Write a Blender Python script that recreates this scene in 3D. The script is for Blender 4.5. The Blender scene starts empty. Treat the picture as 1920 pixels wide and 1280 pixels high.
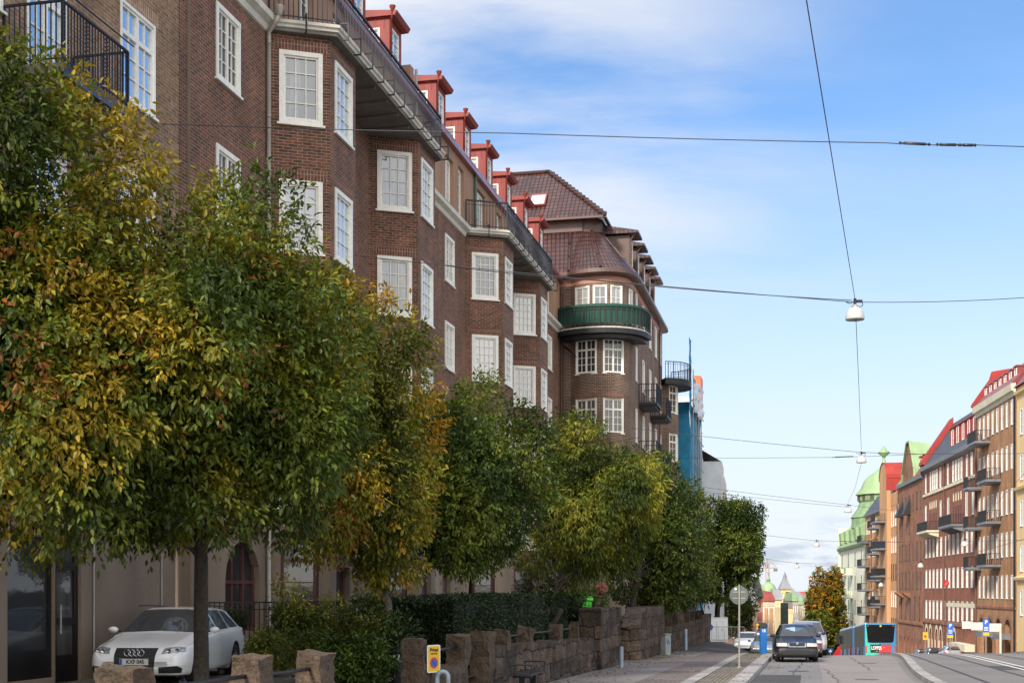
import bpy, bmesh, math, random
import numpy as np
from mathutils import Vector, Matrix
from mathutils.bvhtree import BVHTree
random.seed(7); RNG = np.random.default_rng(11)
PI = math.pi; sin, cos = math.sin, math.cos
SC = bpy.context.scene; COL = SC.collection
# ---------------------------------------------------------------- camera frame
F, HY, HC = 2500.0, 1108.0, 1.75        # focal length in photo pixels, horizon row, eye height
VX = 1515.0; TH = math.atan((VX - 960) / F)      # left-hand street direction
PX = 1285.0; PH = math.atan((PX - 960) / F)      # right-hand street direction
RL = PI / 2 - TH; RR = -PI / 2 - PH
def P(px, py, Y): return Vector(((px - 960) * Y / F, Y, HC + (HY - py) * Y / F))
def L(u, v, z=0.0): return Vector((u * sin(TH) - v * cos(TH), u * cos(TH) + v * sin(TH), z))
def uv_of(X, Y): return X * sin(TH) + Y * cos(TH), -X * cos(TH) + Y * sin(TH)
def Yof(px, v): return F * v / cos(TH) / (VX - px)
def u_of(px, v): return (Yof(px, v) - v * sin(TH)) / cos(TH)
def R(d, w, z=0.0): return Vector((d * sin(PH) + w * cos(PH), d * cos(PH) - w * sin(PH), z))
def YR(px, w): return F * w / cos(PH) / (px - PX)
def d_of(px, w): return (YR(px, w) + w * sin(PH)) / cos(PH)
# ---------------------------------------------------------------- ground profile
_gy = np.arange(-200, 5001, 1.0)
_sl = np.interp(_gy, [-200, 54, 76, 240, 330, 420, 5000], [.0192, .0192, .060, .060, .055, 0, 0])
_gz = -np.cumsum(_sl) * 1.0; _gz = _gz - np.interp(0, _gy, _gz)
def sstep(a, b, x):
    t = min(1, max(0, (x - a) / (b - a))); return t * t * (3 - 2 * t)
def G(X, Y):
    z = float(np.interp(Y, _gy, _gz)); u, v = uv_of(X, Y)
    return z + 1.05 * sstep(2.6, 6.0, v) * sstep(60, 96, u) * (1 - sstep(120, 170, u))
def GU(u, v): p = L(u, v); return G(p.x, p.y)
def GR(d, w): p = R(d, w); return G(p.x, p.y)
# ---------------------------------------------------------------- materials
def nodes(m):
    m.use_nodes = True; nt = m.node_tree
    for n in list(nt.nodes): nt.nodes.remove(n)
    return nt
def nd(nt, t, **k):
    n = nt.nodes.new(t)
    for a, b in k.items(): setattr(n, a, b)
    return n
_mc = {}
def M(name, col, rough=.6, metal=0, var=.18, scale=2.0, bump=0.0, bs=25, coat=0, streak=0, spec=.5, fine=.0):
    if name in _mc: return _mc[name]
    m = bpy.data.materials.new(name); nt = nodes(m)
    out = nd(nt, 'ShaderNodeOutputMaterial'); b = nd(nt, 'ShaderNodeBsdfPrincipled')
    b.inputs['Roughness'].default_value = rough; b.inputs['Metallic'].default_value = metal
    b.inputs['Coat Weight'].default_value = coat; b.inputs['Specular IOR Level'].default_value = spec
    nt.links.new(b.outputs[0], out.inputs[0])
    tc = nd(nt, 'ShaderNodeTexCoord'); n = nd(nt, 'ShaderNodeTexNoise')
    n.inputs['Scale'].default_value = scale; n.inputs['Detail'].default_value = 6
    mp = nd(nt, 'ShaderNodeMapping'); mp.inputs['Scale'].default_value = (1, 1, .15 if streak else 1)
    nt.links.new(tc.outputs['Object'], mp.inputs[0]); nt.links.new(mp.outputs[0], n.inputs[0])
    r = nd(nt, 'ShaderNodeMapRange'); r.inputs[1].default_value = .3; r.inputs[2].default_value = .7
    r.inputs[3].default_value = 1 - var; r.inputs[4].default_value = 1 + var
    nt.links.new(n.outputs[0], r.inputs[0])
    x = nd(nt, 'ShaderNodeVectorMath', operation='SCALE'); x.inputs[0].default_value = col
    nt.links.new(r.outputs[0], x.inputs[3])
    last = x.outputs[0]
    if fine:
        n3 = nd(nt, 'ShaderNodeTexNoise'); n3.inputs['Scale'].default_value = bs; n3.inputs['Detail'].default_value = 4
        nt.links.new(tc.outputs['Object'], n3.inputs[0])
        r3 = nd(nt, 'ShaderNodeMapRange'); r3.inputs[1].default_value = .35; r3.inputs[2].default_value = .65
        r3.inputs[3].default_value = 1 - fine; r3.inputs[4].default_value = 1 + fine
        nt.links.new(n3.outputs[0], r3.inputs[0])
        x3 = nd(nt, 'ShaderNodeVectorMath', operation='SCALE'); nt.links.new(last, x3.inputs[0]); nt.links.new(r3.outputs[0], x3.inputs[3])
        last = x3.outputs[0]
    nt.links.new(last, b.inputs['Base Color'])
    if bump:
        n2 = nd(nt, 'ShaderNodeTexNoise'); n2.inputs['Scale'].default_value = bs; n2.inputs['Detail'].default_value = 8
        bp = nd(nt, 'ShaderNodeBump'); bp.inputs['Strength'].default_value = bump; bp.inputs['Distance'].default_value = .03
        nt.links.new(tc.outputs['Object'], n2.inputs[0]); nt.links.new(n2.outputs[0], bp.inputs['Height']); nt.links.new(bp.outputs[0], b.inputs['Normal'])
    _mc[name] = m; return m
def brick(name, c1, c2, mortar, bw=.25, rh=.08, ms=.012, offset=.5, bump=.5, rough=.85, var=.25, rot=False, bias=-.1, squash=1, stain=.25):
    if name in _mc: return _mc[name]
    m = bpy.data.materials.new(name); nt = nodes(m)
    out = nd(nt, 'ShaderNodeOutputMaterial'); b = nd(nt, 'ShaderNodeBsdfPrincipled'); b.inputs['Roughness'].default_value = rough
    nt.links.new(b.outputs[0], out.inputs[0])
    uv = nd(nt, 'ShaderNodeUVMap'); mp = nd(nt, 'ShaderNodeMapping')
    if rot: mp.inputs['Rotation'].default_value = (0, 0, PI / 2)
    nt.links.new(uv.outputs[0], mp.inputs[0])
    t = nd(nt, 'ShaderNodeTexBrick', offset=offset); t.inputs['Scale'].default_value = 1
    for k, v in (('Color1', (*c1, 1)), ('Color2', (*c2, 1)), ('Mortar', (*mortar, 1)), ('Mortar Size', ms), ('Bias', bias), ('Brick Width', bw), ('Row Height', rh), ('Mortar Smooth', .15)): t.inputs[k].default_value = v
    nt.links.new(mp.outputs[0], t.inputs[0])
    n = nd(nt, 'ShaderNodeTexNoise'); n.inputs['Scale'].default_value = .7; n.inputs['Detail'].default_value = 7; nt.links.new(mp.outputs[0], n.inputs[0])
    r = nd(nt, 'ShaderNodeMapRange'); r.inputs[1].default_value = .3; r.inputs[2].default_value = .7; r.inputs[3].default_value = 1 - var; r.inputs[4].default_value = 1 + var
    nt.links.new(n.outputs[0], r.inputs[0])
    n2 = nd(nt, 'ShaderNodeTexNoise'); n2.inputs['Scale'].default_value = 9; n2.inputs['Detail'].default_value = 3; nt.links.new(mp.outputs[0], n2.inputs[0])
    r2 = nd(nt, 'ShaderNodeMapRange'); r2.inputs[1].default_value = .3; r2.inputs[2].default_value = .7; r2.inputs[3].default_value = 1 - stain; r2.inputs[4].default_value = 1 + stain
    nt.links.new(n2.outputs[0], r2.inputs[0])
    mu = nd(nt, 'ShaderNodeMath', operation='MULTIPLY'); nt.links.new(r.outputs[0], mu.inputs[0]); nt.links.new(r2.outputs[0], mu.inputs[1])
    ms_ = nd(nt, 'ShaderNodeMapping'); ms_.inputs['Scale'].default_value = (1.6, .16, 1); nt.links.new(mp.outputs[0], ms_.inputs[0]); n4 = nd(nt, 'ShaderNodeTexNoise'); n4.inputs['Detail'].default_value = 5; n4.inputs['Scale'].default_value = 1; nt.links.new(ms_.outputs[0], n4.inputs[0])
    r4 = nd(nt, 'ShaderNodeMapRange'); r4.inputs[1].default_value = .38; r4.inputs[2].default_value = .62; r4.inputs[3].default_value = .84; r4.inputs[4].default_value = 1.12; nt.links.new(n4.outputs[0], r4.inputs[0])
    mu2 = nd(nt, 'ShaderNodeMath', operation='MULTIPLY'); nt.links.new(mu.outputs[0], mu2.inputs[0]); nt.links.new(r4.outputs[0], mu2.inputs[1]); mu = mu2
    x = nd(nt, 'ShaderNodeVectorMath', operation='SCALE'); nt.links.new(t.outputs[0], x.inputs[0]); nt.links.new(mu.outputs[0], x.inputs[3]); nt.links.new(x.outputs[0], b.inputs['Base Color'])
    if bump:
        bp = nd(nt, 'ShaderNodeBump', invert=True); bp.inputs['Strength'].default_value = bump; bp.inputs['Distance'].default_value = .012
        nt.links.new(t.outputs['Fac'], bp.inputs['Height']); nt.links.new(bp.outputs[0], b.inputs['Normal'])
    _mc[name] = m; return m
def glass(name, dark, light, lo=.0, hi=1.0, refl=.45, rough=.03, tint=(1, 1, 1)):
    """window pane: what is behind (dark room or pale curtain, per pane) under a mirror-like surface"""
    if name in _mc: return _mc[name]
    m = bpy.data.materials.new(name); nt = nodes(m)
    out = nd(nt, 'ShaderNodeOutputMaterial'); d = nd(nt, 'ShaderNodeBsdfPrincipled'); g = nd(nt, 'ShaderNodeBsdfGlossy'); mix = nd(nt, 'ShaderNodeMixShader')
    d.inputs['Roughness'].default_value = .6; g.inputs['Roughness'].default_value = rough; g.inputs['Color'].default_value = (*tint, 1)
    oi = nd(nt, 'ShaderNodeObjectInfo'); tc = nd(nt, 'ShaderNodeTexCoord'); n = nd(nt, 'ShaderNodeTexNoise'); n.inputs['Scale'].default_value = 1.2; n.inputs['Detail'].default_value = 3
    ad = nd(nt, 'ShaderNodeVectorMath', operation='ADD'); nt.links.new(tc.outputs['Object'], ad.inputs[0]); nt.links.new(oi.outputs['Random'], ad.inputs[1])
    cm = nd(nt, 'ShaderNodeMapping'); cm.inputs['Scale'].default_value = (4.5, 4.5, .5); nt.links.new(ad.outputs[0], cm.inputs[0]); nt.links.new(cm.outputs[0], n.inputs[0])
    s = nd(nt, 'ShaderNodeMath', operation='MULTIPLY_ADD'); s.inputs[1].default_value = .8; s.inputs[2].default_value = -.4; nt.links.new(n.outputs[0], s.inputs[0])
    a = nd(nt, 'ShaderNodeMath', operation='ADD'); nt.links.new(oi.outputs['Random'], a.inputs[0]); nt.links.new(s.outputs[0], a.inputs[1])
    r = nd(nt, 'ShaderNodeMapRange'); r.inputs[1].default_value = lo; r.inputs[2].default_value = hi; nt.links.new(a.outputs[0], r.inputs[0])
    mc = nd(nt, 'ShaderNodeMix', data_type='RGBA'); mc.inputs[6].default_value = (*dark, 1); mc.inputs[7].default_value = (*light, 1); nt.links.new(r.outputs[0], mc.inputs[0])
    nt.links.new(mc.outputs[2], d.inputs['Base Color'])
    bn = nd(nt, 'ShaderNodeTexNoise'); bn.inputs['Scale'].default_value = 2.5; nt.links.new(ad.outputs[0], bn.inputs[0])
    bp = nd(nt, 'ShaderNodeBump'); bp.inputs['Strength'].default_value = .06; bp.inputs['Distance'].default_value = .02; nt.links.new(bn.outputs[0], bp.inputs['Height']); nt.links.new(bp.outputs[0], g.inputs['Normal'])
    lw = nd(nt, 'ShaderNodeFresnel'); lw.inputs[0].default_value = 1.5
    fa = nd(nt, 'ShaderNodeMath', operation='MAXIMUM'); fa.inputs[1].default_value = refl; nt.links.new(lw.outputs[0], fa.inputs[0])
    nt.links.new(fa.outputs[0], mix.inputs[0]); nt.links.new(d.outputs[0], mix.inputs[1]); nt.links.new(g.outputs[0], mix.inputs[2]); nt.links.new(mix.outputs[0], out.inputs[0])
    _mc[name] = m; return m
def leafmat(name, trans=.3, rough=.5):
    if name in _mc: return _mc[name]
    m = bpy.data.materials.new(name); nt = nodes(m)
    out = nd(nt, 'ShaderNodeOutputMaterial'); b = nd(nt, 'ShaderNodeBsdfPrincipled'); t = nd(nt, 'ShaderNodeBsdfTranslucent'); mix = nd(nt, 'ShaderNodeMixShader')
    at = nd(nt, 'ShaderNodeAttribute', attribute_name='leaf')
    b.inputs['Roughness'].default_value = rough; b.inputs['Specular IOR Level'].default_value = .35
    n = nd(nt, 'ShaderNodeTexNoise'); n.inputs['Scale'].default_value = 30; tc = nd(nt, 'ShaderNodeTexCoord'); nt.links.new(tc.outputs['Object'], n.inputs[0])
    r = nd(nt, 'ShaderNodeMapRange'); r.inputs[3].default_value = .75; r.inputs[4].default_value = 1.25; nt.links.new(n.outputs[0], r.inputs[0])
    x = nd(nt, 'ShaderNodeVectorMath', operation='SCALE'); nt.links.new(at.outputs['Color'], x.inputs[0]); nt.links.new(r.outputs[0], x.inputs[3])
    nt.links.new(x.outputs[0], b.inputs['Base Color']); nt.links.new(x.outputs[0], t.inputs[0]); mix.inputs[0].default_value = trans
    nt.links.new(b.outputs[0], mix.inputs[1]); nt.links.new(t.outputs[0], mix.inputs[2]); nt.links.new(mix.outputs[0], out.inputs[0])
    _mc[name] = m; return m
def setts(name, c1, c2, mortar, bw, rh, rotz=0, ms=.012, var=.3):
    m = brick(name, c1, c2, mortar, bw, rh, ms, var=var, stain=.3); return m
# ---------------------------------------------------------------- mesh builder
class MB:
    def __init__(s): s.v = []; s.f = []; s.uv = []; s.mi = []; s.cm = 0
    def face(s, pts, uvs=None):
        i = len(s.v); s.v += [tuple(p) for p in pts]; s.f.append(tuple(range(i, i + len(pts)))); s.uv.append(uvs); s.mi.append(s.cm)
    def box(s, x0, x1, y0, y1, z0, z1, mat=None):
        c = [(x, y, z) for z in (z0, z1) for y in (y0, y1) for x in (x0, x1)]
        if mat: c = [tuple(mat @ Vector(p)) for p in c]
        for q in ((0, 2, 3, 1), (4, 5, 7, 6), (0, 1, 5, 4), (2, 6, 7, 3), (0, 4, 6, 2), (1, 3, 7, 5)):
            ax = ((0, 1), (0, 1), (0, 2), (0, 2), (1, 2), (1, 2))[((0, 2, 3, 1), (4, 5, 7, 6), (0, 1, 5, 4), (2, 6, 7, 3), (0, 4, 6, 2), (1, 3, 7, 5)).index(q)]
            raw = [(x, y, z) for z in (z0, z1) for y in (y0, y1) for x in (x0, x1)]
            s.face([c[k] for k in q], [(raw[k][ax[0]], raw[k][ax[1]]) for k in q])
    def bar(s, a, b, w, h=None):
        a = Vector(a); b = Vector(b); d = b - a; ln = d.length
        if ln < 1e-6: return
        m = Matrix.Translation(a) @ d.to_track_quat('X', 'Z').to_matrix().to_4x4(); h = h or w
        s.box(0, ln, -w / 2, w / 2, -h / 2, h / 2, m)
    def tube(s, pts, rad, n=8, cap=True):
        pts = [Vector(p) for p in pts]; k = len(pts)
        if not hasattr(rad, '__len__'): rad = [rad] * k
        base = len(s.v); ref = Vector((0.13, 0.31, 1)).normalized()
        for i, p in enumerate(pts):
            d = (pts[min(i + 1, k - 1)] - pts[max(i - 1, 0)]).normalized()
            if abs(d.dot(ref)) > .95: a = d.cross(Vector((1, 0, 0))).normalized()
            else: a = d.cross(ref).normalized()
            b = d.cross(a).normalized()
            for j in range(n):
                t = 2 * PI * j / n; s.v.append(tuple(p + (a * cos(t) + b * sin(t)) * rad[i]))
        for i in range(k - 1):
            for j in range(n):
                q = (base + i * n + j, base + i * n + (j + 1) % n, base + (i + 1) * n + (j + 1) % n, base + (i + 1) * n + j)
                s.f.append(q); s.uv.append([(j / n, i), ((j + 1) / n, i), ((j + 1) / n, i + 1), (j / n, i + 1)]); s.mi.append(s.cm)
        if cap:
            for i in (0, k - 1):
                s.f.append(tuple(base + i * n + j for j in range(n))); s.uv.append(None); s.mi.append(s.cm)
    def lathe(s, prof, n=16, c=(0, 0, 0), axis='z', a0=0, a1=2 * PI):
        base = len(s.v); full = abs(a1 - a0 - 2 * PI) < 1e-4; m = n if full else n + 1
        for r, z in prof:
            for j in range(m):
                t = a0 + (a1 - a0) * j / n
                p = (r * cos(t), r * sin(t), z) if axis == 'z' else ((r * cos(t), z, r * sin(t)) if axis == 'y' else (z, r * cos(t), r * sin(t)))
                s.v.append((p[0] + c[0], p[1] + c[1], p[2] + c[2]))
        for i in range(len(prof) - 1):
            for j in range(n):
                q = (base + i * m + j, base + i * m + (j + 1) % m, base + (i + 1) * m + (j + 1) % m, base + (i + 1) * m + j)
                s.f.append(q); s.uv.append([(j * .3, prof[i][1]), ((j + 1) * .3, prof[i][1]), ((j + 1) * .3, prof[i + 1][1]), (j * .3, prof[i + 1][1])]); s.mi.append(s.cm)
    def prism(s, poly, z0, z1):
        n = len(poly)
        s.face([(x, y, z1) for x, y in poly], [(x, y) for x, y in poly]); s.face([(x, y, z0) for x, y in reversed(poly)], [(x, y) for x, y in reversed(poly)])
        acc = 0
        for i in range(n):
            a, b = poly[i], poly[(i + 1) % n]; l = math.dist(a, b)
            s.face([(*a, z0), (*b, z0), (*b, z1), (*a, z1)], [(acc, z0), (acc + l, z0), (acc + l, z1), (acc, z1)]); acc += l
    def prismx(s, poly, x0, x1):      # poly in (y,z) swept along x
        n = len(poly)
        s.face([(x1, y, z) for y, z in poly], [(y, z) for y, z in poly]); s.face([(x0, y, z) for y, z in reversed(poly)], [(y, z) for y, z in reversed(poly)])
        for i in range(n):
            a, b = poly[i], poly[(i + 1) % n]; l = math.dist(a, b)
            s.face([(x0, *a), (x0, *b), (x1, *b), (x1, *a)], [(x0, 0), (x0, l), (x1, l), (x1, 0)])
    def mesh(s, name, mats, smooth=False, fix=False):
        me = bpy.data.meshes.new(name); me.from_pydata(s.v, [], s.f)
        for m in (mats if isinstance(mats, (list, tuple)) else [mats]): me.materials.append(m)
        ul = me.uv_layers.new(name='UVMap'); k = 0; arr = np.zeros(len(me.loops) * 2, 'f')
        for fi, f in enumerate(s.f):
            u = s.uv[fi]
            if u is not None and len(u) == len(f):
                for j, q in enumerate(u): arr[2 * (k + j)] = q[0]; arr[2 * (k + j) + 1] = q[1]
            k += len(f)
        ul.data.foreach_set('uv', arr)
        me.polygons.foreach_set('material_index', s.mi)
        if smooth: me.polygons.foreach_set('use_smooth', [True] * len(me.polygons))
        if fix:
            bm = bmesh.new(); bm.from_mesh(me); bmesh.ops.remove_doubles(bm, verts=bm.verts, dist=1e-4); bmesh.ops.recalc_face_normals(bm, faces=bm.faces); bm.to_mesh(me); bm.free()
        me.update(); return me
    def build(s, name, mats, parent=None, smooth=False, fix=False, loc=None, rotz=None):
        return obj(name, s.mesh(name, mats, smooth, fix), parent, loc, rotz)
def obj(name, me, parent=None, loc=None, rotz=None):
    o = bpy.data.objects.new(name, me); COL.objects.link(o)
    if parent: o.parent = parent
    if loc is not None: o.location = loc
    if rotz is not None: o.rotation_euler = (0, 0, rotz)
    return o
def tag(o, label=None, cat=None, group=None, kind=None):
    if label: o['label'] = label
    if cat: o['category'] = cat
    if group: o['group'] = group
    if kind: o['kind'] = kind
    return o
def thing(name, label, cat, loc=(0, 0, 0), rotz=0, group=None):
    o = bpy.data.objects.new(name, None); COL.objects.link(o); o.empty_display_size = .3
    o.location = loc; o.rotation_euler = (0, 0, rotz); return tag(o, label, cat, group)
def copy_tree(o, parent=None):
    c = o.copy(); COL.objects.link(c); c.parent = parent
    for ch in list(o.children): copy_tree(ch, c)
    return c
def bevel(o, w=.02, seg=2, angle=.6):
    m = o.modifiers.new('Bevel', 'BEVEL'); m.width = w; m.segments = seg; m.limit_method = 'ANGLE'; m.angle_limit = angle; return o
def text(name, body, size, mat, parent, loc, rot, ext=.002, sx=1.0, bold=0.0):
    cu = bpy.data.curves.new(name, 'FONT'); cu.body = body; cu.size = size; cu.extrude = ext; cu.align_x = 'CENTER'; cu.align_y = 'CENTER'; cu.offset = bold
    t = bpy.data.objects.new(name, cu); COL.objects.link(t)
    dg = bpy.context.evaluated_depsgraph_get(); me = bpy.data.meshes.new_from_object(t.evaluated_get(dg)); bpy.data.objects.remove(t)
    me.materials.clear(); me.materials.append(mat); o = obj(name, me, parent, loc); o.rotation_euler = rot; o.scale = (sx, 1, 1); return o
def catmull(pts, n):
    out = []; k = len(pts)
    for i in range(k - 1):
        p0, p1, p2, p3 = (np.array(pts[max(i - 1, 0)], float), np.array(pts[i], float), np.array(pts[i + 1], float), np.array(pts[min(i + 2, k - 1)], float))
        for j in range(n):
            t = j / n; out.append(.5 * ((2 * p1) + (-p0 + p2) * t + (2 * p0 - 5 * p1 + 4 * p2 - p3) * t * t + (-p0 + 3 * p1 - 3 * p2 + p3) * t ** 3))
    out.append(np.array(pts[-1], float)); return out
# ---------------------------------------------------------------- facades
class Path:
    def __init__(s, pts): s.p = [np.array(q, float) for q in pts]; s.s = [0.0]; [s.s.append(s.s[-1] + float(np.linalg.norm(s.p[i + 1] - s.p[i]))) for i in range(len(pts) - 1)]
    def at(s, t):
        t = min(max(t, 0), s.s[-1])
        for i in range(len(s.p) - 1):
            if t <= s.s[i + 1] + 1e-9:
                k = (t - s.s[i]) / max(1e-9, s.s[i + 1] - s.s[i]); return s.p[i] * (1 - k) + s.p[i + 1] * k, i
        return s.p[-1], len(s.p) - 2
    def dirn(s, t):
        i = s.at(t)[1]; d = s.p[i + 1] - s.p[i]; return d / np.linalg.norm(d)
    def offset(s, o):          # outward (to the right of travel) offset polyline
        out = []
        for i in range(len(s.p)):
            ds = []
            if i > 0: ds.append(s.p[i] - s.p[i - 1])
            if i < len(s.p) - 1: ds.append(s.p[i + 1] - s.p[i])
            ns = [np.array([d[1], -d[0]]) / np.linalg.norm(d) for d in ds]; n = sum(ns); n = n / np.linalg.norm(n)
            out.append(s.p[i] + n * o / max(.5, float(n @ ns[0])))
        return out
    def sx(s, x):             # arc length of first crossing of local x (monotone paths)
        for i in range(len(s.p) - 1):
            a, b = s.p[i][0], s.p[i + 1][0]
            if min(a, b) <= x <= max(a, b) and abs(b - a) > 1e-9: return s.s[i] + (x - a) / (b - a) * (s.s[i + 1] - s.s[i])
        return s.s[-1]
def facade(mb, path, z0, z1, ops=(), u0=0, s0=None, s1=None):
    """wall along a path with real openings; ops = (sa, sb, za, zb, depth[, arch rise])"""
    s0 = 0 if s0 is None else s0; s1 = path.s[-1] if s1 is None else s1
    S = sorted(set([s0, s1] + [t for t in path.s if s0 < t < s1] + [round(t, 4) for o in ops for t in o[:2] if s0 < t < s1]))
    Z = sorted(set([z0, z1] + [round(t, 4) for o in ops for t in o[2:4] if z0 < t < z1]))
    def pt(t, z): q = path.at(t)[0]; return (q[0], q[1], z)
    for i in range(len(S) - 1):
        if S[i + 1] - S[i] < 1e-5: continue
        j = 0
        while j < len(Z) - 1:
            sm = (S[i] + S[i + 1]) / 2; zm = (Z[j] + Z[j + 1]) / 2
            if any(o[0] < sm < o[1] and o[2] < zm < o[3] for o in ops): j += 1; continue
            k = j + 1
            while k < len(Z) - 1 and not any(o[0] < sm < o[1] and o[2] < (Z[k] + Z[k + 1]) / 2 < o[3] for o in ops): k += 1
            a, b = S[i], S[i + 1]
            mb.face([pt(a, Z[j]), pt(b, Z[j]), pt(b, Z[k]), pt(a, Z[k])], [(a + u0, Z[j]), (b + u0, Z[j]), (b + u0, Z[k]), (a + u0, Z[k])]); j = k
    for o in ops:
        a, b, c, d, dep = o[:5]; rise = o[5] if len(o) > 5 else 0
        pa, pb = path.at(a)[0], path.at(b)[0]; t = (pb - pa) / np.linalg.norm(pb - pa); n = np.array([t[1], -t[0]])
        ia, ib = pa - n * dep, pb - n * dep
        q = lambda p, z: (p[0], p[1], z)
        ztop = d
        mb.face([q(pa, c), q(pb, c), q(ib, c), q(ia, c)], [(a, c), (b, c), (b, c - dep), (a, c - dep)])
        mb.face([q(pa, d - rise), q(pa, c), q(ia, c), q(ia, d - rise)], [(a, d), (a, c), (a - dep, c), (a - dep, d)])
        mb.face([q(pb, c), q(pb, d - rise), q(ib, d - rise), q(ib, c)], [(b, c), (b, d), (b + dep, d), (b + dep, c)])
        if not rise: mb.face([q(ia, d), q(ib, d), q(pb, d), q(pa, d)], [(a, d), (b, d), (b, d + dep), (a, d + dep)])
        else:
            N = 8; w = b - a; arc = []
            for k in range(N + 1):
                th = PI - PI * k / N; arc.append((.5 + .5 * cos(th), d - rise + rise * sin(th)))
            for k in range(N):
                (x0, y0), (x1, y1) = arc[k], arc[k + 1]; p0 = pa + (pb - pa) * x0; p1 = pa + (pb - pa) * x1
                mb.face([q(p0, y0), q(p1, y1), q(p1, d), q(p0, d)], [(a + x0 * w, y0), (a + x1 * w, y1), (a + x1 * w, d), (a + x0 * w, d)])
                mb.face([q(p0 - n * dep, y0), q(p1 - n * dep, y1), q(p1, y1), q(p0, y0)], [(a, y0), (b, y1), (b, y1 + dep), (a, y0 + dep)])
_wc = {}
def window(parent, path, s, z, w, h, cols=3, rows=4, fw=.11, sw=.05, proud=.03, dep=.1, mat=None, pmat=None, casements=1, transom=0, sill=.0, mt=.028, name='window', rise=0, label=None, off=0):
    key = (w, h, cols, rows, fw, sw, proud, dep, mat.name, pmat.name, casements, transom, sill, mt, rise)
    if key not in _wc:
        mb = MB(); y0, y1 = -proud, dep
        if fw:
            mb.box(-w / 2, -w / 2 + fw, y0, y1, fw, h - fw - rise * 0); mb.box(w / 2 - fw, w / 2, y0, y1, fw, h - fw)
            mb.box(-w / 2, w / 2, y0 - .004, y1, h - fw, h) if not rise else None; mb.box(-w / 2, w / 2, y0 - .004, y1, 0, fw)
        a, b, c, d = -w / 2 + fw, w / 2 - fw, fw, h - (fw if not rise else 0)
        yb = dep * .35
        cw = (b - a) / casements
        zt = d - transom if transom else d
        for k in range(casements):
            x0, x1 = a + k * cw, a + (k + 1) * cw
            for (q0, q1, r) in (((c, zt, rows), (zt, d, 1)) if transom else ((c, zt, rows),)):
                mb.box(x0, x0 + sw, yb - .03, dep, q0, q1); mb.box(x1 - sw, x1, yb - .03, dep, q0, q1)
                mb.box(x0 + sw, x1 - sw, yb - .027, dep, q0, q0 + sw); mb.box(x0 + sw, x1 - sw, yb - .027, dep, q1 - sw, q1)
                for i in range(1, cols): xx = x0 + sw + (x1 - x0 - 2 * sw) * i / cols; mb.box(xx - mt / 2, xx + mt / 2, yb - .012, dep - .01, q0 + sw, q1 - sw)
                for j in range(1, r): zz = q0 + sw + (q1 - q0 - 2 * sw) * j / r; mb.box(x0 + sw, x1 - sw, yb - .01, dep - .012, zz - mt / 2, zz + mt / 2)
        if sill: mb.box(-w / 2 - .06, w / 2 + .06, -proud - sill, .02, -.05, .0)
        pm = MB(); pm.face([(a + .01, yb + .02, c), (b - .01, yb + .02, c), (b - .01, yb + .02, d), (a + .01, yb + .02, d)])
        _wc[key] = (mb.mesh(name, mat), pm.mesh('pane', pmat))
    q, _ = path.at(s); 
    pa, pb = path.at(s - w / 2)[0], path.at(s + w / 2)[0]; dv = pb - pa; ang = math.atan2(dv[1], dv[0]); q = (pa + pb) / 2
    nn = np.array([dv[1], -dv[0]]) / np.linalg.norm(dv); q = q + nn * off
    o = obj(name, _wc[key][0], parent, (q[0], q[1], z), ang)
    if label: o['label'] = label
    pn = obj('pane', _wc[key][1], o)
    return o
def ribbon(path_pts, prof, closed=False):
    """sweep a (outward, z) profile along polyline, outward = right of travel"""
    mb = MB(); pa = Path(path_pts); rows = [pa.offset(o) for o, _ in prof]; n = len(path_pts)
    for i in range(n - 1):
        for k in range(len(prof) - 1):
            a, b = rows[k][i], rows[k][i + 1]; c, d = rows[k + 1][i + 1], rows[k + 1][i]; z0, z1 = prof[k][1], prof[k + 1][1]
            mb.face([(*a, z0), (*b, z0), (*c, z1), (*d, z1)], [(pa.s[i], z0), (pa.s[i + 1], z0), (pa.s[i + 1], z1 + abs(prof[k + 1][0] - prof[k][0])), (pa.s[i], z1 + abs(prof[k + 1][0] - prof[k][0]))])
    for i in (0, n - 1): mb.face([(*rows[k][i], prof[k][1]) for k in range(len(prof))])
    return mb
def railing(path_pts, z0, h, step=.12, t=.014, top=.04, mid=None, mats=None, name='railing', parent=None, panel=0):
    mb = MB(); pa = Path(path_pts); ps = [Vector((*q, 0)) for q in pa.p]
    for i in range(len(ps) - 1):
        for zz, tt in ((z0 + h, top), (z0 + .09, .025)) + (((z0 + h - .16, .02),) if mid else ()):
            mb.bar(ps[i] + Vector((0, 0, zz)), ps[i + 1] + Vector((0, 0, zz)), tt)
    n = int(pa.s[-1] / step)
    for k in range(n + 1):
        q = pa.at(k * pa.s[-1] / max(1, n))[0]; mb.box(q[0] - t / 2, q[0] + t / 2, q[1] - t / 2, q[1] + t / 2, z0 + .01, z0 + h)
    for q in pa.p: mb.box(q[0] - .02, q[0] + .02, q[1] - .02, q[1] + .02, z0, z0 + h)
    return mb.build(name, mats, parent)
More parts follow.
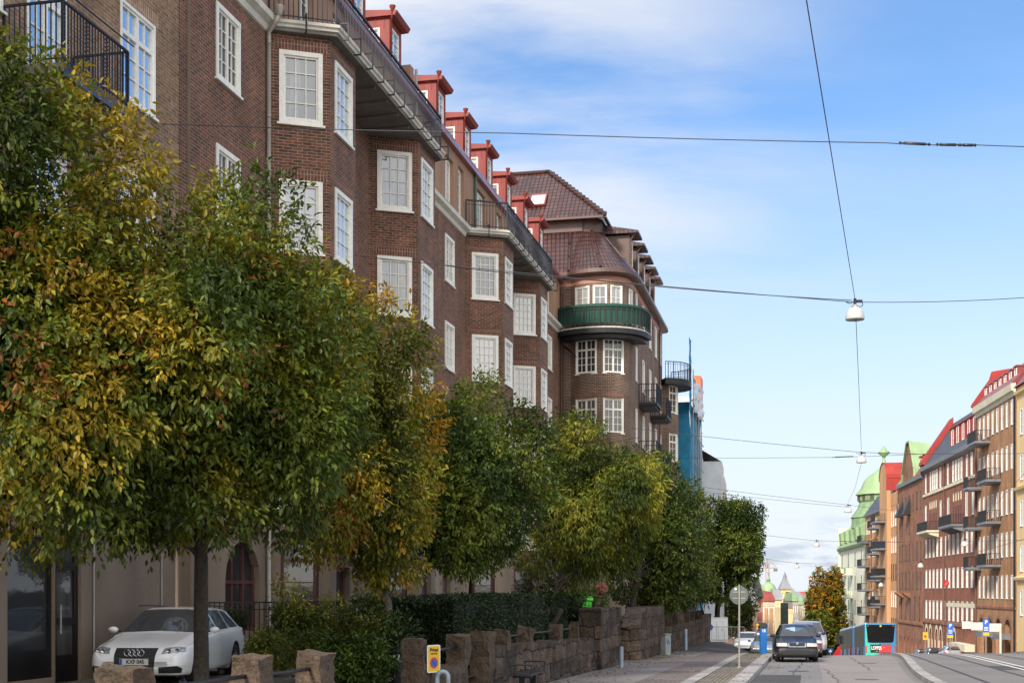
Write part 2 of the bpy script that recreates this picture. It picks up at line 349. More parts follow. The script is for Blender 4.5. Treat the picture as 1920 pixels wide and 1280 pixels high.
def balcony(parent, path, s, z, w, d, rail=1.05, step=.13, slab=.14, m_slab=None, m_rail=None, brackets=0, cloth=None, bow=0, label=None, t=.014, plants=None):
    pa, pb = path.at(s - w / 2)[0], path.at(s + w / 2)[0]; dv = pb - pa; ang = math.atan2(dv[1], dv[0]); q = (pa + pb) / 2
    if bow:
        pl = [(-w / 2, 0)] + [(-w / 2 * cos(a), -d * (1 - bow) - d * bow * sin(a)) for a in np.linspace(0, PI, 13)] + [(w / 2, 0)]
    else: pl = [(-w / 2, 0), (-w / 2, -d), (w / 2, -d), (w / 2, 0)]
    mb = MB(); mb.prism(list(reversed(pl)) if False else pl, -slab, 0)
    mb.prism([(x * .93, y * .9) for x, y in pl], -slab - .1, -slab - .002)
    if brackets:
        for k in range(brackets):
            x = -w / 2 + .15 + (w - .3) * k / (brackets - 1); mb.prismx([(-.003, -slab - .55), (-.003, -slab - .102), (-d * .85, -slab - .102), (-d * .8, -slab - .2)], x - .07, x + .07)
    o = mb.build('balcony', m_slab, parent, loc=(q[0], q[1], z), rotz=ang, fix=True)
    if label: o['label'] = label
    pi = [(x * .97, y * .97) for x, y in pl]; pi[0] = (pi[0][0], -.03); pi[-1] = (pi[-1][0], -.03)
    railing(pi, 0, rail, step, mats=m_rail, parent=o, t=t)
    if cloth:
        cb = MB(); pc = [(x * .94, y * .94) for x, y in pl]
        for i in range(1 if not bow else 0, len(pc) - 1 if bow else len(pc) - 2 + 0):
            a, b = pc[i], pc[i + 1]; cb.face([(*a, .08), (*b, .08), (*b, rail - .05), (*a, rail - .05)])
        if not bow:
            a, b = pc[0], pc[1]; cb.face([(a[0], -.03, .08), (*b, .08), (*b, rail - .05), (a[0], -.03, rail - .05)])
            a, b = pc[2], pc[3]; cb.face([(*a, .08), (b[0], -.03, .08), (b[0], -.03, rail - .05), (*a, rail - .05)])
        cb.build('windscreen_cloth', cloth, o)
    return o
# ---------------------------------------------------------------- camera, sky, sun
cam = bpy.data.cameras.new('camera'); co = bpy.data.objects.new('camera', cam); COL.objects.link(co)
co.location = (0, 0, HC); co.rotation_euler = (PI / 2, 0, 0); cam.sensor_width = 36; cam.lens = F / 1920 * 36
cam.shift_y = (HY - 640) / 1920; cam.clip_start = .2; cam.clip_end = 9000; SC.camera = co
cam.dof.use_dof = True; cam.dof.focus_distance = 42; cam.dof.aperture_fstop = 5.0
SC.view_settings.view_transform = 'Standard'; SC.view_settings.look = 'None'; SC.view_settings.exposure = 0
SUN_EL = math.radians(37); SUN_AZ = math.radians(212)      # azimuth clockwise from +Y: behind the camera, a little to the left
sd = Vector((sin(SUN_AZ) * cos(SUN_EL), cos(SUN_AZ) * cos(SUN_EL), sin(SUN_EL)))
sl = bpy.data.lights.new('sun', 'SUN'); sl.energy = 5.0; sl.angle = math.radians(9); sl.color = (1, .93, .83)
so = bpy.data.objects.new('sun', sl); COL.objects.link(so); so.rotation_euler = sd.to_track_quat('Z', 'Y').to_euler()
W = bpy.data.worlds.new('World'); SC.world = W; W.use_nodes = True; nt = nodes(W)
out = nd(nt, 'ShaderNodeOutputWorld'); bg = nd(nt, 'ShaderNodeBackground'); bg.inputs[1].default_value = .13
sky = nd(nt, 'ShaderNodeTexSky', sky_type='NISHITA'); sky.sun_disc = False; sky.sun_elevation = SUN_EL; sky.sun_rotation = SUN_AZ
sky.altitude = 60; sky.air_density = 1.0; sky.dust_density = .6; sky.ozone_density = 2.2
tc = nd(nt, 'ShaderNodeTexCoord'); sp = nd(nt, 'ShaderNodeSeparateXYZ'); nt.links.new(tc.outputs['Generated'], sp.inputs[0])
def mth(op, a, b=None, c=None):
    n = nd(nt, 'ShaderNodeMath', operation=op)
    for i, x in enumerate((a, b, c)):
        if x is None: continue
        if isinstance(x, (int, float)): n.inputs[i].default_value = x
        else: nt.links.new(x, n.inputs[i])
    return n.outputs[0]
def mr(x, a, b, c, d):
    n = nd(nt, 'ShaderNodeMapRange', interpolation_type='SMOOTHSTEP')
    for i, q in enumerate((a, b, c, d)): n.inputs[i + 1].default_value = q
    nt.links.new(x, n.inputs[0]); return n.outputs[0]
zz = mth('MAXIMUM', sp.outputs[2], 0.0); zd = mth('ADD', zz, .16)
cx = mth('DIVIDE', sp.outputs[0], zd); cy = mth('DIVIDE', sp.outputs[1], zd)
cv = nd(nt, 'ShaderNodeCombineXYZ'); nt.links.new(cx, cv.inputs[0]); nt.links.new(cy, cv.inputs[1])
def noise(vec, scale, detail, rough, stretch=(1, 1, 1), rot=0, off=(0, 0, 0), dist=0):
    mp = nd(nt, 'ShaderNodeMapping'); mp.inputs['Scale'].default_value = stretch; mp.inputs['Rotation'].default_value = (0, 0, rot); mp.inputs['Location'].default_value = off
    n = nd(nt, 'ShaderNodeTexNoise'); n.inputs['Scale'].default_value = scale; n.inputs['Detail'].default_value = detail; n.inputs['Roughness'].default_value = rough; n.inputs['Distortion'].default_value = dist
    nt.links.new(vec, mp.inputs[0]); nt.links.new(mp.outputs[0], n.inputs[0]); return n.outputs[0]
c1 = noise(cv.outputs[0], 1.5, 9, .55, (.7, 1.5, 1), .5, (3.2, 1.1, 0), .35)
c2 = noise(cv.outputs[0], .8, 3, .5, (1, 1, 1), 0, (7.1, 2.3, 0))
# more cirrus towards the left and high, clear deep blue on the right
azw = mr(mth('DIVIDE', sp.outputs[0], mth('MAXIMUM', sp.outputs[1], .05)), -.05, .33, 1, .0)
azb = mr(sp.outputs[1], -.2, .2, 1, 0)
azw = mth('MAXIMUM', azw, azb)
band = mr(sp.outputs[2], .16, .27, 0, 1)
cir = mth('MULTIPLY', mr(mth('ADD', c1, mth('MULTIPLY', c2, .5)), (.54), .90, 0, 1), mth('MULTIPLY_ADD', azw, .95, .12))
cir = mth('MULTIPLY', cir, band)
cir2 = mth('MULTIPLY', mr(noise(cv.outputs[0], 1.1, 8, .6, (.45, 1.7, 1), .9, (1.2, 5.1, 0), .6), .60, .80, 0, .38), mr(sp.outputs[2], .1, .2, .1, 1))
cirs = mth('MAXIMUM', cir, cir2)
lowv = nd(nt, 'ShaderNodeCombineXYZ'); nt.links.new(sp.outputs[0], lowv.inputs[0]); nt.links.new(sp.outputs[2], lowv.inputs[2]); nt.links.new(sp.outputs[1], lowv.inputs[1])
lc = noise(lowv.outputs[0], 17, 6, .55, (1, 1, 4.5), 0, (.35, 0, 0.1)); lowc = mth('MULTIPLY', mr(lc, .52, .68, 0, 1), mr(sp.outputs[2], .015, .075, 1, 0))
hz = mr(sp.outputs[2], .0, .40, .97, .0)
def mixc(fac, a, b):
    n = nd(nt, 'ShaderNodeMix', data_type='RGBA'); nt.links.new(fac, n.inputs[0])
    for i, x in ((6, a), (7, b)):
        if isinstance(x, tuple): n.inputs[i].default_value = (*x, 1)
        else: nt.links.new(x, n.inputs[i])
    return n.outputs[2]
tint = nd(nt, 'ShaderNodeVectorMath', operation='MULTIPLY'); tint.inputs[1].default_value = (.86, 1.27, 1.60); nt.links.new(sky.outputs[0], tint.inputs[0])
base = mixc(hz, tint.outputs[0], (6.85, 7.2, 7.7))
base = mixc(cirs, base, (7.0, 7.2, 7.6)); base = mixc(mth('MULTIPLY', lowc, .75), base, (3.9, 4.6, 5.6))
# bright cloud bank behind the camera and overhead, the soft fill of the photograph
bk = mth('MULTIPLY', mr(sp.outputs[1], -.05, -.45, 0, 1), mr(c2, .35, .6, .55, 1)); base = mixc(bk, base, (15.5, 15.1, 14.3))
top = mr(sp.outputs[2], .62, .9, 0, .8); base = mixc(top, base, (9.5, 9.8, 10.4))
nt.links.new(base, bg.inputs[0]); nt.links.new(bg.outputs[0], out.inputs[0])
# ---------------------------------------------------------------- materials
BRK = brick('brick_dark_red', (.185, .062, .034), (.055, .028, .021), (.25, .18, .13), .25, .08, .011)
BRK_B = brick('brick_dark_brown', (.12, .052, .036), (.048, .028, .022), (.34, .26, .19), .25, .083, .012)
SOLD = brick('brick_soldier', (.21, .068, .042), (.12, .045, .034), (.30, .23, .17), .26, .085, .011, rot=True, offset=0)
BRKT = brick('brick_tan', (.26, .145, .080), (.125, .068, .043), (.30, .23, .16), .25, .08, .011, bias=-.25)
SOLDT = brick('brick_soldier_tan', (.33, .17, .10), (.20, .11, .075), (.42, .34, .25), .26, .085, .011, rot=True, offset=0)
STONE = M('stone_plaster', (.235, .18, .135), .92, var=.22, scale=.9, bump=.5, bs=60, fine=.18, streak=1)
PLAS = M('plaster_attic', (.33, .195, .125), .9, var=.16, scale=1.2, bump=.2, bs=40, fine=.06, streak=1)
WHITE = M('white_paint', (.82, .80, .74), .5, var=.12, scale=2.2, fine=.07, bs=14, streak=1)
CREAM = M('cream_cornice', (.62, .59, .52), .7, var=.14, scale=2, fine=.08, streak=1)
GL = glass('pane_glass', (.02, .022, .024), (.42, .42, .40), .2, .75, .20)
GLB = glass('pane_blue', (.012, .018, .028), (.30, .32, .34), .5, 1.3, .78, tint=(.80, .90, 1.0))
GLD = glass('pane_dark', (.008, .008, .009), (.16, .15, .13), .4, 1.3, .07)
IRON = M('blue_black_iron', (.009, .013, .026), .6, .0, var=.3)
BLK = M('black_iron', (.017, .018, .02), .5, .2, var=.3)
CONC = M('concrete_slab', (.16, .145, .13), .9, var=.25, scale=1.2, bump=.2, fine=.1)
RED = M('red_sheet_metal', (.215, .026, .018), .6, .0, var=.3, scale=2.2, coat=.0, fine=.12, bs=18, streak=1)
REDB = M('red_brown_sheet_metal', (.27, .06, .055), .35, .25, var=.15, scale=1)
PURP = M('sky_tinted_red_flashing', (.30, .12, .15), .28, .55, var=.12, scale=1.5)  # purple cast of reflected sky is put into this red metal's colour
BROWN = M('brown_sheet_metal', (.095, .052, .043), .5, .1, var=.14, scale=1.4, coat=.15)
PIPE = M('zinc_pipe', (.36, .33, .29), .5, .4, var=.15)
GRNP = M('patinated_pipe', (.10, .16, .12), .6, .2)
TILE = brick('brown_roof_tile', (.098, .040, .035), (.060, .027, .025), (.014, .008, .007), .25, .34, .035, offset=0, bump=.9, rough=.32, stain=.12, bias=0)
GREENC = M('green_canvas', (.006, .075, .050), .7, var=.3, scale=9, streak=1)
PEACH = M('peach_plaster', (.42, .21, .15), .85, var=.1)
DARKIN = M('dark_metal_frame', (.012, .010, .010), .4, .2)
MAROON = M('maroon_frame', (.11, .035, .038), .5, var=.2)
RST = M('rust_brown_stain', (.12, .06, .045), .7)
# ---------------------------------------------------------------- building A (dark brick, bays, red dormers)
A = thing('apartment_building', 'dark red brick apartment building with white framed bay windows, long roof balconies and red dormers', 'building', L(28, 13.7, 0), RL)
OU = [5.3, 13.4, 25.7, 33.4]; AEND = 46.3
def bay(o): return [(o - .8, 0), (o, -1.4), (o + 2.0, -1.4), (o + 2.8, 0)]
ap = [(0, 0)]
for o in OU: ap += bay(o)
ap += [(AEND, 0)]; PA = Path(ap)
def sA(i, k): return PA.s[1 + 4 * i + k]
ops = []; wins = []
ZB = [13.97, 10.6, 7.22, 3.93]
for i in range(4):
    dz = 0 if i < 2 else -.22
    for z in ZB:
        c1_ = (sA(i, 0) + sA(i, 1)) / 2; c2_ = (sA(i, 1) + sA(i, 2)) / 2; c3_ = (sA(i, 2) + sA(i, 3)) / 2
        wins += [(c1_ + .03, z + dz, 1.14, 1.9, 3 if i < 2 else 4, 4 if i < 2 else 5, 1, GL), (c2_, z + dz, 1.36, 1.9, 3, 4 if i < 2 else 5, 1, GLB), (c3_, z + dz, 1.1, 1.9, 3, 4, 1, GLB)]
for x in (2.0, 22.4, 39.5, 43.0):
    for z in ZB: wins.append((PA.sx(x), z - (.05 if x < 5 else .2), 1.36, 1.82, 2, 4, 2, GLD if x < 5 else GL))
for s, z, w, h, c, r, cs, g in wins: ops.append((s - w / 2 + .04, s + w / 2 - .04, z + .04, z + h - .04, .16))
mb = MB(); facade(mb, PA, 3.4, 16.3, ops); mb.build('brick_wall', BRK, A)
for s, z, w, h, c, r, cs, g in wins:
    window(A, PA, s, z, w, h, c, r, .12, .05, .035, .1, WHITE, g, casements=cs, sill=.04)
    pa_, pb_ = PA.at(s - w / 2)[0], PA.at(s + w / 2)[0]; dv = pb_ - pa_
    if z > 6:
        lb = MB(); lb.box(-w / 2 - .13, w / 2 + .13, -.012, .05, h + .002, h + .285); q = (pa_ + pb_) / 2
        lb.build('brick_lintel', SOLD, A, loc=(q[0], q[1], z), rotz=math.atan2(dv[1], dv[0]))
gops = []
gw = [(PA.sx(2.9), .75, 2.1, 2.25, 1.0, 'portal'), ((sA(0, 0) + sA(0, 1)) / 2, 1.35, 1.0, 1.75, .5, 'arch'), ((sA(0, 1) + sA(0, 2)) / 2, .75, 1.1, 1.65, .0, 'win'), ((sA(1, 0) + sA(1, 1)) / 2, 1.2, .9, 1.6, .0, 'win'), ((sA(1, 1) + sA(1, 2)) / 2, 1.2, 1.1, 1.6, 0, 'win'), (PA.sx(19), 1.0, 1.2, 1.8, .5, 'arch'), (PA.sx(22), 1.0, 1.2, 1.8, .5, 'arch'), ((sA(2, 0) + sA(2, 1)) / 2, 1.2, .9, 1.6, 0, 'win'), ((sA(3, 0) + sA(3, 1)) / 2, 1.2, .9, 1.6, 0, 'win')]
for s, z, w, h, r, k in gw: gops.append((s - w / 2, s + w / 2, z, z + h, .3, r) if r else (s - w / 2, s + w / 2, z, z + h, .3))
PG = Path(PA.offset(.0)); mb = MB(); facade(mb, PG, -.3, 3.396, gops); mb.build('stone_ground_floor_wall', STONE, A)
for s, z, w, h, r, k in gw:
    g = GLD
    window(A, PG, s, z, w, h, 1 if k != 'portal' else 1, 2 if k != 'portal' else 2, .07, .04, 0, .06, MAROON, g, casements=1 if k != 'portal' else 3, transom=0 if not r else r * .95, off=-.16, rise=0)
rb = ribbon(list(PA.p), [(.003, 3.25), (.10, 3.28), (.10, 3.44), (.003, 3.5)]); rb.build('stone_band', STONE, A)
# cornice on the flat stretches
for a, b in ((0, OU[0] - .97), (OU[1] + 2.97, OU[2] - .97), (OU[3] + 2.97, AEND)):
    ribbon([(a, 0), (b, 0)], [(.003, 16.2), (.06, 16.22), (.10, 16.36), (.26, 16.45), (.28, 16.6), (.003, 16.68)]).build('cornice', CREAM, A)
aops = []; aw = []
for x, z, w, h in [(7.2, 16.75, 1.0, 2.1), (10.0, 16.75, 1.4, 2.1), (15.5, 16.75, 1.0, 2.1), (22.4, 16.95, 1.2, 1.75), (24.2, 16.75, .9, 2.1), (27.6, 16.75, 1.5, 2.1), (31.0, 16.75, 1.0, 2.1), (35, 16.75, 1.4, 2.1), (39.5, 16.9, 1.2, 1.75), (43, 16.9, 1.2, 1.75)]:
    aops.append((x - w / 2, x + w / 2, z, z + h, .3)); aw.append((x, z, w, h))
PF = Path([(0, 0), (AEND, 0)]); mb = MB(); facade(mb, PF, 16.3, 19.22, aops); mb.build('plaster_attic_wall', PLAS, A)
for x, z, w, h in aw: window(A, PF, x, z, w, h, 2, 4, .08, .05, 0, .08, WHITE, GL, casements=2 if w > 1.1 else 1, off=-.14)
# roof: flashing, mansard slope, flat top, end walls
ribbon([(0, 0), (AEND, 0)], [(.003, 19.16), (.20, 19.18), (.22, 19.30), (.06, 19.62), (-.02, 19.66)]).build('roof_flashing', PURP, A)
mb = MB(); mb.face([(0, .02, 19.63), (AEND, .02, 19.63), (AEND, 1.7, 21.7), (0, 1.7, 21.7)]); mb.face([(0, 1.7, 21.7), (AEND, 1.7, 21.7), (AEND, 7, 23.2), (0, 7, 23.2)]); mb.face([(0, 7, 23.2), (AEND, 7, 23.2), (AEND, 13, 19), (0, 13, 19)])
for k in range(60): x = .4 + k * .77; mb.bar((x, .04, 19.66), (x, 1.68, 21.72), .03)
mb.build('roof', REDB, A)
for x in (0.002, AEND - .002):
    mb = MB(); mb.face([(x, .0, -.3), (x, 13, -.3), (x, 13, 19), (x, 7, 23.2), (x, 1.7, 21.7), (x, 0, 19.6)]); mb.build('end_wall', STONE, A)
# dormers
def mk_dormer():
    mb = MB(); w = .68
    for sx in (-1, 1):
        x0, x1 = (-w, -w + .16) if sx < 0 else (w - .16, w)
        mb.box(x0, x1, 0, .16, 0, 1.42); mb.box(x0 if sx < 0 else x1 - .06, x0 + .06 if sx < 0 else x1, .16, .34, 0, 1.42)
        mb.box(x0 if sx < 0 else x1 - .06, x0 + .06 if sx < 0 else x1, .34, 2.4, 0, .10); mb.box(x0 if sx < 0 else x1 - .06, x0 + .06 if sx < 0 else x1, .34, 2.4, 1.12, 1.42)
        mb.box(x0 if sx < 0 else x1 - .06, x0 + .06 if sx < 0 else x1, 1.5, 2.4, .10, 1.12)
    mb.box(-w + .16, w - .16, .01, .08, 0, .10); mb.box(-w + .16, w - .16, .01, .08, 1.25, 1.42)
    for k in range(7): x = -w - .005; mb.bar((x, .2 + k * .3, 1.14), (x, .2 + k * .3, 1.40), .02)
    d = mb.build('dormer', RED)
    rf = MB(); rf.prismx([(-.22, 1.46), (-.30, 1.58), (-.30, 1.62), (2.4, 1.84), (2.4, 1.46)], -w - .12, w + .12); rf.prismx([(-.10, 1.421), (-.22, 1.459), (2.38, 1.459), (2.38, 1.421)], -w - .05, w + .05)
    rf.build('dormer_roof', RED, d)
    pp = Path([(-w + .16, .05), (w - .16, .05)]); window(d, pp, pp.s[-1] / 2, .10, 2 * w - .34, 1.14, 2, 3, .04, .04, .02, .05, WHITE, GLB)
    for sx in (-1, 1):
        q = Path([(-w + .03, 1.5), (-w + .03, .34)]) if sx < 0 else Path([(w - .03, .34), (w - .03, 1.5)])
        window(d, q, .58, .11, 1.14, 1.0, 1, 1, .045, .03, .04, .03, WHITE, GL, name='side_window')
    g = MB(); g.lathe([(.11, 1.78), (.10, 1.72), (.045, 1.60)], 10, (-w - .10, -.14, 0)); g.tube([(-w - .10, -.14, 1.62), (-w - .10, -.12, 1.46), (-w - .03, -.07, 1.30), (-w + .03, -.045, 1.22), (-w + .03, -.045, 0)], .035, 8); g.build('rain_pipe', RED, d, smooth=True)
    return d
dm = mk_dormer(); dm.parent = A
for i, x in enumerate([12.6, 16.5, 22.4, 26.5, 30.5, 34.5, 8.7, 38.5, 42.5]):
    d = dm if i == 0 else copy_tree(dm, A); d.location = (x, .34, 20.02)
# roof balconies over pairs of bays
for a, b in ((OU[0], OU[1]), (OU[2], OU[3])):
    pl = [(a - .95, -.002), (a - .10, -1.62), (b + 2.10, -1.62), (b + 2.95, -.002)]
    s = MB(); s.prism(list(pl), 16.31, 16.60); bal = s.build('roof_balcony', CONC, A, fix=True)
    g = ribbon(pl, [(.003, 16.40), (.04, 16.41), (.05, 16.47), (.10, 16.50), (.11, 16.57), (.003, 16.62)]); g.build('edge_moulding', CREAM, bal)
    rp = Path(pl).offset(-.04); rp = [(q[0], min(q[1], -.06)) for q in rp]
    railing(rp, 16.63, 1.10, .125, .019, .055, True, IRON, 'railing', bal)
    pq = Path(pl); n = int(pq.s[-1] / .95)
    for i in range(1, n):
        k = MB()
        q = pq.at(i * pq.s[-1] / n); dd = pq.p[q[1] + 1] - pq.p[q[1]]; dd = dd / np.linalg.norm(dd); no = Vector((dd[1], -dd[0], 0)); o3 = Vector((*q[0], 0))
        for p0, p1 in (((.06, 16.27), (.26, 16.27)), ((.26, 16.25), (.26, 16.72)), ((.26, 16.70), (.0, 16.70))): k.bar(o3 + no * p0[0] + Vector((0, 0, p0[1])), o3 + no * p1[0] + Vector((0, 0, p1[1])), .035)
        k.build('bracket', BLK, bal)
    r = MB()
    for i in range(1, 8): x = a + 2.9 + i * .55; r.box(x - .05, x + .05, -1.5, -.02, 16.24, 16.308) if x < b - 1 and i % 2 else None
    r.build('slab_rib', CONC, bal)
# pipes
def pipe(parent, x, y, z0, z1, m, name='rain_pipe', r=.055):
    g = MB(); g.tube([(x, y, z0), (x, y, z1)], r, 8)
    for z in np.arange(z0 + .6, z1, 1.9): g.lathe([(r + .012, z), (r + .012, z + .05)], 8, (x, y, 0))
    return g.build(name, m, parent, smooth=True)
pipe(A, 4.3, -.09, .1, 15.9, PIPE); g = MB(); g.tube([(4.3, -.09, 15.9), (4.28, -.1, 16.2), (4.2, -.3, 16.35), (4.2, -.42, 16.6)], .06, 8); g.lathe([(.06, 16.55), (.13, 16.75), (.13, 16.8)], 10, (4.2, -.42, 0)); g.build('rain_hopper', PIPE, A, smooth=True)
pipe(A, 26.3, -.08, 16.7, 19.2, GRNP); pipe(A, 17.6, -.08, 16.7, 20.3, PIPE)
pipe(A, AEND - .15, -.1, .1, 18.9, RST)
pl_ = MB(); pl_.box(17.1, 17.5, -.02, .6, 19.1, 20.3); pl_.build('chimney', PLAS, A)
g = MB(); g.box(20.2, 20.32, -.05, .0, 17.9, 18.1); g.build('wall_vent', WHITE, A)
# ---------------------------------------------------------------- building A0 (tan brick, far left)
B0 = thing('corner_shop_building', 'tan brick building with stone shop front and blue-black iron balcony at left edge', 'building', L(8, 13.7, 0), RL)
P0 = Path([(-4, .1), (19.93, .1)])
ops = []; w0 = [(17.75, 11.95, 1.5, 2.0), (14.3, 10.95, 1.3, 2.35), (12.3, 11.9, 1.2, 1.45), (17.75, 8.5, 1.5, 2.0), (14.3, 7.6, 1.3, 2.35), (17.75, 5.1, 1.5, 2.0), (14.3, 5.1, 1.5, 2.0), (10, 8.5, 1.5, 2.0), (10, 5.1, 1.5, 2.0)]
for x, z, w, h in w0: s = P0.sx(x); ops.append((s - w / 2 + .03, s + w / 2 - .03, z + .03, z + h - .03, .2))
mb = MB(); facade(mb, P0, 3.6, 18.9, ops); mb.build('brick_wall', BRKT, B0)
for x, z, w, h in w0:
    window(B0, P0, P0.sx(x), z, w, h, 2, 3, .07, .05, .02, .1, WHITE, GLB, casements=2, transom=.55 if h > 1.5 else 0, sill=.05)
    lb = MB(); lb.box(x - w / 2 - .13, x + w / 2 + .13, .088, .15, z + h + .002, z + h + .3); lb.build('brick_lintel', SOLDT, B0)
mb = MB(); mb.box(19.62, 19.985, .075, .14, 3.6, 18.8)
mb.build('corner_quoin', BRK, B0)
mb = MB(); mb.face([(-4, -.1, 18.9), (19.9, -.1, 18.9), (19.9, 3, 21.5), (-4, 3, 21.5)]); mb.face([(-4, 3, 21.5), (19.9, 3, 21.5), (19.9, 13, 20), (-4, 13, 20)]); mb.build('roof', REDB, B0)
# stone ground floor with shop window and door
ops = [(P0.sx(12.9), P0.sx(14.42), .15, 2.75, .18), (P0.sx(14.42) + .001, P0.sx(15.33), .02, 2.75, .18)]
PS = Path([(-4, 0), (17.25, 0), (17.28, .34), (19.93, .34)]); mb = MB(); facade(mb, PS, -.3, 3.596, ops); mb.build('stone_ground_floor_wall', STONE, B0)
ribbon([(-4, 0), (17.25, 0), (17.28, .34), (19.93, .34)], [(.003, 3.42), (.08, 3.45), (.08, 3.6), (-.25, 3.66)]).build('stone_band', STONE, B0)
sh = MB(); xa, xb, xc = 12.9, 14.42, 15.33
for x0, x1, z0, z1 in ((xa, xb, .15, .68), (xa, xa + .06, .68, 2.75), (xb - .08, xb, .68, 2.75), (xa, xb, 2.66, 2.75)): sh.box(x0, x1, .08, .16, z0, z1)
f_ = sh.build('shop_window', DARKIN, B0); g = MB(); g.face([(xa, .12, .68), (xb, .12, .68), (xb, .12, 2.7), (xa, .12, 2.7)]); g.build('pane', GLD, f_)
dr = MB()
for x0, x1, z0, z1 in ((xb + .01, xb + .17, .04, 2.74), (xc - .14, xc, .04, 2.74), (xb + .17, xc - .14, .04, .55), (xb + .17, xc - .14, 1.12, 1.25), (xb + .17, xc - .14, 2.15, 2.32), (xb + .17, xc - .14, 2.66, 2.74)): dr.box(x0, x1, .07, .15, z0, z1)
d_ = dr.build('shop_door', DARKIN, B0); g = MB(); g.face([(xb + .15, .11, .5), (xc - .12, .11, .5), (xc - .12, .11, 2.7), (xb + .15, .11, 2.7)]); g.build('pane', GLD, d_)
g = MB(); g.tube([(xb + .24, .03, .95), (xb + .24, .03, 1.5)], .018, 8); g.bar((xb + .24, .03, 1.0), (xb + .24, .08, 1.0), .02); g.bar((xb + .24, .03, 1.45), (xb + .24, .08, 1.45), .02); g.build('door_handle', PIPE, d_)
pipe(B0, 15.75, -.03, .0, 3.5, PIPE, 'cable_conduit', .018); pipe(B0, 19.2, .3, .0, 3.5, PIPE, 'cable_conduit', .018)
bal0 = balcony(B0, P0, P0.sx(14.05), 10.92, 2.35, 1.2, 1.08, .10, .16, CONC, IRON, 2, t=.018)
g = MB()
for i in range(12):
    for x, y in ((-1.12, -.08 - i * .0), ): pass
for i in range(26):
    z = .12 + i * .036
    for px_ in (-1.1, -.35, .35, 1.1): g.box(px_ - .05 + .05 * (i % 2), px_ + .05 * (i % 2), -1.175, -1.155, z, z + .022)
for sx in (-1, 1):
    g.bar((-1.12, -1.3, 1.16), (1.12, -1.3, 1.16), .02) if sx > 0 else None
g.build('ornamental_band', IRON, bal0)
g = MB(); g.box(-1.15, 1.15, -1.2, -1.185, -.22, .0); g.build('fascia', M('blue_paint', (.02, .05, .14), .4), bal0)
# ---------------------------------------------------------------- building B (round corner tower, tiled roof)
BZ = GU(75, 9.8)
B = thing('corner_tower_building', 'brown brick corner building with rounded bay tower, green canvas balcony and tiled mansard roof', 'building', L(74.4, 13.7, 0), RL)
bow = [tuple(q) for q in catmull([(0, -.6), (-.42, -1.2), (-.62, -2.0), (-.55, -2.8), (-.15, -3.45), (.55, -3.82), (1.5, -3.95)], 4)]
bay2 = [tuple(q) for q in catmull([(16.7, -3.95), (17.05, -4.6), (17.8, -4.9), (18.7, -4.9), (19.4, -4.6), (19.7, -3.95)], 3)]
bp = [(0, 0)] + bow + bay2 + [(19.9, -3.95), (19.9, 6)]; PB = Path(bp); bps = [(0, 0)] + bow + [(17.0, -3.95), (17.0, 6)]; PBS = Path(bps)
def s_y(y):
    for i in range(len(PB.p) - 1):
        a, b = PB.p[i][1], PB.p[i + 1][1]
        if b <= y <= a and a != b: return PB.s[i] + (a - y) / (a - b) * (PB.s[i + 1] - PB.s[i])
def s_x(x):
    for i in range(10, len(PB.p) - 1):
        a, b = PB.p[i][0], PB.p[i + 1][0]
        if a <= x <= b: return PB.s[i] + (x - a) / (b - a) * (PB.s[i + 1] - PB.s[i])
bw = []; sA_, sB_ = s_y(-1.52), s_y(-3.12)
for z in (13.95, 10.6, 7.2, 3.85): bw += [(sA_, z, 1.3, 1.95, 2, 3, 2, .55, GLD), (sB_, z, 1.24, 1.95, 2, 3, 2, .55, GLD)]
for s, w in ((s_y(-1.3), .95), (s_y(-2.35), .8), (s_y(-3.25), .75), (s_x(.9), .7)): bw.append((s, 16.95, w, 1.9, 2, 3, 1, 0, GL))
for x in (2.9, 6.3, 9.8, 13.0, 15.6):
    for z in (17.05, 13.75 if x > 3 else 13.95, 10.4, 7.2, 3.85): bw.append((s_x(x), z, 1.05 if x > 3 else .7, 1.95, 2, 3, 1, 0, GL))
for z in (13.95, 10.6, 7.2): bw += [(s_x(17.25), z, .9, 1.95, 2, 3, 1, .5, GLD), (s_x(18.4), z, 1.3, 1.95, 2, 3, 2, .5, GL)]
ops = [(s - w / 2 + .02, s + w / 2 - .02, z + .02, z + h - .02, .16) for s, z, w, h, *_ in bw]
mb = MB(); facade(mb, PB, 2.8, 16.2, [o for o in ops if o[2] < 16]); facade(mb, PBS, 16.2, 19.0, [o for o in ops if o[2] > 16]); mb.build('brick_wall', BRK_B, B)
mb = MB(); facade(mb, PB, -4.5, 2.796, []); mb.build('stone_ground_floor_wall', STONE, B)
for s, z, w, h, c, r, cs, tr, g in bw:
    window(B, PB, s, z, w, h, c, r, .07, .05, .03, .1, WHITE, g, casements=cs, transom=tr, sill=.04)
    if abs(s - sA_) < .01 or abs(s - sB_) < .01:
        lb = MB(); facade(lb, Path(PB.offset(.012)), z + h + .02, z + h + .29, [], s0=s - w / 2 - .1, s1=s + w / 2 + .1); lb.build('brick_lintel', SOLD, B)
mb = MB(); facade(mb, Path(PBS.offset(.004)), 18.98, 19.36, []); mb.build('plaster_frieze', PEACH, B)
pts = bps[:-1]
ribbon(pts, [(.01, 19.36), (.32, 19.40), (.42, 19.50), (.40, 19.72), (.22, 19.76)]).build('eaves', BROWN, B)
lo = Path(pts).offset(.24); n = len(lo); hi = []
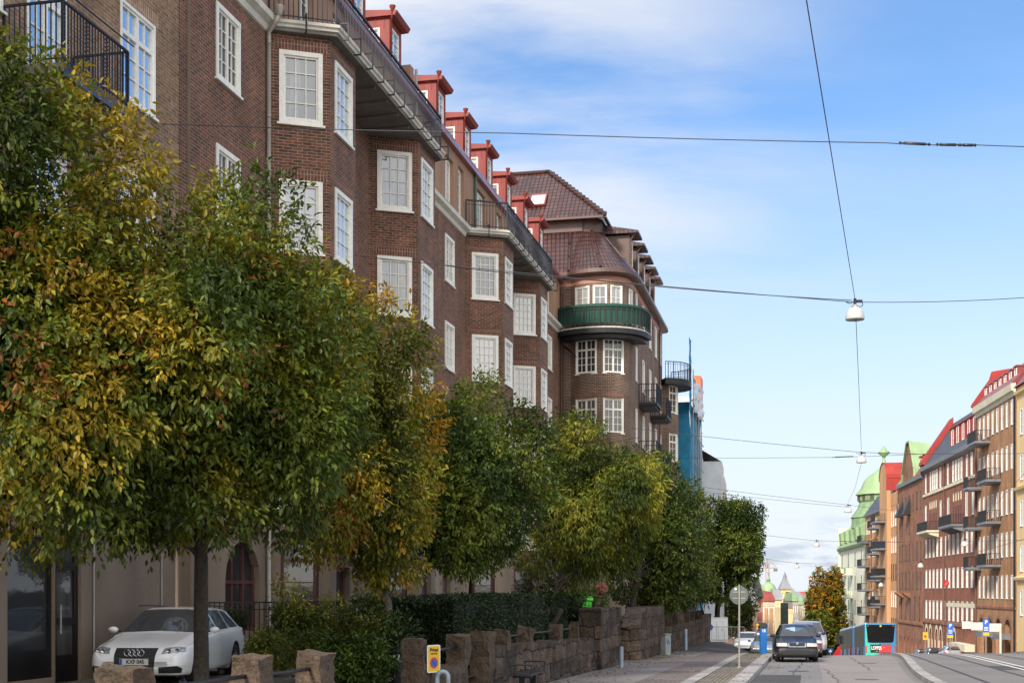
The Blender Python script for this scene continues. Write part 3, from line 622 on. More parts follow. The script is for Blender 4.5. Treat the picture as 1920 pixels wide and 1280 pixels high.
for i, q in enumerate(lo):
    x, y = q
    if i <= 1: hi.append((1.5, .3 - .6 * i))
    elif pts[i][0] < 2 and i <= len(bow) + 1:
        t = (i - 1) / (len(bow) - 1); hi.append((1.5 + .7 * t ** 2, -.6 - 1.4 * (1 - (1 - t) ** 2)))
    else: hi.append((x, -2.0))
lo = [(lo[0][0], 8.5)] + [tuple(q) for q in lo]; hi = [(1.5, 8.5)] + hi
def loft(lo, z0, hi, z1, mb):
    acc = 0
    for i in range(len(lo) - 1):
        l = max(math.dist(lo[i], lo[i + 1]), math.dist(hi[i], hi[i + 1])); sl_ = math.hypot(z1 - z0, 1.7)
        mb.face([(*lo[i], z0), (*lo[i + 1], z0), (*hi[i + 1], z1), (*hi[i], z1)], [(acc, 0), (acc + l, 0), (acc + l, sl_), (acc, sl_)]); acc += l
mb = MB(); loft(lo, 19.74, hi, 22.5, mb); mb.build('mansard_roof', TILE, B)
mb = MB(); loft([(x - .1 if i < 6 else x, y - .08) for i, (x, y) in enumerate(hi)], 22.46, [(x - .1 if i < 6 else x, y - .08) for i, (x, y) in enumerate(hi)], 23.25, mb); mb.build('roof_band', BROWN, B)
e0 = (1.0, 8.5); e1 = (1.0, -2.35); e2 = (17.2, -2.35); r0, r1, r2 = (4.4, 8.5, 26.9), (4.4, 1.5, 26.9), (17.2, 1.5, 26.9); ez = 23.2
mb = MB(); mb.face([(*e0, ez), (*e1, ez), r1, r0], [(0, 0), (10.85, 0), (7, 5), (0, 5)]); mb.face([(*e1, ez), (*e2, ez), r2, r1], [(0, 0), (20.5, 0), (20.5, 5.3), (3.4, 5.3)])
mb.face([r0, r1, r2, (17.2, 8.5, 22)], None); up = mb.build('upper_roof', TILE, B)
mb = MB(); mb.tube([(1.0, -2.35, 23.28), (4.4, 1.5, 26.98)], .12, 8); mb.tube([(4.4, 1.5, 26.98), (4.4, 8.5, 26.98)], .12, 8)
for i in range(16): t = i / 16; a = Vector((1.0, -2.35, 23.28)).lerp(Vector((4.4, 1.5, 26.98)), t); mb.lathe([(.15, -.1), (.15, .1)], 8, tuple(a))
mb.build('ridge_tiles', TILE, up); mb = MB(); mb.bar((.98, -2.3, 23.12), (.98, 8.5, 23.12), .16, .12); mb.bar((.98, -2.37, 23.12), (17.2, -2.37, 23.12), .16, .12); mb.build('gutter', BROWN, up)
for i in (2, 12, len(bow)): 
    a = Vector((*lo[i], 19.78)); b = Vector((*hi[i], 22.5)); mb = MB(); mb.tube([a, b], .09, 6); mb.build('hip_tiles', TILE, B)
# skylight on the near slope
sk = MB(); nrm = Vector((-3.7, 0, 3.4)).normalized(); c = Vector((2.25, 1.75, 24.62)); ex = Vector((0, -1, 0)); ey = Vector((3.4, 0, 3.7)).normalized()
def onp(a, b, h): return c + ex * a + ey * b + nrm * h
for a0, a1, b0, b1 in ((-.5, .5, -.62, -.52), (-.5, .5, .52, .62), (-.5, -.42, -.52, .52), (.42, .5, -.52, .52)):
    m_ = Matrix((( *ex, 0), (*ey, 0), (*nrm, 0), (0, 0, 0, 1))).transposed(); m_.translation = c; sk.box(a0, a1, b0, b1, .0, .12, m_)
sk_ = sk.build('skylight', REDB, B); g = MB(); g.face([onp(-.43, -.53, .08), onp(.43, -.53, .08), onp(.43, .53, .08), onp(-.43, .53, .08)]); g.build('pane', glass('skylight_glass', (.5, .55, .6), (.6, .6, .6), 0, 1, .3), sk_)
for i, x in enumerate((3.6, 6.6, 9.6, 12.6, 15.4)):
    mb = MB(); mb.box(x - .65, x + .65, -3.55, -1.6, 20.5, 22.5); d = mb.build('dormer', BROWN, B)
    g = MB(); g.prismx([(-4.1, 22.55), (-4.1, 22.68), (-1.4, 23.2), (-1.4, 22.55)], x - .95, x + .95); g.build('dormer_roof', TILE, d)
    pp = Path([(x - .65, -3.56), (x + .65, -3.56)]); window(d, pp, .65, 20.75, 1.0, 1.5, 2, 3, .05, .04, .03, .05, WHITE, GL)
    g = MB(); g.tube([(x - .72, -3.9, 22.6), (x - .72, -3.62, 22.2), (x - .72, -3.62, 19.8)], .05, 6); g.build('rain_pipe', BROWN, d)
# green balcony round the tower
i0 = 1; bb = Path(PB.p[1:1 + len(bow)]); of = bb.offset(1.05); inn = [tuple(q) for q in bb.p]
pl = [tuple(inn[0] if False else (of[0][0] + 1.0, of[0][1]))] + [tuple(q) for q in of] + [(inn[-1][0], inn[-1][1])]
mb = MB(); poly = [tuple(q) for q in of] + [tuple(q) for q in reversed(inn)]
def slab(mb, outer, inner, z0, z1):
    for i in range(len(outer) - 1):
        a, b, c, d = outer[i], outer[i + 1], inner[i + 1], inner[i]
        mb.face([(*a, z1), (*b, z1), (*c, z1), (*d, z1)]); mb.face([(*a, z0), (*d, z0), (*c, z0), (*b, z0)]); mb.face([(*a, z0), (*b, z0), (*b, z1), (*a, z1)])
    for k in (0, -1): mb.face([(*outer[k], z0), (*inner[k], z0), (*inner[k], z1), (*outer[k], z1)])
slab(mb, bb.offset(1.05), bb.offset(.003), 16.0, 16.28); slab(mb, bb.offset(.8), bb.offset(.003), 15.8, 15.99); gb = mb.build('round_balcony', BLK, B)
mb = MB(); slab(mb, bb.offset(1.0), bb.offset(.95), 16.281, 16.36); mb.build('edge_moulding', CREAM, gb)
railing([tuple(q) for q in bb.offset(1.0)], 16.36, 1.1, .16, .02, .05, True, BLK, 'railing', gb)
mb = MB(); q = bb.offset(.97)
for i in range(len(q) - 1): mb.face([(*q[i], 16.55), (*q[i + 1], 16.55), (*q[i + 1], 17.62), (*q[i], 17.62)])
mb.build('windscreen_cloth', GREENC, gb)
b2 = Path([q for q in PB.p if q[0] >= 16.69 and q[0] <= 19.71 and q[1] < -3.9]); mb = MB(); slab(mb, b2.offset(.9), b2.offset(.003), 15.8, 16.2); rb2 = mb.build('round_balcony', BLK, B); railing([tuple(q) for q in b2.offset(.85)], 16.2, 1.1, .18, .02, .05, True, BLK, 'railing', rb2)
for x, zs in ((5.2, (12.85, 9.5, 6.1)), (11.0, (12.85, 9.5, 6.1))):
    for z in zs: balcony(B, PB, s_x(x), z, 2.6, 1.1, 1.1, .14, .16, BLK, IRON, 0, None, t=.024)
pipe(B, 14.6, -4.05, -1, 19.2, RST); pipe(B, -.08, -.2, .1, 18.6, RST); 
g = MB(); g.tube([(-.08, -.25, 15.6), (-.3, -.6, 15.3), (-.62, -1.0, 14.9)], .04, 6); g.build('rain_pipe', BLK, B)
mb = MB(); mb.face([(0, 0, -2), (0, 8.5, -2), (0, 8.5, 19.74), (0, 0, 19.74)], [(0, -2), (8.5, -2), (8.5, 19.7), (0, 19.7)]); mb.build('end_wall', BRK_B, B)
from mathutils import noise as mn
# ---------------------------------------------------------------- ground sheets
ASPH = M('asphalt', (.175, .168, .172), .9, var=.10, scale=.35, bump=.35, bs=220, fine=.22)
ASPH2 = M('asphalt_warm_patch', (.215, .190, .185), .9, var=.10, scale=.6, bump=.3, bs=200, fine=.18)
ASPHD = M('asphalt_dark_patch', (.055, .055, .06), .9, var=.15, scale=.5, bump=.3, bs=200, fine=.2)
TRAM = M('tram_bed_asphalt', (.165, .155, .152), .9, var=.12, scale=.25, bump=.3, bs=180, fine=.18)
KERB = brick('granite_kerb', (.34, .32, .31), (.26, .245, .24), (.06, .055, .05), 1.1, 4.0, .012, offset=0, var=.12, stain=.25, bump=.4)
SETT = brick('granite_setts', (.24, .19, .175), (.155, .12, .115), (.055, .048, .042), .17, .12, .014, var=.15, stain=.3, bump=.8)
SETT2 = brick('rough_setts', (.27, .23, .18), (.17, .15, .12), (.05, .045, .035), .14, .11, .02, var=.25, stain=.4, bump=.9)
SOIL = M('garden_soil', (.045, .05, .025), .95, var=.5, scale=3, bump=.6, bs=30, fine=.4)
GRAV = M('gravel_verge', (.20, .165, .12), .95, var=.3, scale=4, bump=.7, bs=90, fine=.4)
LAND = M('far_ground', (.10, .10, .085), .95, var=.3, scale=.02)
LINEW = M('road_paint', (.60, .59, .56), .7, var=.12, scale=6, fine=.15)
STEEL = M('rail_steel', (.08, .075, .072), .35, .8, var=.3)
def sheet(name, xs, ys, zf, mat):
    v = []; f = []; nx = len(xs)
    for y in ys:
        for x in xs: v.append((x, y, zf(x, y)))
    for j in range(len(ys) - 1):
        for i in range(nx - 1): f.append((j * nx + i, j * nx + i + 1, (j + 1) * nx + i + 1, (j + 1) * nx + i))
    me = bpy.data.meshes.new(name); me.from_pydata(v, [], f); me.materials.append(mat); me.polygons.foreach_set('use_smooth', [True] * len(f)); o = obj(name, me); tag(o, kind='structure'); return o
xs = list(np.concatenate([[-3000, -1200, -400, -120, -60], np.arange(-30, 70, 1.25), [90, 140, 400, 1200, 3000]])); ys = list(np.concatenate([[-400, -100, -30], np.arange(0, 130, 1.0), np.arange(130, 460, 8), [600, 1000, 2000, 3500]]))
sheet('ground', xs, ys, G, LAND)
fn = lambda a: a if callable(a) else (lambda u: a)
def strip(name, va, vb, u0, u1, dz, mat, thick=0, zf=None, step=1.0, kind='structure'):
    va, vb = fn(va), fn(vb); mb = MB(); n = max(1, int((u1 - u0) / step)); us = [u0 + (u1 - u0) * i / n for i in range(n + 1)]
    k = max(1, int(abs(vb(u0) - va(u0)) / 1.0))
    zf = zf or (lambda u, v: GU(u, v) + dz)
    def pt(u, t): v = va(u) + (vb(u) - va(u)) * t; return (*L(u, v)[:2], zf(u, v))
    for i in range(n):
        for j in range(k):
            q = [(us[i], j / k), (us[i + 1], j / k), (us[i + 1], (j + 1) / k), (us[i], (j + 1) / k)]
            mb.face([pt(*a) for a in q], [(a[0], va(a[0]) + (vb(a[0]) - va(a[0])) * a[1]) for a in q])
        if thick:
            for t in (0, 1):
                a, b = pt(us[i], t), pt(us[i + 1], t); mb.face([a, b, (b[0], b[1], b[2] - thick), (a[0], a[1], a[2] - thick)], [(us[i], 0), (us[i + 1], 0), (us[i + 1], thick), (us[i], thick)])
    o = mb.build(name, mat, fix=True); me = o.data; me.polygons.foreach_set('use_smooth', [not thick] * len(me.polygons)); tag(o, kind=kind); return o
vk = lambda u: -3.05 - .95 * sstep(36, 66, u)
strip('road', 1.56, lambda u: vk(u) + .02, -20, 150, .004, ASPH)
strip('road_patch', -.4, lambda u: vk(u) + .25, 30, 64, .008, ASPH2)
strip('kerb', 1.5, 1.95, -10, 140, .13, KERB, .2)
strip('verge_strip', 1.955, 2.75, -10, 62, .11, SETT2)
strip('verge_strip', 1.955, 2.75, 62, 140, .11, GRAV)
strip('edging_stones', 2.755, 3.1, -10, 140, .125, KERB)
strip('pavement', 3.105, 6.75, -10, 66, .115, SETT)
strip('pavement_asphalt', 4.2, 6.3, -10, 47, .121, ASPH2)
strip('pavement_asphalt', 4.6, 6.3, 55, 66, .121, ASPH2)
strip('side_road', 3.105, 14, 66.01, 140, .12, ASPHD)
strip('median_kerb', vk, lambda u: vk(u) - .30, -10, 150, .13, KERB, .2)
strip('tram_bed', lambda u: vk(u) - .305, -11.4, -10, 150, .10, TRAM)
strip('right_kerb', -11.4, -11.65, -10, 150, .22, KERB, .2)
strip('right_pavement', -11.655, -20, -10, 200, .215, ASPH)
for v in (-4.35, -5.79, -8.1, -9.54): 
    for q, w, m in ((v, .06, STEEL), (v - .075, .045, ASPHD)): o = strip('tram_rail', q, q - w, -10, 150, .106, m)
for v in (-6.55, -6.9): strip('road_marking', v, v - .11, -10, 150, .106, LINEW)
strip('road_marking', 1.2, -.7, 50.3, 50.42, .012, LINEW)
strip('road_marking', 1.2, -.7, 56.4, 56.52, .012, LINEW)
ODR = ASPHD
for k, (v0, u0, u1, dv) in enumerate(((-.9, 33, 46, .35), (.5, 40, 61, -.5), (-2.0, 45, 60, .25))): strip('tar_seam', (lambda v0, u0, u1, dv: (lambda u: v0 + dv * (u - u0) / (u1 - u0) + .06 * sin(u * 2.1)))(v0, u0, u1, dv), (lambda v0, u0, u1, dv: (lambda u: v0 - .03 + dv * (u - u0) / (u1 - u0) + .06 * sin(u * 2.1)))(v0, u0, u1, dv), u0, u1, .0135, ASPHD)
strip('road_patch', 1.45, .2, 36, 41, .010, ASPHD); strip('road_patch', -5.9, -7.6, 44, 47.5, .104, ASPHD)
for k, (u, v) in enumerate(((38.5, -1.6), (44, .3), (52, -2.2))):
    p = L(u, v, GU(u, v) + .013); mb = MB(); mb.lathe([(.001, .006), (.29, .006), (.31, .004), (.34, 0)], 20); o = mb.build('manhole_cover', STEEL, None, loc=p); o.rotation_euler = (-.0192, 0, 0); tag(o, kind='structure')
zp = lambda u, v: .03 + .36 * sstep(36, 48, u)
strip('garden_ground', 6.62, 13.98, 3, 46.3, 0, SOIL, zf=zp)
strip('garden_ground', 9.0, 13.98, 46.31, 50, 0, SOIL, zf=zp)
strip('garden_ground', 6.62, 13.98, 50.01, 90, 0, SOIL, zf=zp)
strip('parking_area', 7.4, 13.7, 3, 27.5, 0, SETT2, zf=lambda u, v: zp(u, v) + .006)
# distant wooded hills
HILL = M('hill_forest', (.045, .065, .060), .95, var=.35, scale=.03)
mb = MB()
hp = [(-900 + i * 40, 2600 + 60 * sin(i * .5), -2 + 12 * mn.noise(Vector((i * .13, 0, 0))) + 5 * mn.noise(Vector((i * .6, 3, 0)))) for i in range(110)]
for i in range(len(hp) - 1): a, b = hp[i], hp[i + 1]; mb.face([(a[0], a[1] - 500, -45), (b[0], b[1] - 500, -45), (b[0], b[1], b[2]), (a[0], a[1], a[2])]); mb.face([(a[0], a[1], a[2]), (b[0], b[1], b[2]), (b[0], b[1] + 400, -30), (a[0], a[1] + 400, -30)])
tag(mb.build('hills', HILL, smooth=True), kind='structure')
# ---------------------------------------------------------------- foliage
def leaf_mesh(name, pos, d, nrm, ln, wd, col, mat):
    """pos,d,nrm (n,3); folded two-triangle-pair leaves with a colour each"""
    n = len(pos); side = np.cross(d, nrm); side /= np.linalg.norm(side, axis=1, keepdims=True) + 1e-9; up = np.cross(side, d)
    ln = ln[:, None]; wd = wd[:, None]
    v = np.empty((n, 6, 3), 'f')
    v[:, 0] = pos; v[:, 1] = pos + d * ln * .38 + side * wd * .5 + up * wd * .12; v[:, 2] = pos + d * ln * .80 + side * wd * .30 - up * ln * .03
    v[:, 3] = pos + d * ln - up * ln * .12; v[:, 4] = pos + d * ln * .80 - side * wd * .30 - up * ln * .03; v[:, 5] = pos + d * ln * .38 - side * wd * .5 + up * wd * .12
    me = bpy.data.meshes.new(name); me.vertices.add(n * 6); me.vertices.foreach_set('co', v.reshape(-1))
    base = (np.arange(n) * 6)[:, None]; q = np.concatenate([base + np.array([0, 1, 2, 3]), base + np.array([0, 3, 4, 5])], axis=1).reshape(-1)
    me.loops.add(n * 8); me.loops.foreach_set('vertex_index', q.astype('i')); me.polygons.add(n * 2); me.polygons.foreach_set('loop_start', (np.arange(n * 2) * 4).astype('i'))
    me.update(calc_edges=True); at = me.color_attributes.new('leaf', 'FLOAT_COLOR', 'POINT'); c = np.ones((n, 6, 4), 'f'); c[:, :, :3] = col[:, None, :]; at.data.foreach_set('color', c.reshape(-1)); me.materials.append(mat); return me
def unit(a): return a / (np.linalg.norm(a, axis=-1, keepdims=True) + 1e-9)
def fbm(p, s, seed): return np.array([mn.noise(Vector((q[0] * s + seed, q[1] * s, q[2] * s))) for q in p])
def foliage(rng, blobs, tips, per, ln, wd, pal, accents=(), droop=.45, spread=.10, seed=0.0, density=None):
    """blobs: (centre, radii); leaves grow as drooping whorls on twig tips scattered over every blob"""
    vol = np.array([b[1][0] * b[1][2] for b in blobs]); cnt = np.maximum(3, (tips * vol / vol.sum()).astype(int)); T = []; O = []
    for (c, r), k in zip(blobs, cnt):
        d = unit(rng.normal(size=(k, 3))); rr = (.35 + .65 * rng.random((k, 1)) ** .45); T.append(np.array(c) + d * np.array(r) * rr); O.append(d)
    T = np.concatenate(T); O = np.concatenate(O); n = len(T); ctr = np.mean([b[0] for b in blobs], axis=0)
    O = unit(O * .7 + unit(T - ctr) * .5 + np.array([0, 0, -.05]))
    pos = np.repeat(T, per, 0); o = np.repeat(O, per, 0); m = n * per
    rnd = unit(rng.normal(size=(m, 3))); d = unit(o * .55 + rnd * .75 + np.array([0, 0, -droop])); pos = pos + rnd * spread * rng.random((m, 1)) + o * spread * rng.normal(size=(m, 1)) * .8
    nr = unit(rng.normal(size=(m, 3)) * .55 + np.array([0, 0, 1.0]) + o * .35)
    L_ = ln * (.65 + .6 * rng.random(m)); W_ = wd * L_ / ln * (.8 + .4 * rng.random(m))
    pal = np.array(pal) * np.array((1.80, 1.60, .78) if np.max(pal) < .26 else (1.35, 1.3, 1.2)); g = fbm(T, .8, seed); idx = np.clip(((g + .45) / .9) * len(pal) + rng.normal(size=n) * .75, 0, len(pal) - 1).astype(int); col = np.repeat(pal[idx], per, 0)
    for (ac, ar, acol, pr) in accents:
        dist = np.linalg.norm((T - np.array(ac)) / ar, axis=1); hit = (rng.random(n) < pr * np.clip(1.3 - dist, 0, 1)); h = np.repeat(hit, per); acs = np.array(acol); col[h] = acs[rng.integers(0, len(acs), h.sum())]
    col = col * (.7 + .6 * rng.random((m, 1)))
    return pos, d, nr, L_, W_, col
_PS = 1.9
LEAF = leafmat('leaf_blade', .35, .45)
LEAFD = leafmat('leaf_blade_glossy', .15, .35)
BARK = M('tree_bark', (.032, .025, .019), .95, var=.35, scale=5, bump=.8, bs=18, fine=.3, streak=1)
BARK2 = M('tree_bark_grey', (.15, .135, .11), .95, var=.35, scale=5, bump=.8, bs=18, fine=.3, streak=1)
OLV = [(.022, .040, .010), (.040, .062, .014), (.065, .090, .018), (.095, .118, .022), (.125, .122, .022), (.165, .135, .022)]
GRN = [(.018, .036, .010), (.030, .056, .014), (.048, .080, .020), (.070, .105, .028), (.095, .125, .034)]
YLW = [(.045, .062, .014), (.075, .092, .018), (.12, .13, .022), (.17, .15, .022), (.22, .14, .02)]
LIM = [(.022, .040, .010), (.045, .068, .014), (.075, .10, .020), (.115, .135, .028), (.16, .17, .038)]
DRK = [(.010, .022, .008), (.016, .033, .010), (.026, .046, .013), (.04, .062, .018), (.06, .075, .02)]
ORG = [(.27, .085, .018), (.22, .10, .02), (.30, .12, .02), (.16, .07, .02)]
YEL = [(.50, .33, .02), (.55, .40, .03), (.42, .26, .02)]
AUT = [(.07, .085, .016), (.12, .12, .02), (.06, .075, .014), (.13, .12, .02), (.16, .125, .02), (.09, .085, .014), (.15, .095, .016), (.21, .12, .018), (.25, .135, .02), (.20, .09, .016), (.075, .08, .015)]
def tree(label, base, trunk_h, tr, crown_c, crown_r, pal, nt_, per, ln, wd, nb=26, accents=(), seed=1, droop=.45, cat='tree', group=None, extra=(), bark=BARK, mat=None, stems=1, name='leafy_tree', lean=0):
    rng = np.random.default_rng(seed); base = Vector(base); cc = Vector(crown_c); cr = np.array(crown_r, float)
    t = thing(name, label, cat, base, 0, group); top = Vector((base.x + (cc.x - base.x) * .25, base.y + (cc.y - base.y) * .25, base.z + trunk_h))
    blobs = []
    for i in range(nb):
        a = rng.random() * 2 * PI; zz = -1 + 2 * (i + .5) / nb; rr = math.sqrt(max(0, 1 - zz * zz)); k = .50 + .24 * rng.random() if i % 4 else .25 * rng.random()
        c = np.array(cc) + np.array([rr * cos(a * 7.3 + i * 2.399), rr * sin(a * 7.3 + i * 2.399), zz]) * cr * k * 1.12; s = .30 + .16 * rng.random(); blobs.append((c - np.array(base), cr * s))
    blobs += [(np.array(e[0]) - np.array(base), np.array(e[1])) for e in extra]
    mb = MB()
    for k in range(stems):
        off = Vector(((k - (stems - 1) / 2) * tr * 2.2, 0, 0)) if stems > 1 else Vector()
        pts = [off * .4 + Vector((0, 0, -.15)), off * .5 + Vector((0, 0, .1)), off + (top - base) * .5 + Vector((rng.normal() * .03, rng.normal() * .03, 0)), off * 2 + (top - base)]
        pts = [Vector(q) for q in catmull(pts, 4)]; mb.tube(pts, [tr * (1.25 if i < 2 else 1.12 - .35 * i / len(pts)) for i in range(len(pts))], 12)
    ldr = Vector(cc) - base + Vector((0, 0, cr[2] * .25)); tp = top - base
    if stems == 1: mb.tube([tp - Vector((0, 0, .05)), tp.lerp(ldr, .35) + Vector((rng.normal() * .1, rng.normal() * .1, 0)), tp.lerp(ldr, .7) + Vector((rng.normal() * .12, rng.normal() * .12, 0)), ldr], [tr * .78, tr * .6, tr * .4, tr * .12], 8)
    for c, r in blobs:
        e = Vector(c); f = min(1, max(0, (e.z - tp.z) / max(.1, ldr.z - tp.z) - .25 - .15 * rng.random())); s = tp.lerp(ldr, f); e = s + (e - s) * .9; mid = s.lerp(e, .5) + Vector((rng.normal() * .15, rng.normal() * .15, .10)) * cr[0] * .35
        r0 = tr * (.26 + .16 * rng.random()) * (1 - .55 * f); q = [Vector(x) for x in catmull([s, mid, e], 5)]; mb.tube(q, [r0 * (1 - .85 * i / len(q)) for i in range(len(q))], 6)
        for j in range(4):
            a = q[4 + j * 2 if j < 3 else 9]; b = a + Vector(rng.normal(size=3)) * cr[0] * .16 + Vector((0, 0, .05)); mb.tube([a, a.lerp(b, .5) + Vector((0, 0, .05)), b], [r0 * .35, r0 * .22, r0 * .08], 5)
    mb.build('trunk', bark, t, smooth=True)
    acc = [(np.array(a[0]) - np.array(base), a[1], a[2], a[3]) for a in accents]
    obj('crown', leaf_mesh('crown', *foliage(rng, blobs, nt_, per, ln, wd, pal, acc, droop, seed=seed * 1.7), mat or LEAF), t)
    return t
def shrub(name, label, base, r, pal, nt_, per, ln, wd, seed, cat='shrub', group=None, nb=7, mat=None, up=.0):
    rng = np.random.default_rng(seed); base = Vector(base); t = thing(name, label, cat, base, 0, group); r = np.array(r, float); bl = []
    for i in range(nb): a = rng.random() * 2 * PI; bl.append((np.array([cos(a) * r[0] * .5 * rng.random() ** .5, sin(a) * r[1] * .5 * rng.random() ** .5, r[2] * (.5 + .45 * rng.random())]), r * np.array([.5, .5, .42]) * (.8 + .4 * rng.random())))
    mb = MB()
    for c, _ in bl:
        mb.tube([(rng.normal() * .04, rng.normal() * .04, -.05), tuple(c * .5 + np.array([0, 0, .05])), tuple(c)], [.022, .015, .006], 5)
    mb.build('stem', BARK, t); obj('foliage', leaf_mesh('foliage', *foliage(rng, bl, nt_, per, ln, wd, pal, (), .1 - up, .07, seed=seed), mat or LEAFD), t); return t
def pxr(px, py, Y): return tuple(P(px, py, Y))
# T0: trunk out of frame at left; T1..T6 along the garden
SC_ = lambda Y: F / Y
def ptree(label, tx, Y, cx, cy, rx, ry, th, tr, pal, nt_, per, ln, wd, zb=None, Yc=None, **k):
    Yc = Yc or Y; s = Yc / F; b = P(tx, HY, Y); u, v = uv_of(b.x, b.y); z = zp(u, v) if zb is None else zb
    c = P(cx, cy, Yc); return tree(label, (b.x, b.y, z), th, tr, c, (rx * s, rx * s * .95, ry * s), pal, nt_, per, ln, wd, **k)
GT = 'street trees with autumn tinged crowns in front of the brick building'
ptree('big olive and orange leaved tree at far left, its trunk outside the photo', -60, 16.5, 30, 590, 345, 520, 2.6, .13, OLV[:5] + GRN[3:4] + OLV[5:], 8200, 9, .105, .046, nb=34, seed=3, group=GT, extra=[(pxr(60, 190, 16.8), (.8, .8, .7)), (pxr(150, 250, 16.8), (.7, .7, .6)), (pxr(190, 400, 16.6), (.6, .7, .7))], accents=[(pxr(70, 380, 15), .9, ORG, .75), (pxr(40, 650, 15), .6, ORG, .5), (pxr(140, 470, 14.6), .42, YEL, 1.3), (pxr(200, 330, 15), .6, ORG, .25), (pxr(30, 570, 14.6), .3, YEL, .8)])
ptree('olive green tree with thick bare trunk in front of the white car', 379, 18.2, 372, 722, 290, 362, 2.2, .112, OLV[:2] + GRN[1:3] + OLV[2:5], 8000, 9, .10, .044, nb=32, seed=5, group=GT, accents=[(pxr(520, 480, 17), .45, ORG, .5), (pxr(330, 640, 16.3), .35, YEL, .9), (pxr(200, 760, 16.6), .6, ORG, .35), (pxr(450, 760, 16.8), .7, ORG, .28), (pxr(230, 560, 16.3), .8, ORG, .2)], extra=[(pxr(480, 470, 18.2), (.5, .5, .45)), (pxr(215, 330, 18.2), (.7, .7, .6)), (pxr(560, 640, 18.4), (.5, .6, .6)), (pxr(600, 800, 18.8), (.55, .6, .7)), (pxr(540, 950, 18.6), (.6, .6, .5)), (pxr(200, 960, 18), (.8, .7, .45)), (pxr(400, 960, 17.8), (.8, .7, .45))])
ptree('yellowing tree with slim trunk beside the yellow parking sign', 745, 26.3, 668, 790, 178, 300, 1.55, .092, YLW, 7000, 9, .11, .046, nb=30, seed=8, group=GT, Yc=25, bark=BARK2, accents=[(pxr(700, 900, 24), .9, YEL, .22), (pxr(640, 560, 24), .7, GRN, .8), (pxr(660, 960, 24), .6, ORG, .3)], extra=[(pxr(540, 880, 24.5), (.7, .6, .5)), (pxr(600, 540, 25), (.6, .6, .55)), (pxr(745, 960, 26), (.75, .8, .8)), (pxr(690, 1040, 26), (.6, .7, .5)), (pxr(800, 800, 26), (.45, .5, .7)), (pxr(590, 700, 25), (.7, .6, .9)), (pxr(600, 1010, 24.5), (.7, .6, .5)), (pxr(740, 1060, 25.5), (.7, .6, .5))])
ptree('full green tree standing left of the clipped hedge', 880, 33, 893, 905, 150, 200, 1.6, .10, GRN, 6400, 9, .115, .05, nb=30, seed=12, group=GT, extra=[(pxr(850, 1000, 32), (.8, .7, .6)), (pxr(960, 960, 33), (.6, .6, .8))])
ptree('light green drooping cherry tree with several stems behind the hedge', 1000, 38, 1105, 945, 145, 145, 1.2, .09, LIM, 6200, 9, .15, .042, nb=30, seed=15, group=GT, droop=.75, Yc=40, stems=3, extra=[(pxr(1090, 800, 40), (.7, .6, .35)), (pxr(1190, 950, 40), (.8, .8, .7)), (pxr(1010, 1030, 39), (.9, .8, .8)), (pxr(1110, 1040, 40), (1.0, .8, .6))])
ptree('dark green tree with forked trunk beside the garden steps', 1185, 58, 1225, 1000, 115, 135, 2.0, .16, DRK[1:] + GRN[1:3], 6000, 9, .15, .07, nb=30, seed=21, group=GT, Yc=60, accents=[(pxr(1300, 1040, 58), 1.2, LIM, .5)], extra=[(pxr(1235, 880, 62), (1.0, .9, .9)), (pxr(1275, 935, 62), (1.1, .9, .8)), (pxr(1150, 1090, 58), (1.2, 1, .8))])
ptree('rounded dark green tree overhanging the pavement above the stone wall', 1345, 80, 1360, 1016, 74, 84, 2.2, .16, DRK[1:] + GRN[2:4], 6000, 9, .17, .08, nb=32, seed=24, group=GT, Yc=78, accents=[(pxr(1310, 1050, 76), 1.6, LIM, .35)], extra=[(pxr(1305, 1085, 77), (1.5, 1.2, 1.2)), (pxr(1345, 1100, 79), (1.3, 1.2, 1.0)), (pxr(1395, 1060, 78), (1.0, 1.0, 1.3))])
# far autumn tree beside the white building
b = P(1546, HY, 215); tree('tall orange autumn tree beside the pale green roofed building', (b.x, b.y, G(b.x, b.y)), 6, .35, P(1551, 1150, 215), (3.5, 3.6, 7.4), AUT + [(.05, .07, .015)] * 2, 4200, 8, .4, .24, nb=34, seed=31, group='autumn trees down the hill', name='autumn_tree', extra=[(P(1562, 1080, 215), (1.2, 1.3, 1.8)), (P(1530, 1200, 205), (1.6, 1.6, 2.2))])
b = P(1532, HY, 200); tree('lower green and yellow tree in front of the tall autumn tree', (b.x, b.y, G(b.x, b.y)), 3, .25, P(1545, 1190, 198), (3.2, 2.5, 3.6), LIM[:3] + AUT[:3], 2200, 8, .4, .24, nb=20, seed=33, group='autumn trees down the hill', name='autumn_tree')
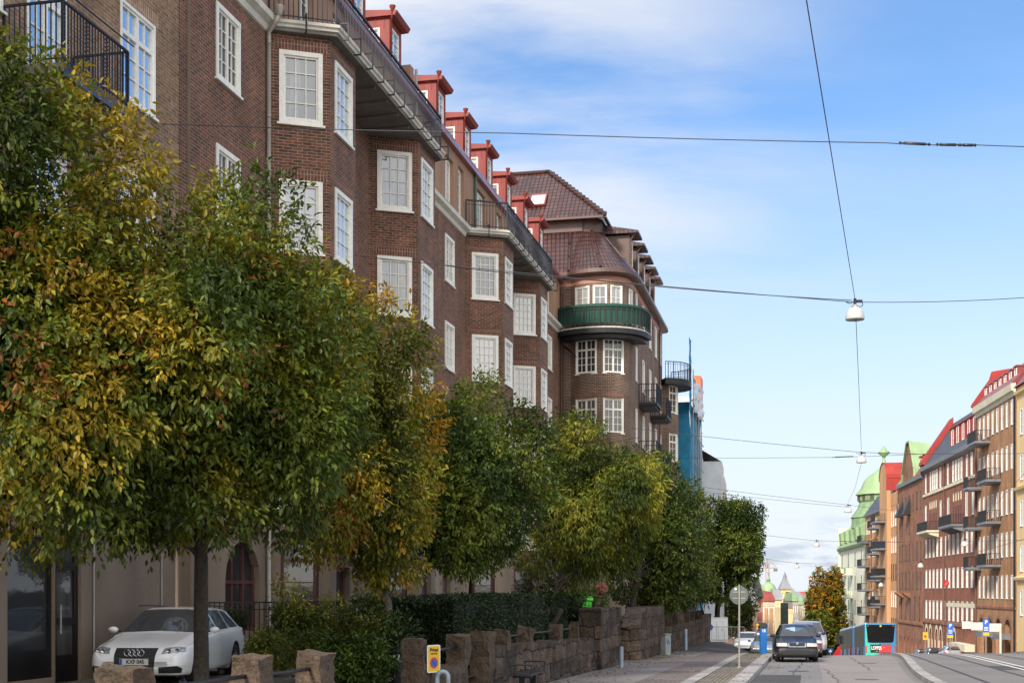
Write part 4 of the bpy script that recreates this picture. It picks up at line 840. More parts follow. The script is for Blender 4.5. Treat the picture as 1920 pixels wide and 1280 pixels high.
# shrubs, hedges
def at(px, py, Y): p = P(px, py, Y); return p
def gpt(px, Y): p = P(px, HY, Y); u, v = uv_of(p.x, p.y); return (p.x, p.y, zp(u, v))
SG = 'garden shrubs behind the granite posts'
for i, (px, Y, r, pal, lab, ln) in enumerate([(500, 27, (.7, .7, .75), LIM[:4], 'yellow green loose shrub right behind the white car', .07), (585, 25, (.85, .8, .78), DRK, 'dark dense shrub in front of the iron garden fence', .08), (660, 24, (.85, .8, .78), GRN[:3], 'grey green low shrub right of the dark dense one', .09), (715, 25, (.8, .8, 1.0), DRK, 'small dark shrub at the foot of the slim trunk', .08), (565, 30.5, (.8, .8, 1.5), LIM, 'tall light green climbing shrub against the arched window', .08), (610, 31, (.8, .8, 1.25), LIM[1:], 'pale flowering shrub behind the iron fence', .07), (690, 31, (1.0, .9, 1.35), DRK, 'dark upright shrub right of the maroon window', .09), (835, 31, (.9, .9, 1.2), DRK[1:], 'bushy dark shrub at left end of the clipped hedge', .08), (1040, 42, (1.6, 1.2, 2.2), GRN, 'green bush rising behind the clipped hedge', .10)]):
    shrub('shrub', lab, gpt(px, Y), r, pal, 620, 8, ln, ln * .45, 50 + i, group=SG)
for i, (px, Y, r, lab) in enumerate([(1262, 66, (1.6, 1.2, 1.9), 'round dark bush behind the far stone pier'), (1300, 72, (1.8, 1.4, 2.6), 'green bush above the far granite posts'), (1318, 82, (1.9, 1.5, 3.4), 'leafy bush below the overhanging tree at the end of the wall'), (1285, 77, (1.8, 1.4, 3.4), 'dark tall bush behind the middle of the far stone wall'), (1215, 60, (1.5, 1.3, 1.3), 'low bush between the garden steps and trunk')]):
    shrub('shrub', lab, gpt(px, Y), r, DRK[1:], 600, 8, .13, .06, 70 + i, group=SG)
p = P(1384, HY, 110); shrub('shrub', 'wide dark shrub mass behind the white site trailer', (p.x, p.y, G(p.x, p.y)), (2.2, 1.8, 4.6), DRK + GRN[1:3], 1500, 8, .17, .09, 77, nb=14, group='shrubs on the slope by the trailer')
p = P(1338, HY, 109.5); shrub('shrub', 'ivy like shrub filling the gap left of the trailer roof', (p.x, p.y, G(p.x, p.y)), (2.2, 1.2, 5.6), DRK, 1300, 8, .17, .09, 78, nb=12, group='shrubs on the slope by the trailer')
def hedge(label, u0, u1, v0, v1, z0, z1, n, seed):
    rng = np.random.default_rng(seed); base = L(u0, v0, z0); t = thing('clipped_hedge', label, 'hedge', base, RL, 'clipped hedges above the stone wall')
    l, w, h = u1 - u0, v1 - v0, z1 - z0; k = rng.integers(0, 3, n); p = rng.random((n, 3)) * np.array([l, w, h]); 
    p[k == 0, 1] = rng.random((k == 0).sum()) * .12; p[k == 1, 2] = h - rng.random((k == 1).sum()) * .1; m = (k == 2); p[m, 0] = np.where(rng.random(m.sum()) < .5, rng.random(m.sum()) * .12, l)
    p += np.array([[.16 * mn.noise(Vector((q[0] * .8, q[1], q[2]))) for _ in range(3)] for q in p]) * np.array([.3, 1, .8])
    c = np.array([l / 2, w / 2, h / 2]); o = unit((p - c) / np.array([l, w, h])); d = unit(o + rng.normal(size=(n, 3)) * .7); nr = unit(rng.normal(size=(n, 3)) + o)
    pal = np.array(DRK[:4]); col = pal[rng.integers(0, 4, n)] * (.6 + .7 * rng.random((n, 1))); L_ = .05 * (.7 + .6 * rng.random(n))
    obj('foliage', leaf_mesh('foliage', p, d, nr, L_ * 1.3, L_ * .6, col, LEAFD), t)
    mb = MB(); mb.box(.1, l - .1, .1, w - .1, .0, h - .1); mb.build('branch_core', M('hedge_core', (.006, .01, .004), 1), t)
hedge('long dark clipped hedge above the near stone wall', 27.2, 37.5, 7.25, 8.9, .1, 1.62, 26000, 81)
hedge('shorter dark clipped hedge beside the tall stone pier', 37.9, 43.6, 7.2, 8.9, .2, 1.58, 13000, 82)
# fallen leaves on pavement and road edge
rng = np.random.default_rng(91); n = 1500; uu = rng.random(n) * 60 + 14; vv = np.where(rng.random(n) < .6, 6.2 - np.abs(rng.normal(size=n)) * .7, 1.5 + rng.normal(size=n) * .9)
pp = np.array([list(L(a, b)[:2]) + [GU(a, b) + (.135 if b > 1.5 else .012)] for a, b in zip(uu, vv)]); d = unit(rng.normal(size=(n, 3)) * np.array([1, 1, .1])); nr = unit(rng.normal(size=(n, 3)) * .2 + np.array([0, 0, 1]))
pal = np.array(ORG + YEL + AUT); o = obj('fallen_leaves', leaf_mesh('fallen_leaves', pp, d, nr, np.full(n, .08), np.full(n, .045), pal[rng.integers(0, len(pal), n)], LEAF)); tag(o, 'scattered brown and yellow fallen leaves along the wall foot and kerb', 'leaves', kind='stuff')
n = 2600; uu = 63 + rng.random(n) * 20; vv = 1.98 + rng.random(n) * .75; pp = np.array([list(L(a, b)[:2]) + [GU(a, b) + .11] for a, b in zip(uu, vv)]); d = unit(rng.normal(size=(n, 3)) * .4 + np.array([0, 0, 1])); o = obj('verge_grass', leaf_mesh('verge_grass', pp, d, unit(rng.normal(size=(n, 3))), np.full(n, .09), np.full(n, .02), np.array(LIM)[rng.integers(0, 4, n)], LEAF)); tag(o, 'short grass growing in the verge strip beside the kerb', 'grass', kind='stuff')
# ---------------------------------------------------------------- rough granite
GRAN = M('weathered_granite', (.085, .058, .039), .95, var=.38, scale=2.2, bump=.9, bs=26, fine=.32)
def rubble(name, col, bw, rh):
    m = M(name, col, .95, var=.5, scale=1.4, bump=1.0, bs=14, fine=.4); nt = m.node_tree; b = [n for n in nt.nodes if n.type == 'BSDF_PRINCIPLED'][0]; src = b.inputs['Base Color'].links[0].from_socket
    tc = nd(nt, 'ShaderNodeTexCoord'); nz = nd(nt, 'ShaderNodeTexNoise'); nz.inputs['Scale'].default_value = 1.6; nt.links.new(tc.outputs['Object'], nz.inputs[0])
    sp = nd(nt, 'ShaderNodeSeparateXYZ'); nt.links.new(tc.outputs['Object'], sp.inputs[0]); cv = nd(nt, 'ShaderNodeCombineXYZ'); ad = nd(nt, 'ShaderNodeMath', operation='ADD'); nt.links.new(sp.outputs[0], ad.inputs[0]); nt.links.new(sp.outputs[1], ad.inputs[1]); nt.links.new(ad.outputs[0], cv.inputs[0]); nt.links.new(sp.outputs[2], cv.inputs[1])
    s2 = nd(nt, 'ShaderNodeVectorMath', operation='SCALE'); s2.inputs[3].default_value = .38; nt.links.new(nz.outputs['Color'], s2.inputs[0]); a2 = nd(nt, 'ShaderNodeVectorMath', operation='ADD'); nt.links.new(cv.outputs[0], a2.inputs[0]); nt.links.new(s2.outputs[0], a2.inputs[1])
    t = nd(nt, 'ShaderNodeTexBrick', offset=.42); t.inputs['Scale'].default_value = 1
    for k, v in (('Color1', (1.25, 1.2, 1.15, 1)), ('Color2', (.55, .58, .6, 1)), ('Mortar', (.16, .15, .14, 1)), ('Mortar Size', .03), ('Brick Width', bw), ('Row Height', rh), ('Mortar Smooth', .6)): t.inputs[k].default_value = v
    nt.links.new(a2.outputs[0], t.inputs[0]); mu = nd(nt, 'ShaderNodeVectorMath', operation='MULTIPLY'); nt.links.new(src, mu.inputs[0]); nt.links.new(t.outputs[0], mu.inputs[1]); nt.links.new(mu.outputs[0], b.inputs['Base Color']); return m
GRAN_D = rubble('dark_rubble_granite', (.074, .052, .038), .95, .42)
def rough_grid(sx, sy, sz, amp, step, mat_, seed, taper=0.0, name='granite_post', ztop=None, joints=None):
    """block with hand-broken faces: dense box displaced by noise; ztop(x) shapes the top; joints = course lines cut in"""
    bm = bmesh.new(); bmesh.ops.create_cube(bm, size=1)
    for ax, s in ((0, sx), (1, sy), (2, sz)):
        n = max(1, int(s / step)); es = [e for e in bm.edges if abs((e.verts[0].co - e.verts[1].co)[ax]) > .5 and abs((e.verts[0].co - e.verts[1].co).length - 1) < 1e-3] if False else [e for e in bm.edges if abs((e.verts[0].co - e.verts[1].co).normalized()[ax]) > .99]
        if n > 1: bmesh.ops.subdivide_edges(bm, edges=es, cuts=n - 1, use_grid_fill=True)
    for v in bm.verts:
        x, y, z = v.co; zz = z + .5; top = zz > .999
        k = 1 - taper * zz; p = Vector((x * sx * k + (0 if sx < 2 else 0), y * sy * k, zz * (ztop(x * sx) if ztop else sz)))
        q = p * 2.1 + Vector((seed * 3.1, seed, 0)); d = Vector((mn.noise(q), mn.noise(q + Vector((9, 3, 1))), mn.noise(q + Vector((4, 7, 5))))); q2 = p * 8 + Vector((seed, 0, 0)); d += .45 * Vector((mn.noise(q2), mn.noise(q2 + Vector((5, 5, 5))), mn.noise(q2 + Vector((1, 8, 2)))))
        if joints:
            fz = (p.z % joints[1]) / joints[1]; row = int(p.z // joints[1]); fx = ((p.x + row * .37 * joints[0] + .3 * mn.noise(Vector((row * 3.3, 0, 0)))) % joints[0]) / joints[0]
            g = min(min(fz, 1 - fz) * joints[1], min(fx, 1 - fx) * joints[0]); c = mn.cell(Vector((row * 1.7, int((p.x + row * .37 * joints[0]) // joints[0]) * 1.3, seed)))
            if g < .05: d += Vector((0, (.8 if y < 0 else -.8), 0))
            d += Vector((0, .5 * (c - .5), 0))
        v.co = p + d * amp
        # rounded arrises
    me = bpy.data.meshes.new(name); bm.to_mesh(me); bm.free(); me.materials.append(mat_); return me
PG_ = 'granite posts along the edge of the pavement'
def post(px, ytop, v, w, lab, seed, zb=None, group=PG_, dep=None):
    Y = Yof(px, v); u = u_of(px, v); zt = HC + (HY - ytop) * Y / F; zb = GU(u, v) - .1 if zb is None else zb; p = L(u, v, zb)
    me = rough_grid(w, dep or w * .95, zt - zb, .07, .055, GRAN, seed); o = obj('granite_post', me, None, p, RL); tag(o, lab, 'post', group); return u, zt
pz = []
for px, yt, w, lab, sd_ in ((234, 1252, .45, 'squat granite post nearest the camera, in front of the white car bonnet', 1), (472, 1231, .42, 'granite post in front of the rear wheel of the white car', 2), (590, 1221, .41, 'granite post just right of the rear of the white car', 3), (780, 1198, .38, 'granite post with the yellow parking sign on its side', 4), (858, 1190, .38, 'granite post at right end of the low wall with the steel tube', 5)):
    pz.append(post(px, yt, 6.55, w, lab, sd_))
wall_top = lambda u: .62 - .020 * (u - 26.5)
for px, yt, w, lab, sd_ in [(905, 1182, .42, 'tall granite post at near end of the long stone wall', 6), (940, 1181, .34, 'granite post on the wall second from its near end', 7), (985, 1175, .36, 'granite post on the wall third from its near end', 8), (1042, 1171, .32, 'granite post on the wall fourth from its near end', 9), (1076, 1166, .32, 'granite post on the wall next to the tall stone pier', 10)]:
    u = u_of(px, 6.55); pz.append(post(px, yt, 6.55, w, lab, sd_, zb=(None if px == 905 else wall_top(u) - .12)))
def rail(i, j, lab, dz=-.22):
    (u0, z0), (u1, z1) = pz[i], pz[j]; mb = MB(); o = L(u0, 6.55, 0); mb.tube([L(u0, 6.55, z0 + dz) - o, L((u0 + u1) / 2, 6.55, (z0 + z1) / 2 + dz - .015) - o, L(u1, 6.55, z1 + dz) - o], .026, 8)
    t = mb.build('steel_tube_rail', BLK, None, smooth=True, loc=o); tag(t, lab, 'rail', 'steel tubes threaded between the granite posts')
rail(0, 1, 'steel tube between the two granite posts before the white car'); rail(1, 2, 'steel tube between the posts right behind the white car rear'); rail(3, 4, 'steel tube right of the yellow parking sign'); rail(6, 7, 'steel tube between second and third post on the long wall', -.14); rail(7, 8, 'steel tube between third and fourth post on the long wall', -.14); rail(8, 9, 'steel tube between the last two posts before the stone pier', -.14)
def wall_piece(name, lab, u0, u1, v0, v1, zt, seed, mat_=GRAN_D, step=.12, amp=.05, joints=(.75, .38), zb=None, group='stone walls along the pavement'):
    um = (u0 + u1) / 2; zb = (GU(u1, v0) - .15) if zb is None else zb; p = L(um, (v0 + v1) / 2, zb)
    me = rough_grid(u1 - u0, v1 - v0, 1, amp, step, mat_, seed, name=name, ztop=lambda x: zt(um + x) - zb, joints=joints); o = obj(name, me, None, p, RL); return tag(o, lab, 'wall', group)
wall_piece('stone_wall', 'low granite wall between the signed post and its neighbour', pz[3][0] + .2, pz[4][0] - .2, 6.35, 6.75, lambda u: .36, 21, GRAN)
lw = wall_piece('stone_wall', 'long rough granite retaining wall below the clipped hedge', pz[5][0] + .2, 40.7, 6.38, 6.9, wall_top, 22, zb=-1.15)
wall_piece('stone_pier', 'tall sloping stone pier at near side of the garden steps', 40.71, 45.4, 6.25, 6.95, lambda u: 1.22 if u < 44.2 else 1.22 - (u - 44.2) * .75, 23, joints=(.9, .5), zb=-1.2, group='stone piers beside the garden steps')
wall_piece('stone_pier', 'tall sloping stone pier at far side of the garden steps', 50.4, 59.2, 6.25, 7.0, lambda u: 1.10 if u > 52 else .45 + (u - 50.4) * .40, 24, joints=(.9, .5), zb=-1.6, group='stone piers beside the garden steps')
wall_piece('stone_pier', 'stone cheek wall running back along the garden steps', 50.41, 51.1, 7.01, 10.2, lambda u: 1.15, 27, zb=-1.2, group='stone piers beside the garden steps', joints=None)
wall_piece('stone_wall', 'dark rough stone wall with small posts beyond the steps', 59.21, 90.5, 6.4, 6.95, lambda u: .05 + (0 if u < 84 else (u - 84) * .03), 25, joints=(.9, .55), step=.2, amp=.07, zb=-3.4)
for k in range(8):
    u = 61.5 + k * 3.3; zt = .62 - .01 * k; p = L(u, 6.65, -.1); me = rough_grid(.42, .4, zt + .1, .04, .1, GRAN, 40 + k); o = obj('granite_post', me, None, p, RL)
    tag(o, 'small granite post on the far stone wall beyond the garden steps', 'post', 'small granite posts on the far wall')
# steps
st = thing('garden_steps', 'worn granite steps rising between the two stone piers', 'steps', L(48, 6.8, -.85), RL)
for k in range(9):
    mb = MB(); mb.box(-2.45, 2.35, .30 * k, .30 * k + (.32 if k < 8 else 2.6), -.2, .05 + .155 * k); bevel(mb.build('step', GRAN, st, fix=True), .02)
mb = MB(); mb.tube([(2.0, .1, .1), (2.0, .1, .85), (2.0, 2.4, 2.1), (2.0, 2.4, 1.2)], .022, 6); mb.build('handrail', BLK, st, smooth=True)
# iron garden fence, plant pots, lantern, roses, bright green bin, dark planter
f = thing('iron_fence', 'black iron railing between the garden and the stone front wall', 'fence', L(27.4, 13.2, .03), RL)
fp = [(0, 0), (1.6, -1.2), (11.2, -1.2)]; mb = ribbon(fp, [(-.1, -.03), (-.1, .28), (.1, .28), (.1, -.03)]); mb.build('plinth', STONE, f)
railing(fp, .30, 1.17, .125, .018, .035, True, BLK, 'railing', f)
pt = thing('potted_box_ball', 'clipped round shrub in a pale pot behind the iron fence', 'plant', L(28.6, 12.9, .03), RL)
mb = MB(); mb.lathe([(.001, .0), (.20, .0), (.27, .55), (.30, .56), (.30, .62), (.25, .62), (.24, .55), (.001, .55)], 16); mb.build('pot', M('pale_pot', (.45, .45, .44), .7), pt, smooth=True)
mb = MB(); mb.tube([(0, 0, .5), (0, 0, .95)], .025, 6); mb.build('stem', BARK, pt)
rng = np.random.default_rng(5); obj('foliage', leaf_mesh('foliage', *foliage(rng, [(np.array([0, 0, 1.05]), np.array([.3, .3, .28]))], 300, 8, .05, .03, DRK, (), 0, .03), LEAFD), pt)
lp = P(1108, 1108, 47); t = thing('garden_lantern', 'small black garden lantern on a thin pole by the pink flowers', 'lantern', (lp.x, lp.y, .38), 0)
mb = MB(); mb.tube([(0, 0, 0), (0, 0, 1.45)], .03, 8); mb.lathe([(.05, 0), (.05, .12), (.03, .16)], 8); mb.build('pole', BLK, t)
mb = MB(); mb.lathe([(.001, 1.45), (.07, 1.46), (.08, 1.50)], 6); mb.lathe([(.17, 1.80), (.10, 1.95), (.03, 2.0), (.02, 2.12), (.001, 2.14)], 6)
for k in range(6): a = k * PI / 3; mb.bar((.075 * cos(a), .075 * sin(a), 1.5), (.13 * cos(a), .13 * sin(a), 1.80), .015)
mb.build('lamp_frame', BLK, t); mb = MB(); mb.lathe([(.065, 1.5), (.115, 1.80)], 6); mb.build('lamp_glass', M('lantern_glass', (.35, .34, .30), .2), t)
t = thing('flowering_bush', 'tall bush with large pink orange flower heads behind the hedge', 'shrub', (P(1098, 1108, 46).x, 46, .35)); rng = np.random.default_rng(6)
for k, (px, py) in enumerate(((1073, 1087), (1096, 1078), (1128, 1102), (1085, 1102))):
    q = P(px, py, 46); q = Vector((q.x - t.location.x, 0, q.z - .35)); mb = MB(); mb.tube([(0, 0, 0), (q.x * .5, .05, q.z * .6), tuple(q)], .012, 5); mb.build('stem', BARK, t)
    if k < 3: pos = np.array(q)[None] + rng.normal(size=(160, 3)) * .055; d = unit(pos - np.array(q)); obj('flower', leaf_mesh('flower', pos, d, unit(rng.normal(size=(160, 3))), np.full(160, .09), np.full(160, .07), np.array([(.42, .17, .13), (.36, .13, .10), (.46, .24, .18)])[rng.integers(0, 3, 160)], LEAF), t)
obj('foliage', leaf_mesh('foliage', *foliage(rng, [(np.array([0, 0, .9]), np.array([.8, .5, .7]))], 260, 8, .11, .05, LIM[:4], (), .2, .08), LEAF), t)
t = thing('wheeled_bin', 'bright green plastic bin standing behind the clipped hedge', 'bin', (P(1085, 1108, 46).x, 46, .30)); GP = M('bright_green_plastic', (.10, .62, .06), .45, var=.08)
mb = MB(); mb.prismx([(-.4, .12), (.4, .12), (.5, 1.12), (-.5, 1.12)], -.42, .42); bevel(mb.build('bin_body', GP, t, fix=True), .03); mb = MB(); mb.prismx([(-.54, 1.13), (.54, 1.13), (.54, 1.20), (.0, 1.30), (-.54, 1.20)], -.47, .47); bevel(mb.build('lid', GP, t, fix=True), .02)
for sx in (-.3, .3): mb = MB(); mb.lathe([(.001, -.04), (.12, -.04), (.12, .04), (.001, .04)], 12, (sx, .35, .12), 'x'); mb.build('wheel', BLK, t)
# black litter tube at slim trunk, signs
gp = gpt(746, 24.6); t = thing('litter_bin', 'black cylinder bin with white sticker at the foot of the slim trunk', 'bin', gp, 0)
mb = MB(); mb.lathe([(.001, 0), (.17, 0), (.17, .58), (.19, .60), (.19, .66), (.12, .70), (.001, .70)], 20); mb.build('bin_body', BLK, t, smooth=False); mb = MB(); mb.lathe([(.173, .48), (.173, .56)], 8, a0=-2.0, a1=-1.3); mb.build('sticker', WHITE, t)
YS = M('yellow_sign_paint', (.72, .44, .02), .5, var=.05); BLU = M('sign_blue', (.02, .12, .50), .45, var=.05); SRED = M('sign_red', (.62, .03, .03), .45, var=.05); TXT = M('black_lettering', (.012, .012, .015), .6); TXW = M('white_lettering', (.8, .8, .8), .6)
def rrect(w, h, r, n=5):
    out = []
    for cx_, cz_, a in ((w / 2 - r, h / 2 - r, 0), (-w / 2 + r, h / 2 - r, PI / 2), (-w / 2 + r, -h / 2 + r, PI), (w / 2 - r, -h / 2 + r, 1.5 * PI)):
        for k in range(n): t = a + PI / 2 * k / (n - 1); out.append((cx_ + r * cos(t), cz_ + r * sin(t)))
    return out
def plate(w, h, r, y0, y1, mat_, name, parent, z=0, x=0):
    mb = MB(); pl = rrect(w, h, r); n = len(pl); mb.face([(x + a, y0, z + b) for a, b in pl]); mb.face([(x + a, y1, z + b) for a, b in reversed(pl)])
    for i in range(n): a, b = pl[i], pl[(i + 1) % n]; mb.face([(x + a[0], y0, z + a[1]), (x + b[0], y0, z + b[1]), (x + b[0], y1, z + b[1]), (x + a[0], y1, z + a[1])])
    return mb.build(name, mat_, parent)
def disc(r, y0, y1, mat_, name, parent, z=0, x=0, n=24, r0=0):
    mb = MB(); mb.lathe([(r0, y0), (r, y0), (r, y1), (r0, y1)], n, (x, 0, z), 'y'); return mb.build(name, mat_, parent)
sp_ = L(pz[3][0] + .06, 6.55 - .30, .60); t = thing('parking_sign', 'yellow Privat område sign with no parking symbol on granite post', 'sign', sp_, math.radians(48))
plate(.31, .47, .03, 0, .012, WHITE, 'sign_plate', t); plate(.27, .43, .02, -.003, -.0005, YS, 'yellow_panel', t)
text('lettering', 'Privat', .085, TXT, t, (0, -.006, .15), (PI / 2, 0, 0), bold=.002); text('lettering', 'område', .05, TXT, t, (0, -.006, .09), (PI / 2, 0, 0)); disc(.095, -.006, -.0035, SRED, 'sign_ring', t, -.07); disc(.070, -.009, -.0065, BLU, 'sign_disc', t, -.07)
mb = MB(); mb.bar((-.05, -.011, -.02), (.05, -.011, -.12), .02, .003); mb.build('sign_bar', SRED, t); mb = MB(); mb.box(-.03, .03, .013, .1, -.05, .05); mb.build('bracket', PIPE, t)
def sblock(x, lab): pass
TUBE = M('light_blue_grey_steel', (.30, .36, .42), .45, .2, var=.2)
def cane(px, py, v, z_off, lab, r=.055, hgt=None, bend=.16):
    u = u_of(px, v); z0 = GU(u, v) + .11; Y = Yof(px, v); zt = HC + (HY - py) * Y / F; p = L(u, v, z0); h = zt - z0; mb = MB()
    if bend: mb.tube([(0, 0, -.1), (0, 0, h - bend)] + [(bend - bend * cos(a), 0, h - bend + bend * sin(a)) for a in np.linspace(.3, PI, 8)] + [(2 * bend, 0, h - bend - .15)], r, 12)
    else: mb.tube([(0, 0, -.1), (0, 0, h - .03)], r, 12); mb.lathe([(r, h - .03), (r * .8, h - .005), (.001, h)], 12)
    o = mb.build('steel_bollard', TUBE, None, smooth=True, loc=p); tag(o, lab, 'bollard', 'blue grey steel tubes at the pavement edge'); return o
cane(820, 1258, 5.7, 0, 'bent light blue steel tube below the yellow parking sign', .036, bend=.085)
cane(1165, 1211, 5.9, 0, 'short straight blue grey bollard at foot of the garden steps', .07, bend=0); cane(1286, 1178, 6.1, 0, 'taller straight grey bollard against the dark stone wall', .08, bend=0)
# bench
ub = u_of(990, 5.75); t = thing('bench', 'small black backless bench with armrests at the stone wall', 'bench', L(ub, 5.75, GU(ub, 5.75) + .12), RL)
mb = MB()
for k in range(4): mb.box(-.8, .8, -.2 + k * .105, -.11 + k * .105, .43, .465)
mb.build('seat', BLK, t)
for sx in (-.72, .72):
    mb = MB(); mb.tube([(sx, -.2, .44), (sx, -.22, .66), (sx, .0, .67), (sx, .22, .66), (sx, .2, .44)], .022, 6); mb.build('armrest', BLK, t)
    mb = MB(); mb.box(sx * .8 - .05, sx * .8 + .05, -.06, .06, 0, .43); mb.box(sx * .8 - .04, sx * .8 + .04, -.2, .2, .39, .43); mb.build('leg', BLK, t)
# electric cabinet with scribbles
uc = u_of(1248, 6.05); Yc = Yof(1248, 6.05); t = thing('utility_cabinet', 'narrow grey utility cabinet with blue graffiti against the stone wall', 'cabinet', L(uc, 6.05, GU(uc, 6.05) + .11), RL - .5)
mb = MB(); mb.box(-.2, .2, -.14, .14, 0, .88); bevel(mb.build('cabinet_body', M('grey_cabinet', (.33, .34, .33), .6, var=.2, fine=.1), t, fix=True), .01); mb = MB(); mb.prismx([(-.17, .885), (.17, .885), (.17, .92), (0, .95), (-.17, .92)], -.23, .23); mb.build('cabinet_roof', PIPE, t)
mb = MB()
for k in range(9): a = rng.random(4); mb.bar((-.14 + a[0] * .25, -.146, .45 + a[1] * .25), (-.14 + a[2] * .25, -.146, .45 + a[3] * .25), .015, .004)
mb.build('graffiti', BLU, t)
# round traffic sign seen from behind
Ys = 43.0; b = P(1386, HY, Ys); gz = G(b.x, b.y) + .11; t = thing('road_sign', 'grey back of a round road sign on a thin steel pole', 'sign', (b.x, b.y, gz), .05)
zc = HC + (HY - 1115) * Ys / F - gz; SB = M('sign_back_grey', (.13, .155, .145), .5, .2, var=.12, fine=.06)
mb = MB(); mb.tube([(0, 0, 0), (0, 0, zc + .34)], .03, 10); mb.lathe([(.09, 0), (.09, .02), (.03, .05)], 10); mb.build('pole', PIPE, t)
disc(.305, .032, .042, SB, 'sign_back', t, zc); mb = MB(); mb.bar((-.2, .034, zc + .1), (.2, .034, zc + .1), .02, .04); mb.bar((-.2, .034, zc - .1), (.2, .034, zc - .1), .02, .04); mb.build('sign_clamp', PIPE, t); disc(.04, .026, .031, WHITE, 'sticker', t, zc + .2, -.11)
# parking meter
Ym = 61.0; b = P(1431, HY, Ym); gz = G(b.x, b.y) + .12; t = thing('parking_meter', 'tall blue parking meter pillar marked 15 with black top', 'parking meter', (b.x, b.y, gz), 0)
mb = MB(); mb.box(-.15, .15, -.13, .13, 0, 1.18); bevel(mb.build('pillar', M('meter_blue', (.01, .13, .42), .4, var=.08), t, fix=True), .025)
mb = MB(); mb.prismx([(-.16, 1.185), (.16, 1.185), (.22, 1.42), (-.13, 1.36)], -.17, .17); bevel(mb.build('meter_head', BLK, t, fix=True), .02); text('number', '15', .17, TXW, t, (-.0, -.134, 1.06), (PI / 2, 0, 0), bold=.006)
mb = MB(); mb.tube([(-.25, .1, 1.1), (-.25, .1, 1.38)], .03, 8); mb.box(-.30, -.16, .05, .15, 1.3, 1.36); mb.build('side_lamp', YS, t)
# white site trailer with barrier
Yt = 104.0; p0 = P(1331, HY, Yt); p1 = P(1365, HY, Yt); zt0 = G(p0.x, Yt); wt = p1.x - p0.x
t = thing('site_trailer', 'white windowless site trailer with a door beside the stone wall end', 'trailer', ((p0.x + p1.x) / 2, Yt, G((p0.x + p1.x) / 2, Yt) + .1), .05); zb = 0.28; zt_ = HC + (HY - 1158) * Yt / F - t.location.z
mb = MB(); mb.box(-wt / 2, wt / 2, 0, 3.2, zb, zt_); bevel(mb.build('trailer_body', M('trailer_white', (.80, .80, .80), .4, var=.04), t, fix=True), .03); mb = MB(); mb.box(-wt / 2 - .02, wt / 2 + .02, -.02, 3.22, zt_ + .002, zt_ + .07); mb.build('trailer_roof', CREAM, t)
mb = MB(); mb.box(-.18, .30, -.025, -.003, zb + .12, zt_ - .3); d = mb.build('door', M('trailer_white', 0), t); mb = MB(); mb.box(.22, .25, -.05, -.026, 1.1, 1.3); mb.build('handle', BLK, d)
for a, b_ in (((-.19, zb + .1), (-.19, zt_ - .3)), ((.31, zb + .1), (.31, zt_ - .3)), ((-.19, zt_ - .29), (.31, zt_ - .29))): mb = MB(); mb.bar((a[0], -.01, a[1]), (b_[0], -.01, b_[1]), .018); mb.build('door_seal', PIPE, t)
for sx in (-.5, .5): mb = MB(); mb.lathe([(.001, -.09), (.27, -.09), (.27, .09), (.001, .09)], 14, (sx * wt * .8, 1.6, .17), 'x'); mb.build('wheel', BLK, t)
mb = MB(); mb.box(-.5, .5, .1, 3.1, .12, zb - .003); mb.tube([(0, .1, .2), (0, -.5, .2), (0, -.5, -.1)], .03, 6); mb.build('chassis', PIPE, t)
t = thing('metal_barrier', 'grey steel mesh barrier standing in front of the white trailer', 'barrier', (p0.x, Yt - 3, G(p0.x, Yt - 3)), .12); mb = MB()
for z in (.15, 1.15): mb.bar((-.3, 0, z + .3), (2.2, 0, z + .3), .045)
for x in np.arange(-.3, 2.21, .5): mb.bar((x, 0, 0 if abs(x + .3) < .01 or x > 2.1 else .45), (x, 0, 1.45), .03)
mb.build('barrier_frame', PIPE, t); mb = MB()
for x in np.arange(-.3, 2.2, .125): mb.bar((x, 0, .45), (x, 0, 1.45), .01)
mb.build('mesh_infill', PIPE, t)
t = thing('bicycle_sign', 'small round blue sign at the end of the dark stone wall', 'sign', (P(1331, 1170, 90).x, 90, G(P(1331, 1170, 90).x, 90)), 0); zc = P(1331, 1175, 90).z - t.location.z
mb = MB(); mb.tube([(0, .03, 0), (0, .03, zc + .25)], .03, 8); mb.build('pole', PIPE, t); disc(.22, -.01, .0, BLU, 'sign_disc', t, zc); disc(.03, -.014, -.011, WHITE, 'symbol', t, zc + .08)
# blue shop sign and awning seen through the leaves
t = thing('shop_sign', 'dark blue hanging sign reading AG seen through the leaves', 'sign', P(457, 967, 29.5), .1); plate(.34, .26, .02, 0, .03, M('sign_dark_blue', (.03, .045, .25), .5), 'sign_plate', t); text('lettering', 'AG', .19, TXW, t, (0, -.006, 0), (PI / 2, 0, 0), bold=.004)
mb = MB(); mb.bar((-.2, .015, .2), (-2.2, .9, .2), .03); mb.bar((.1, .015, .13), (.1, .015, .2), .02); mb.bar((.1, .015, .2), (-.2, .015, .2), .03); mb.build('bracket', BLK, t)
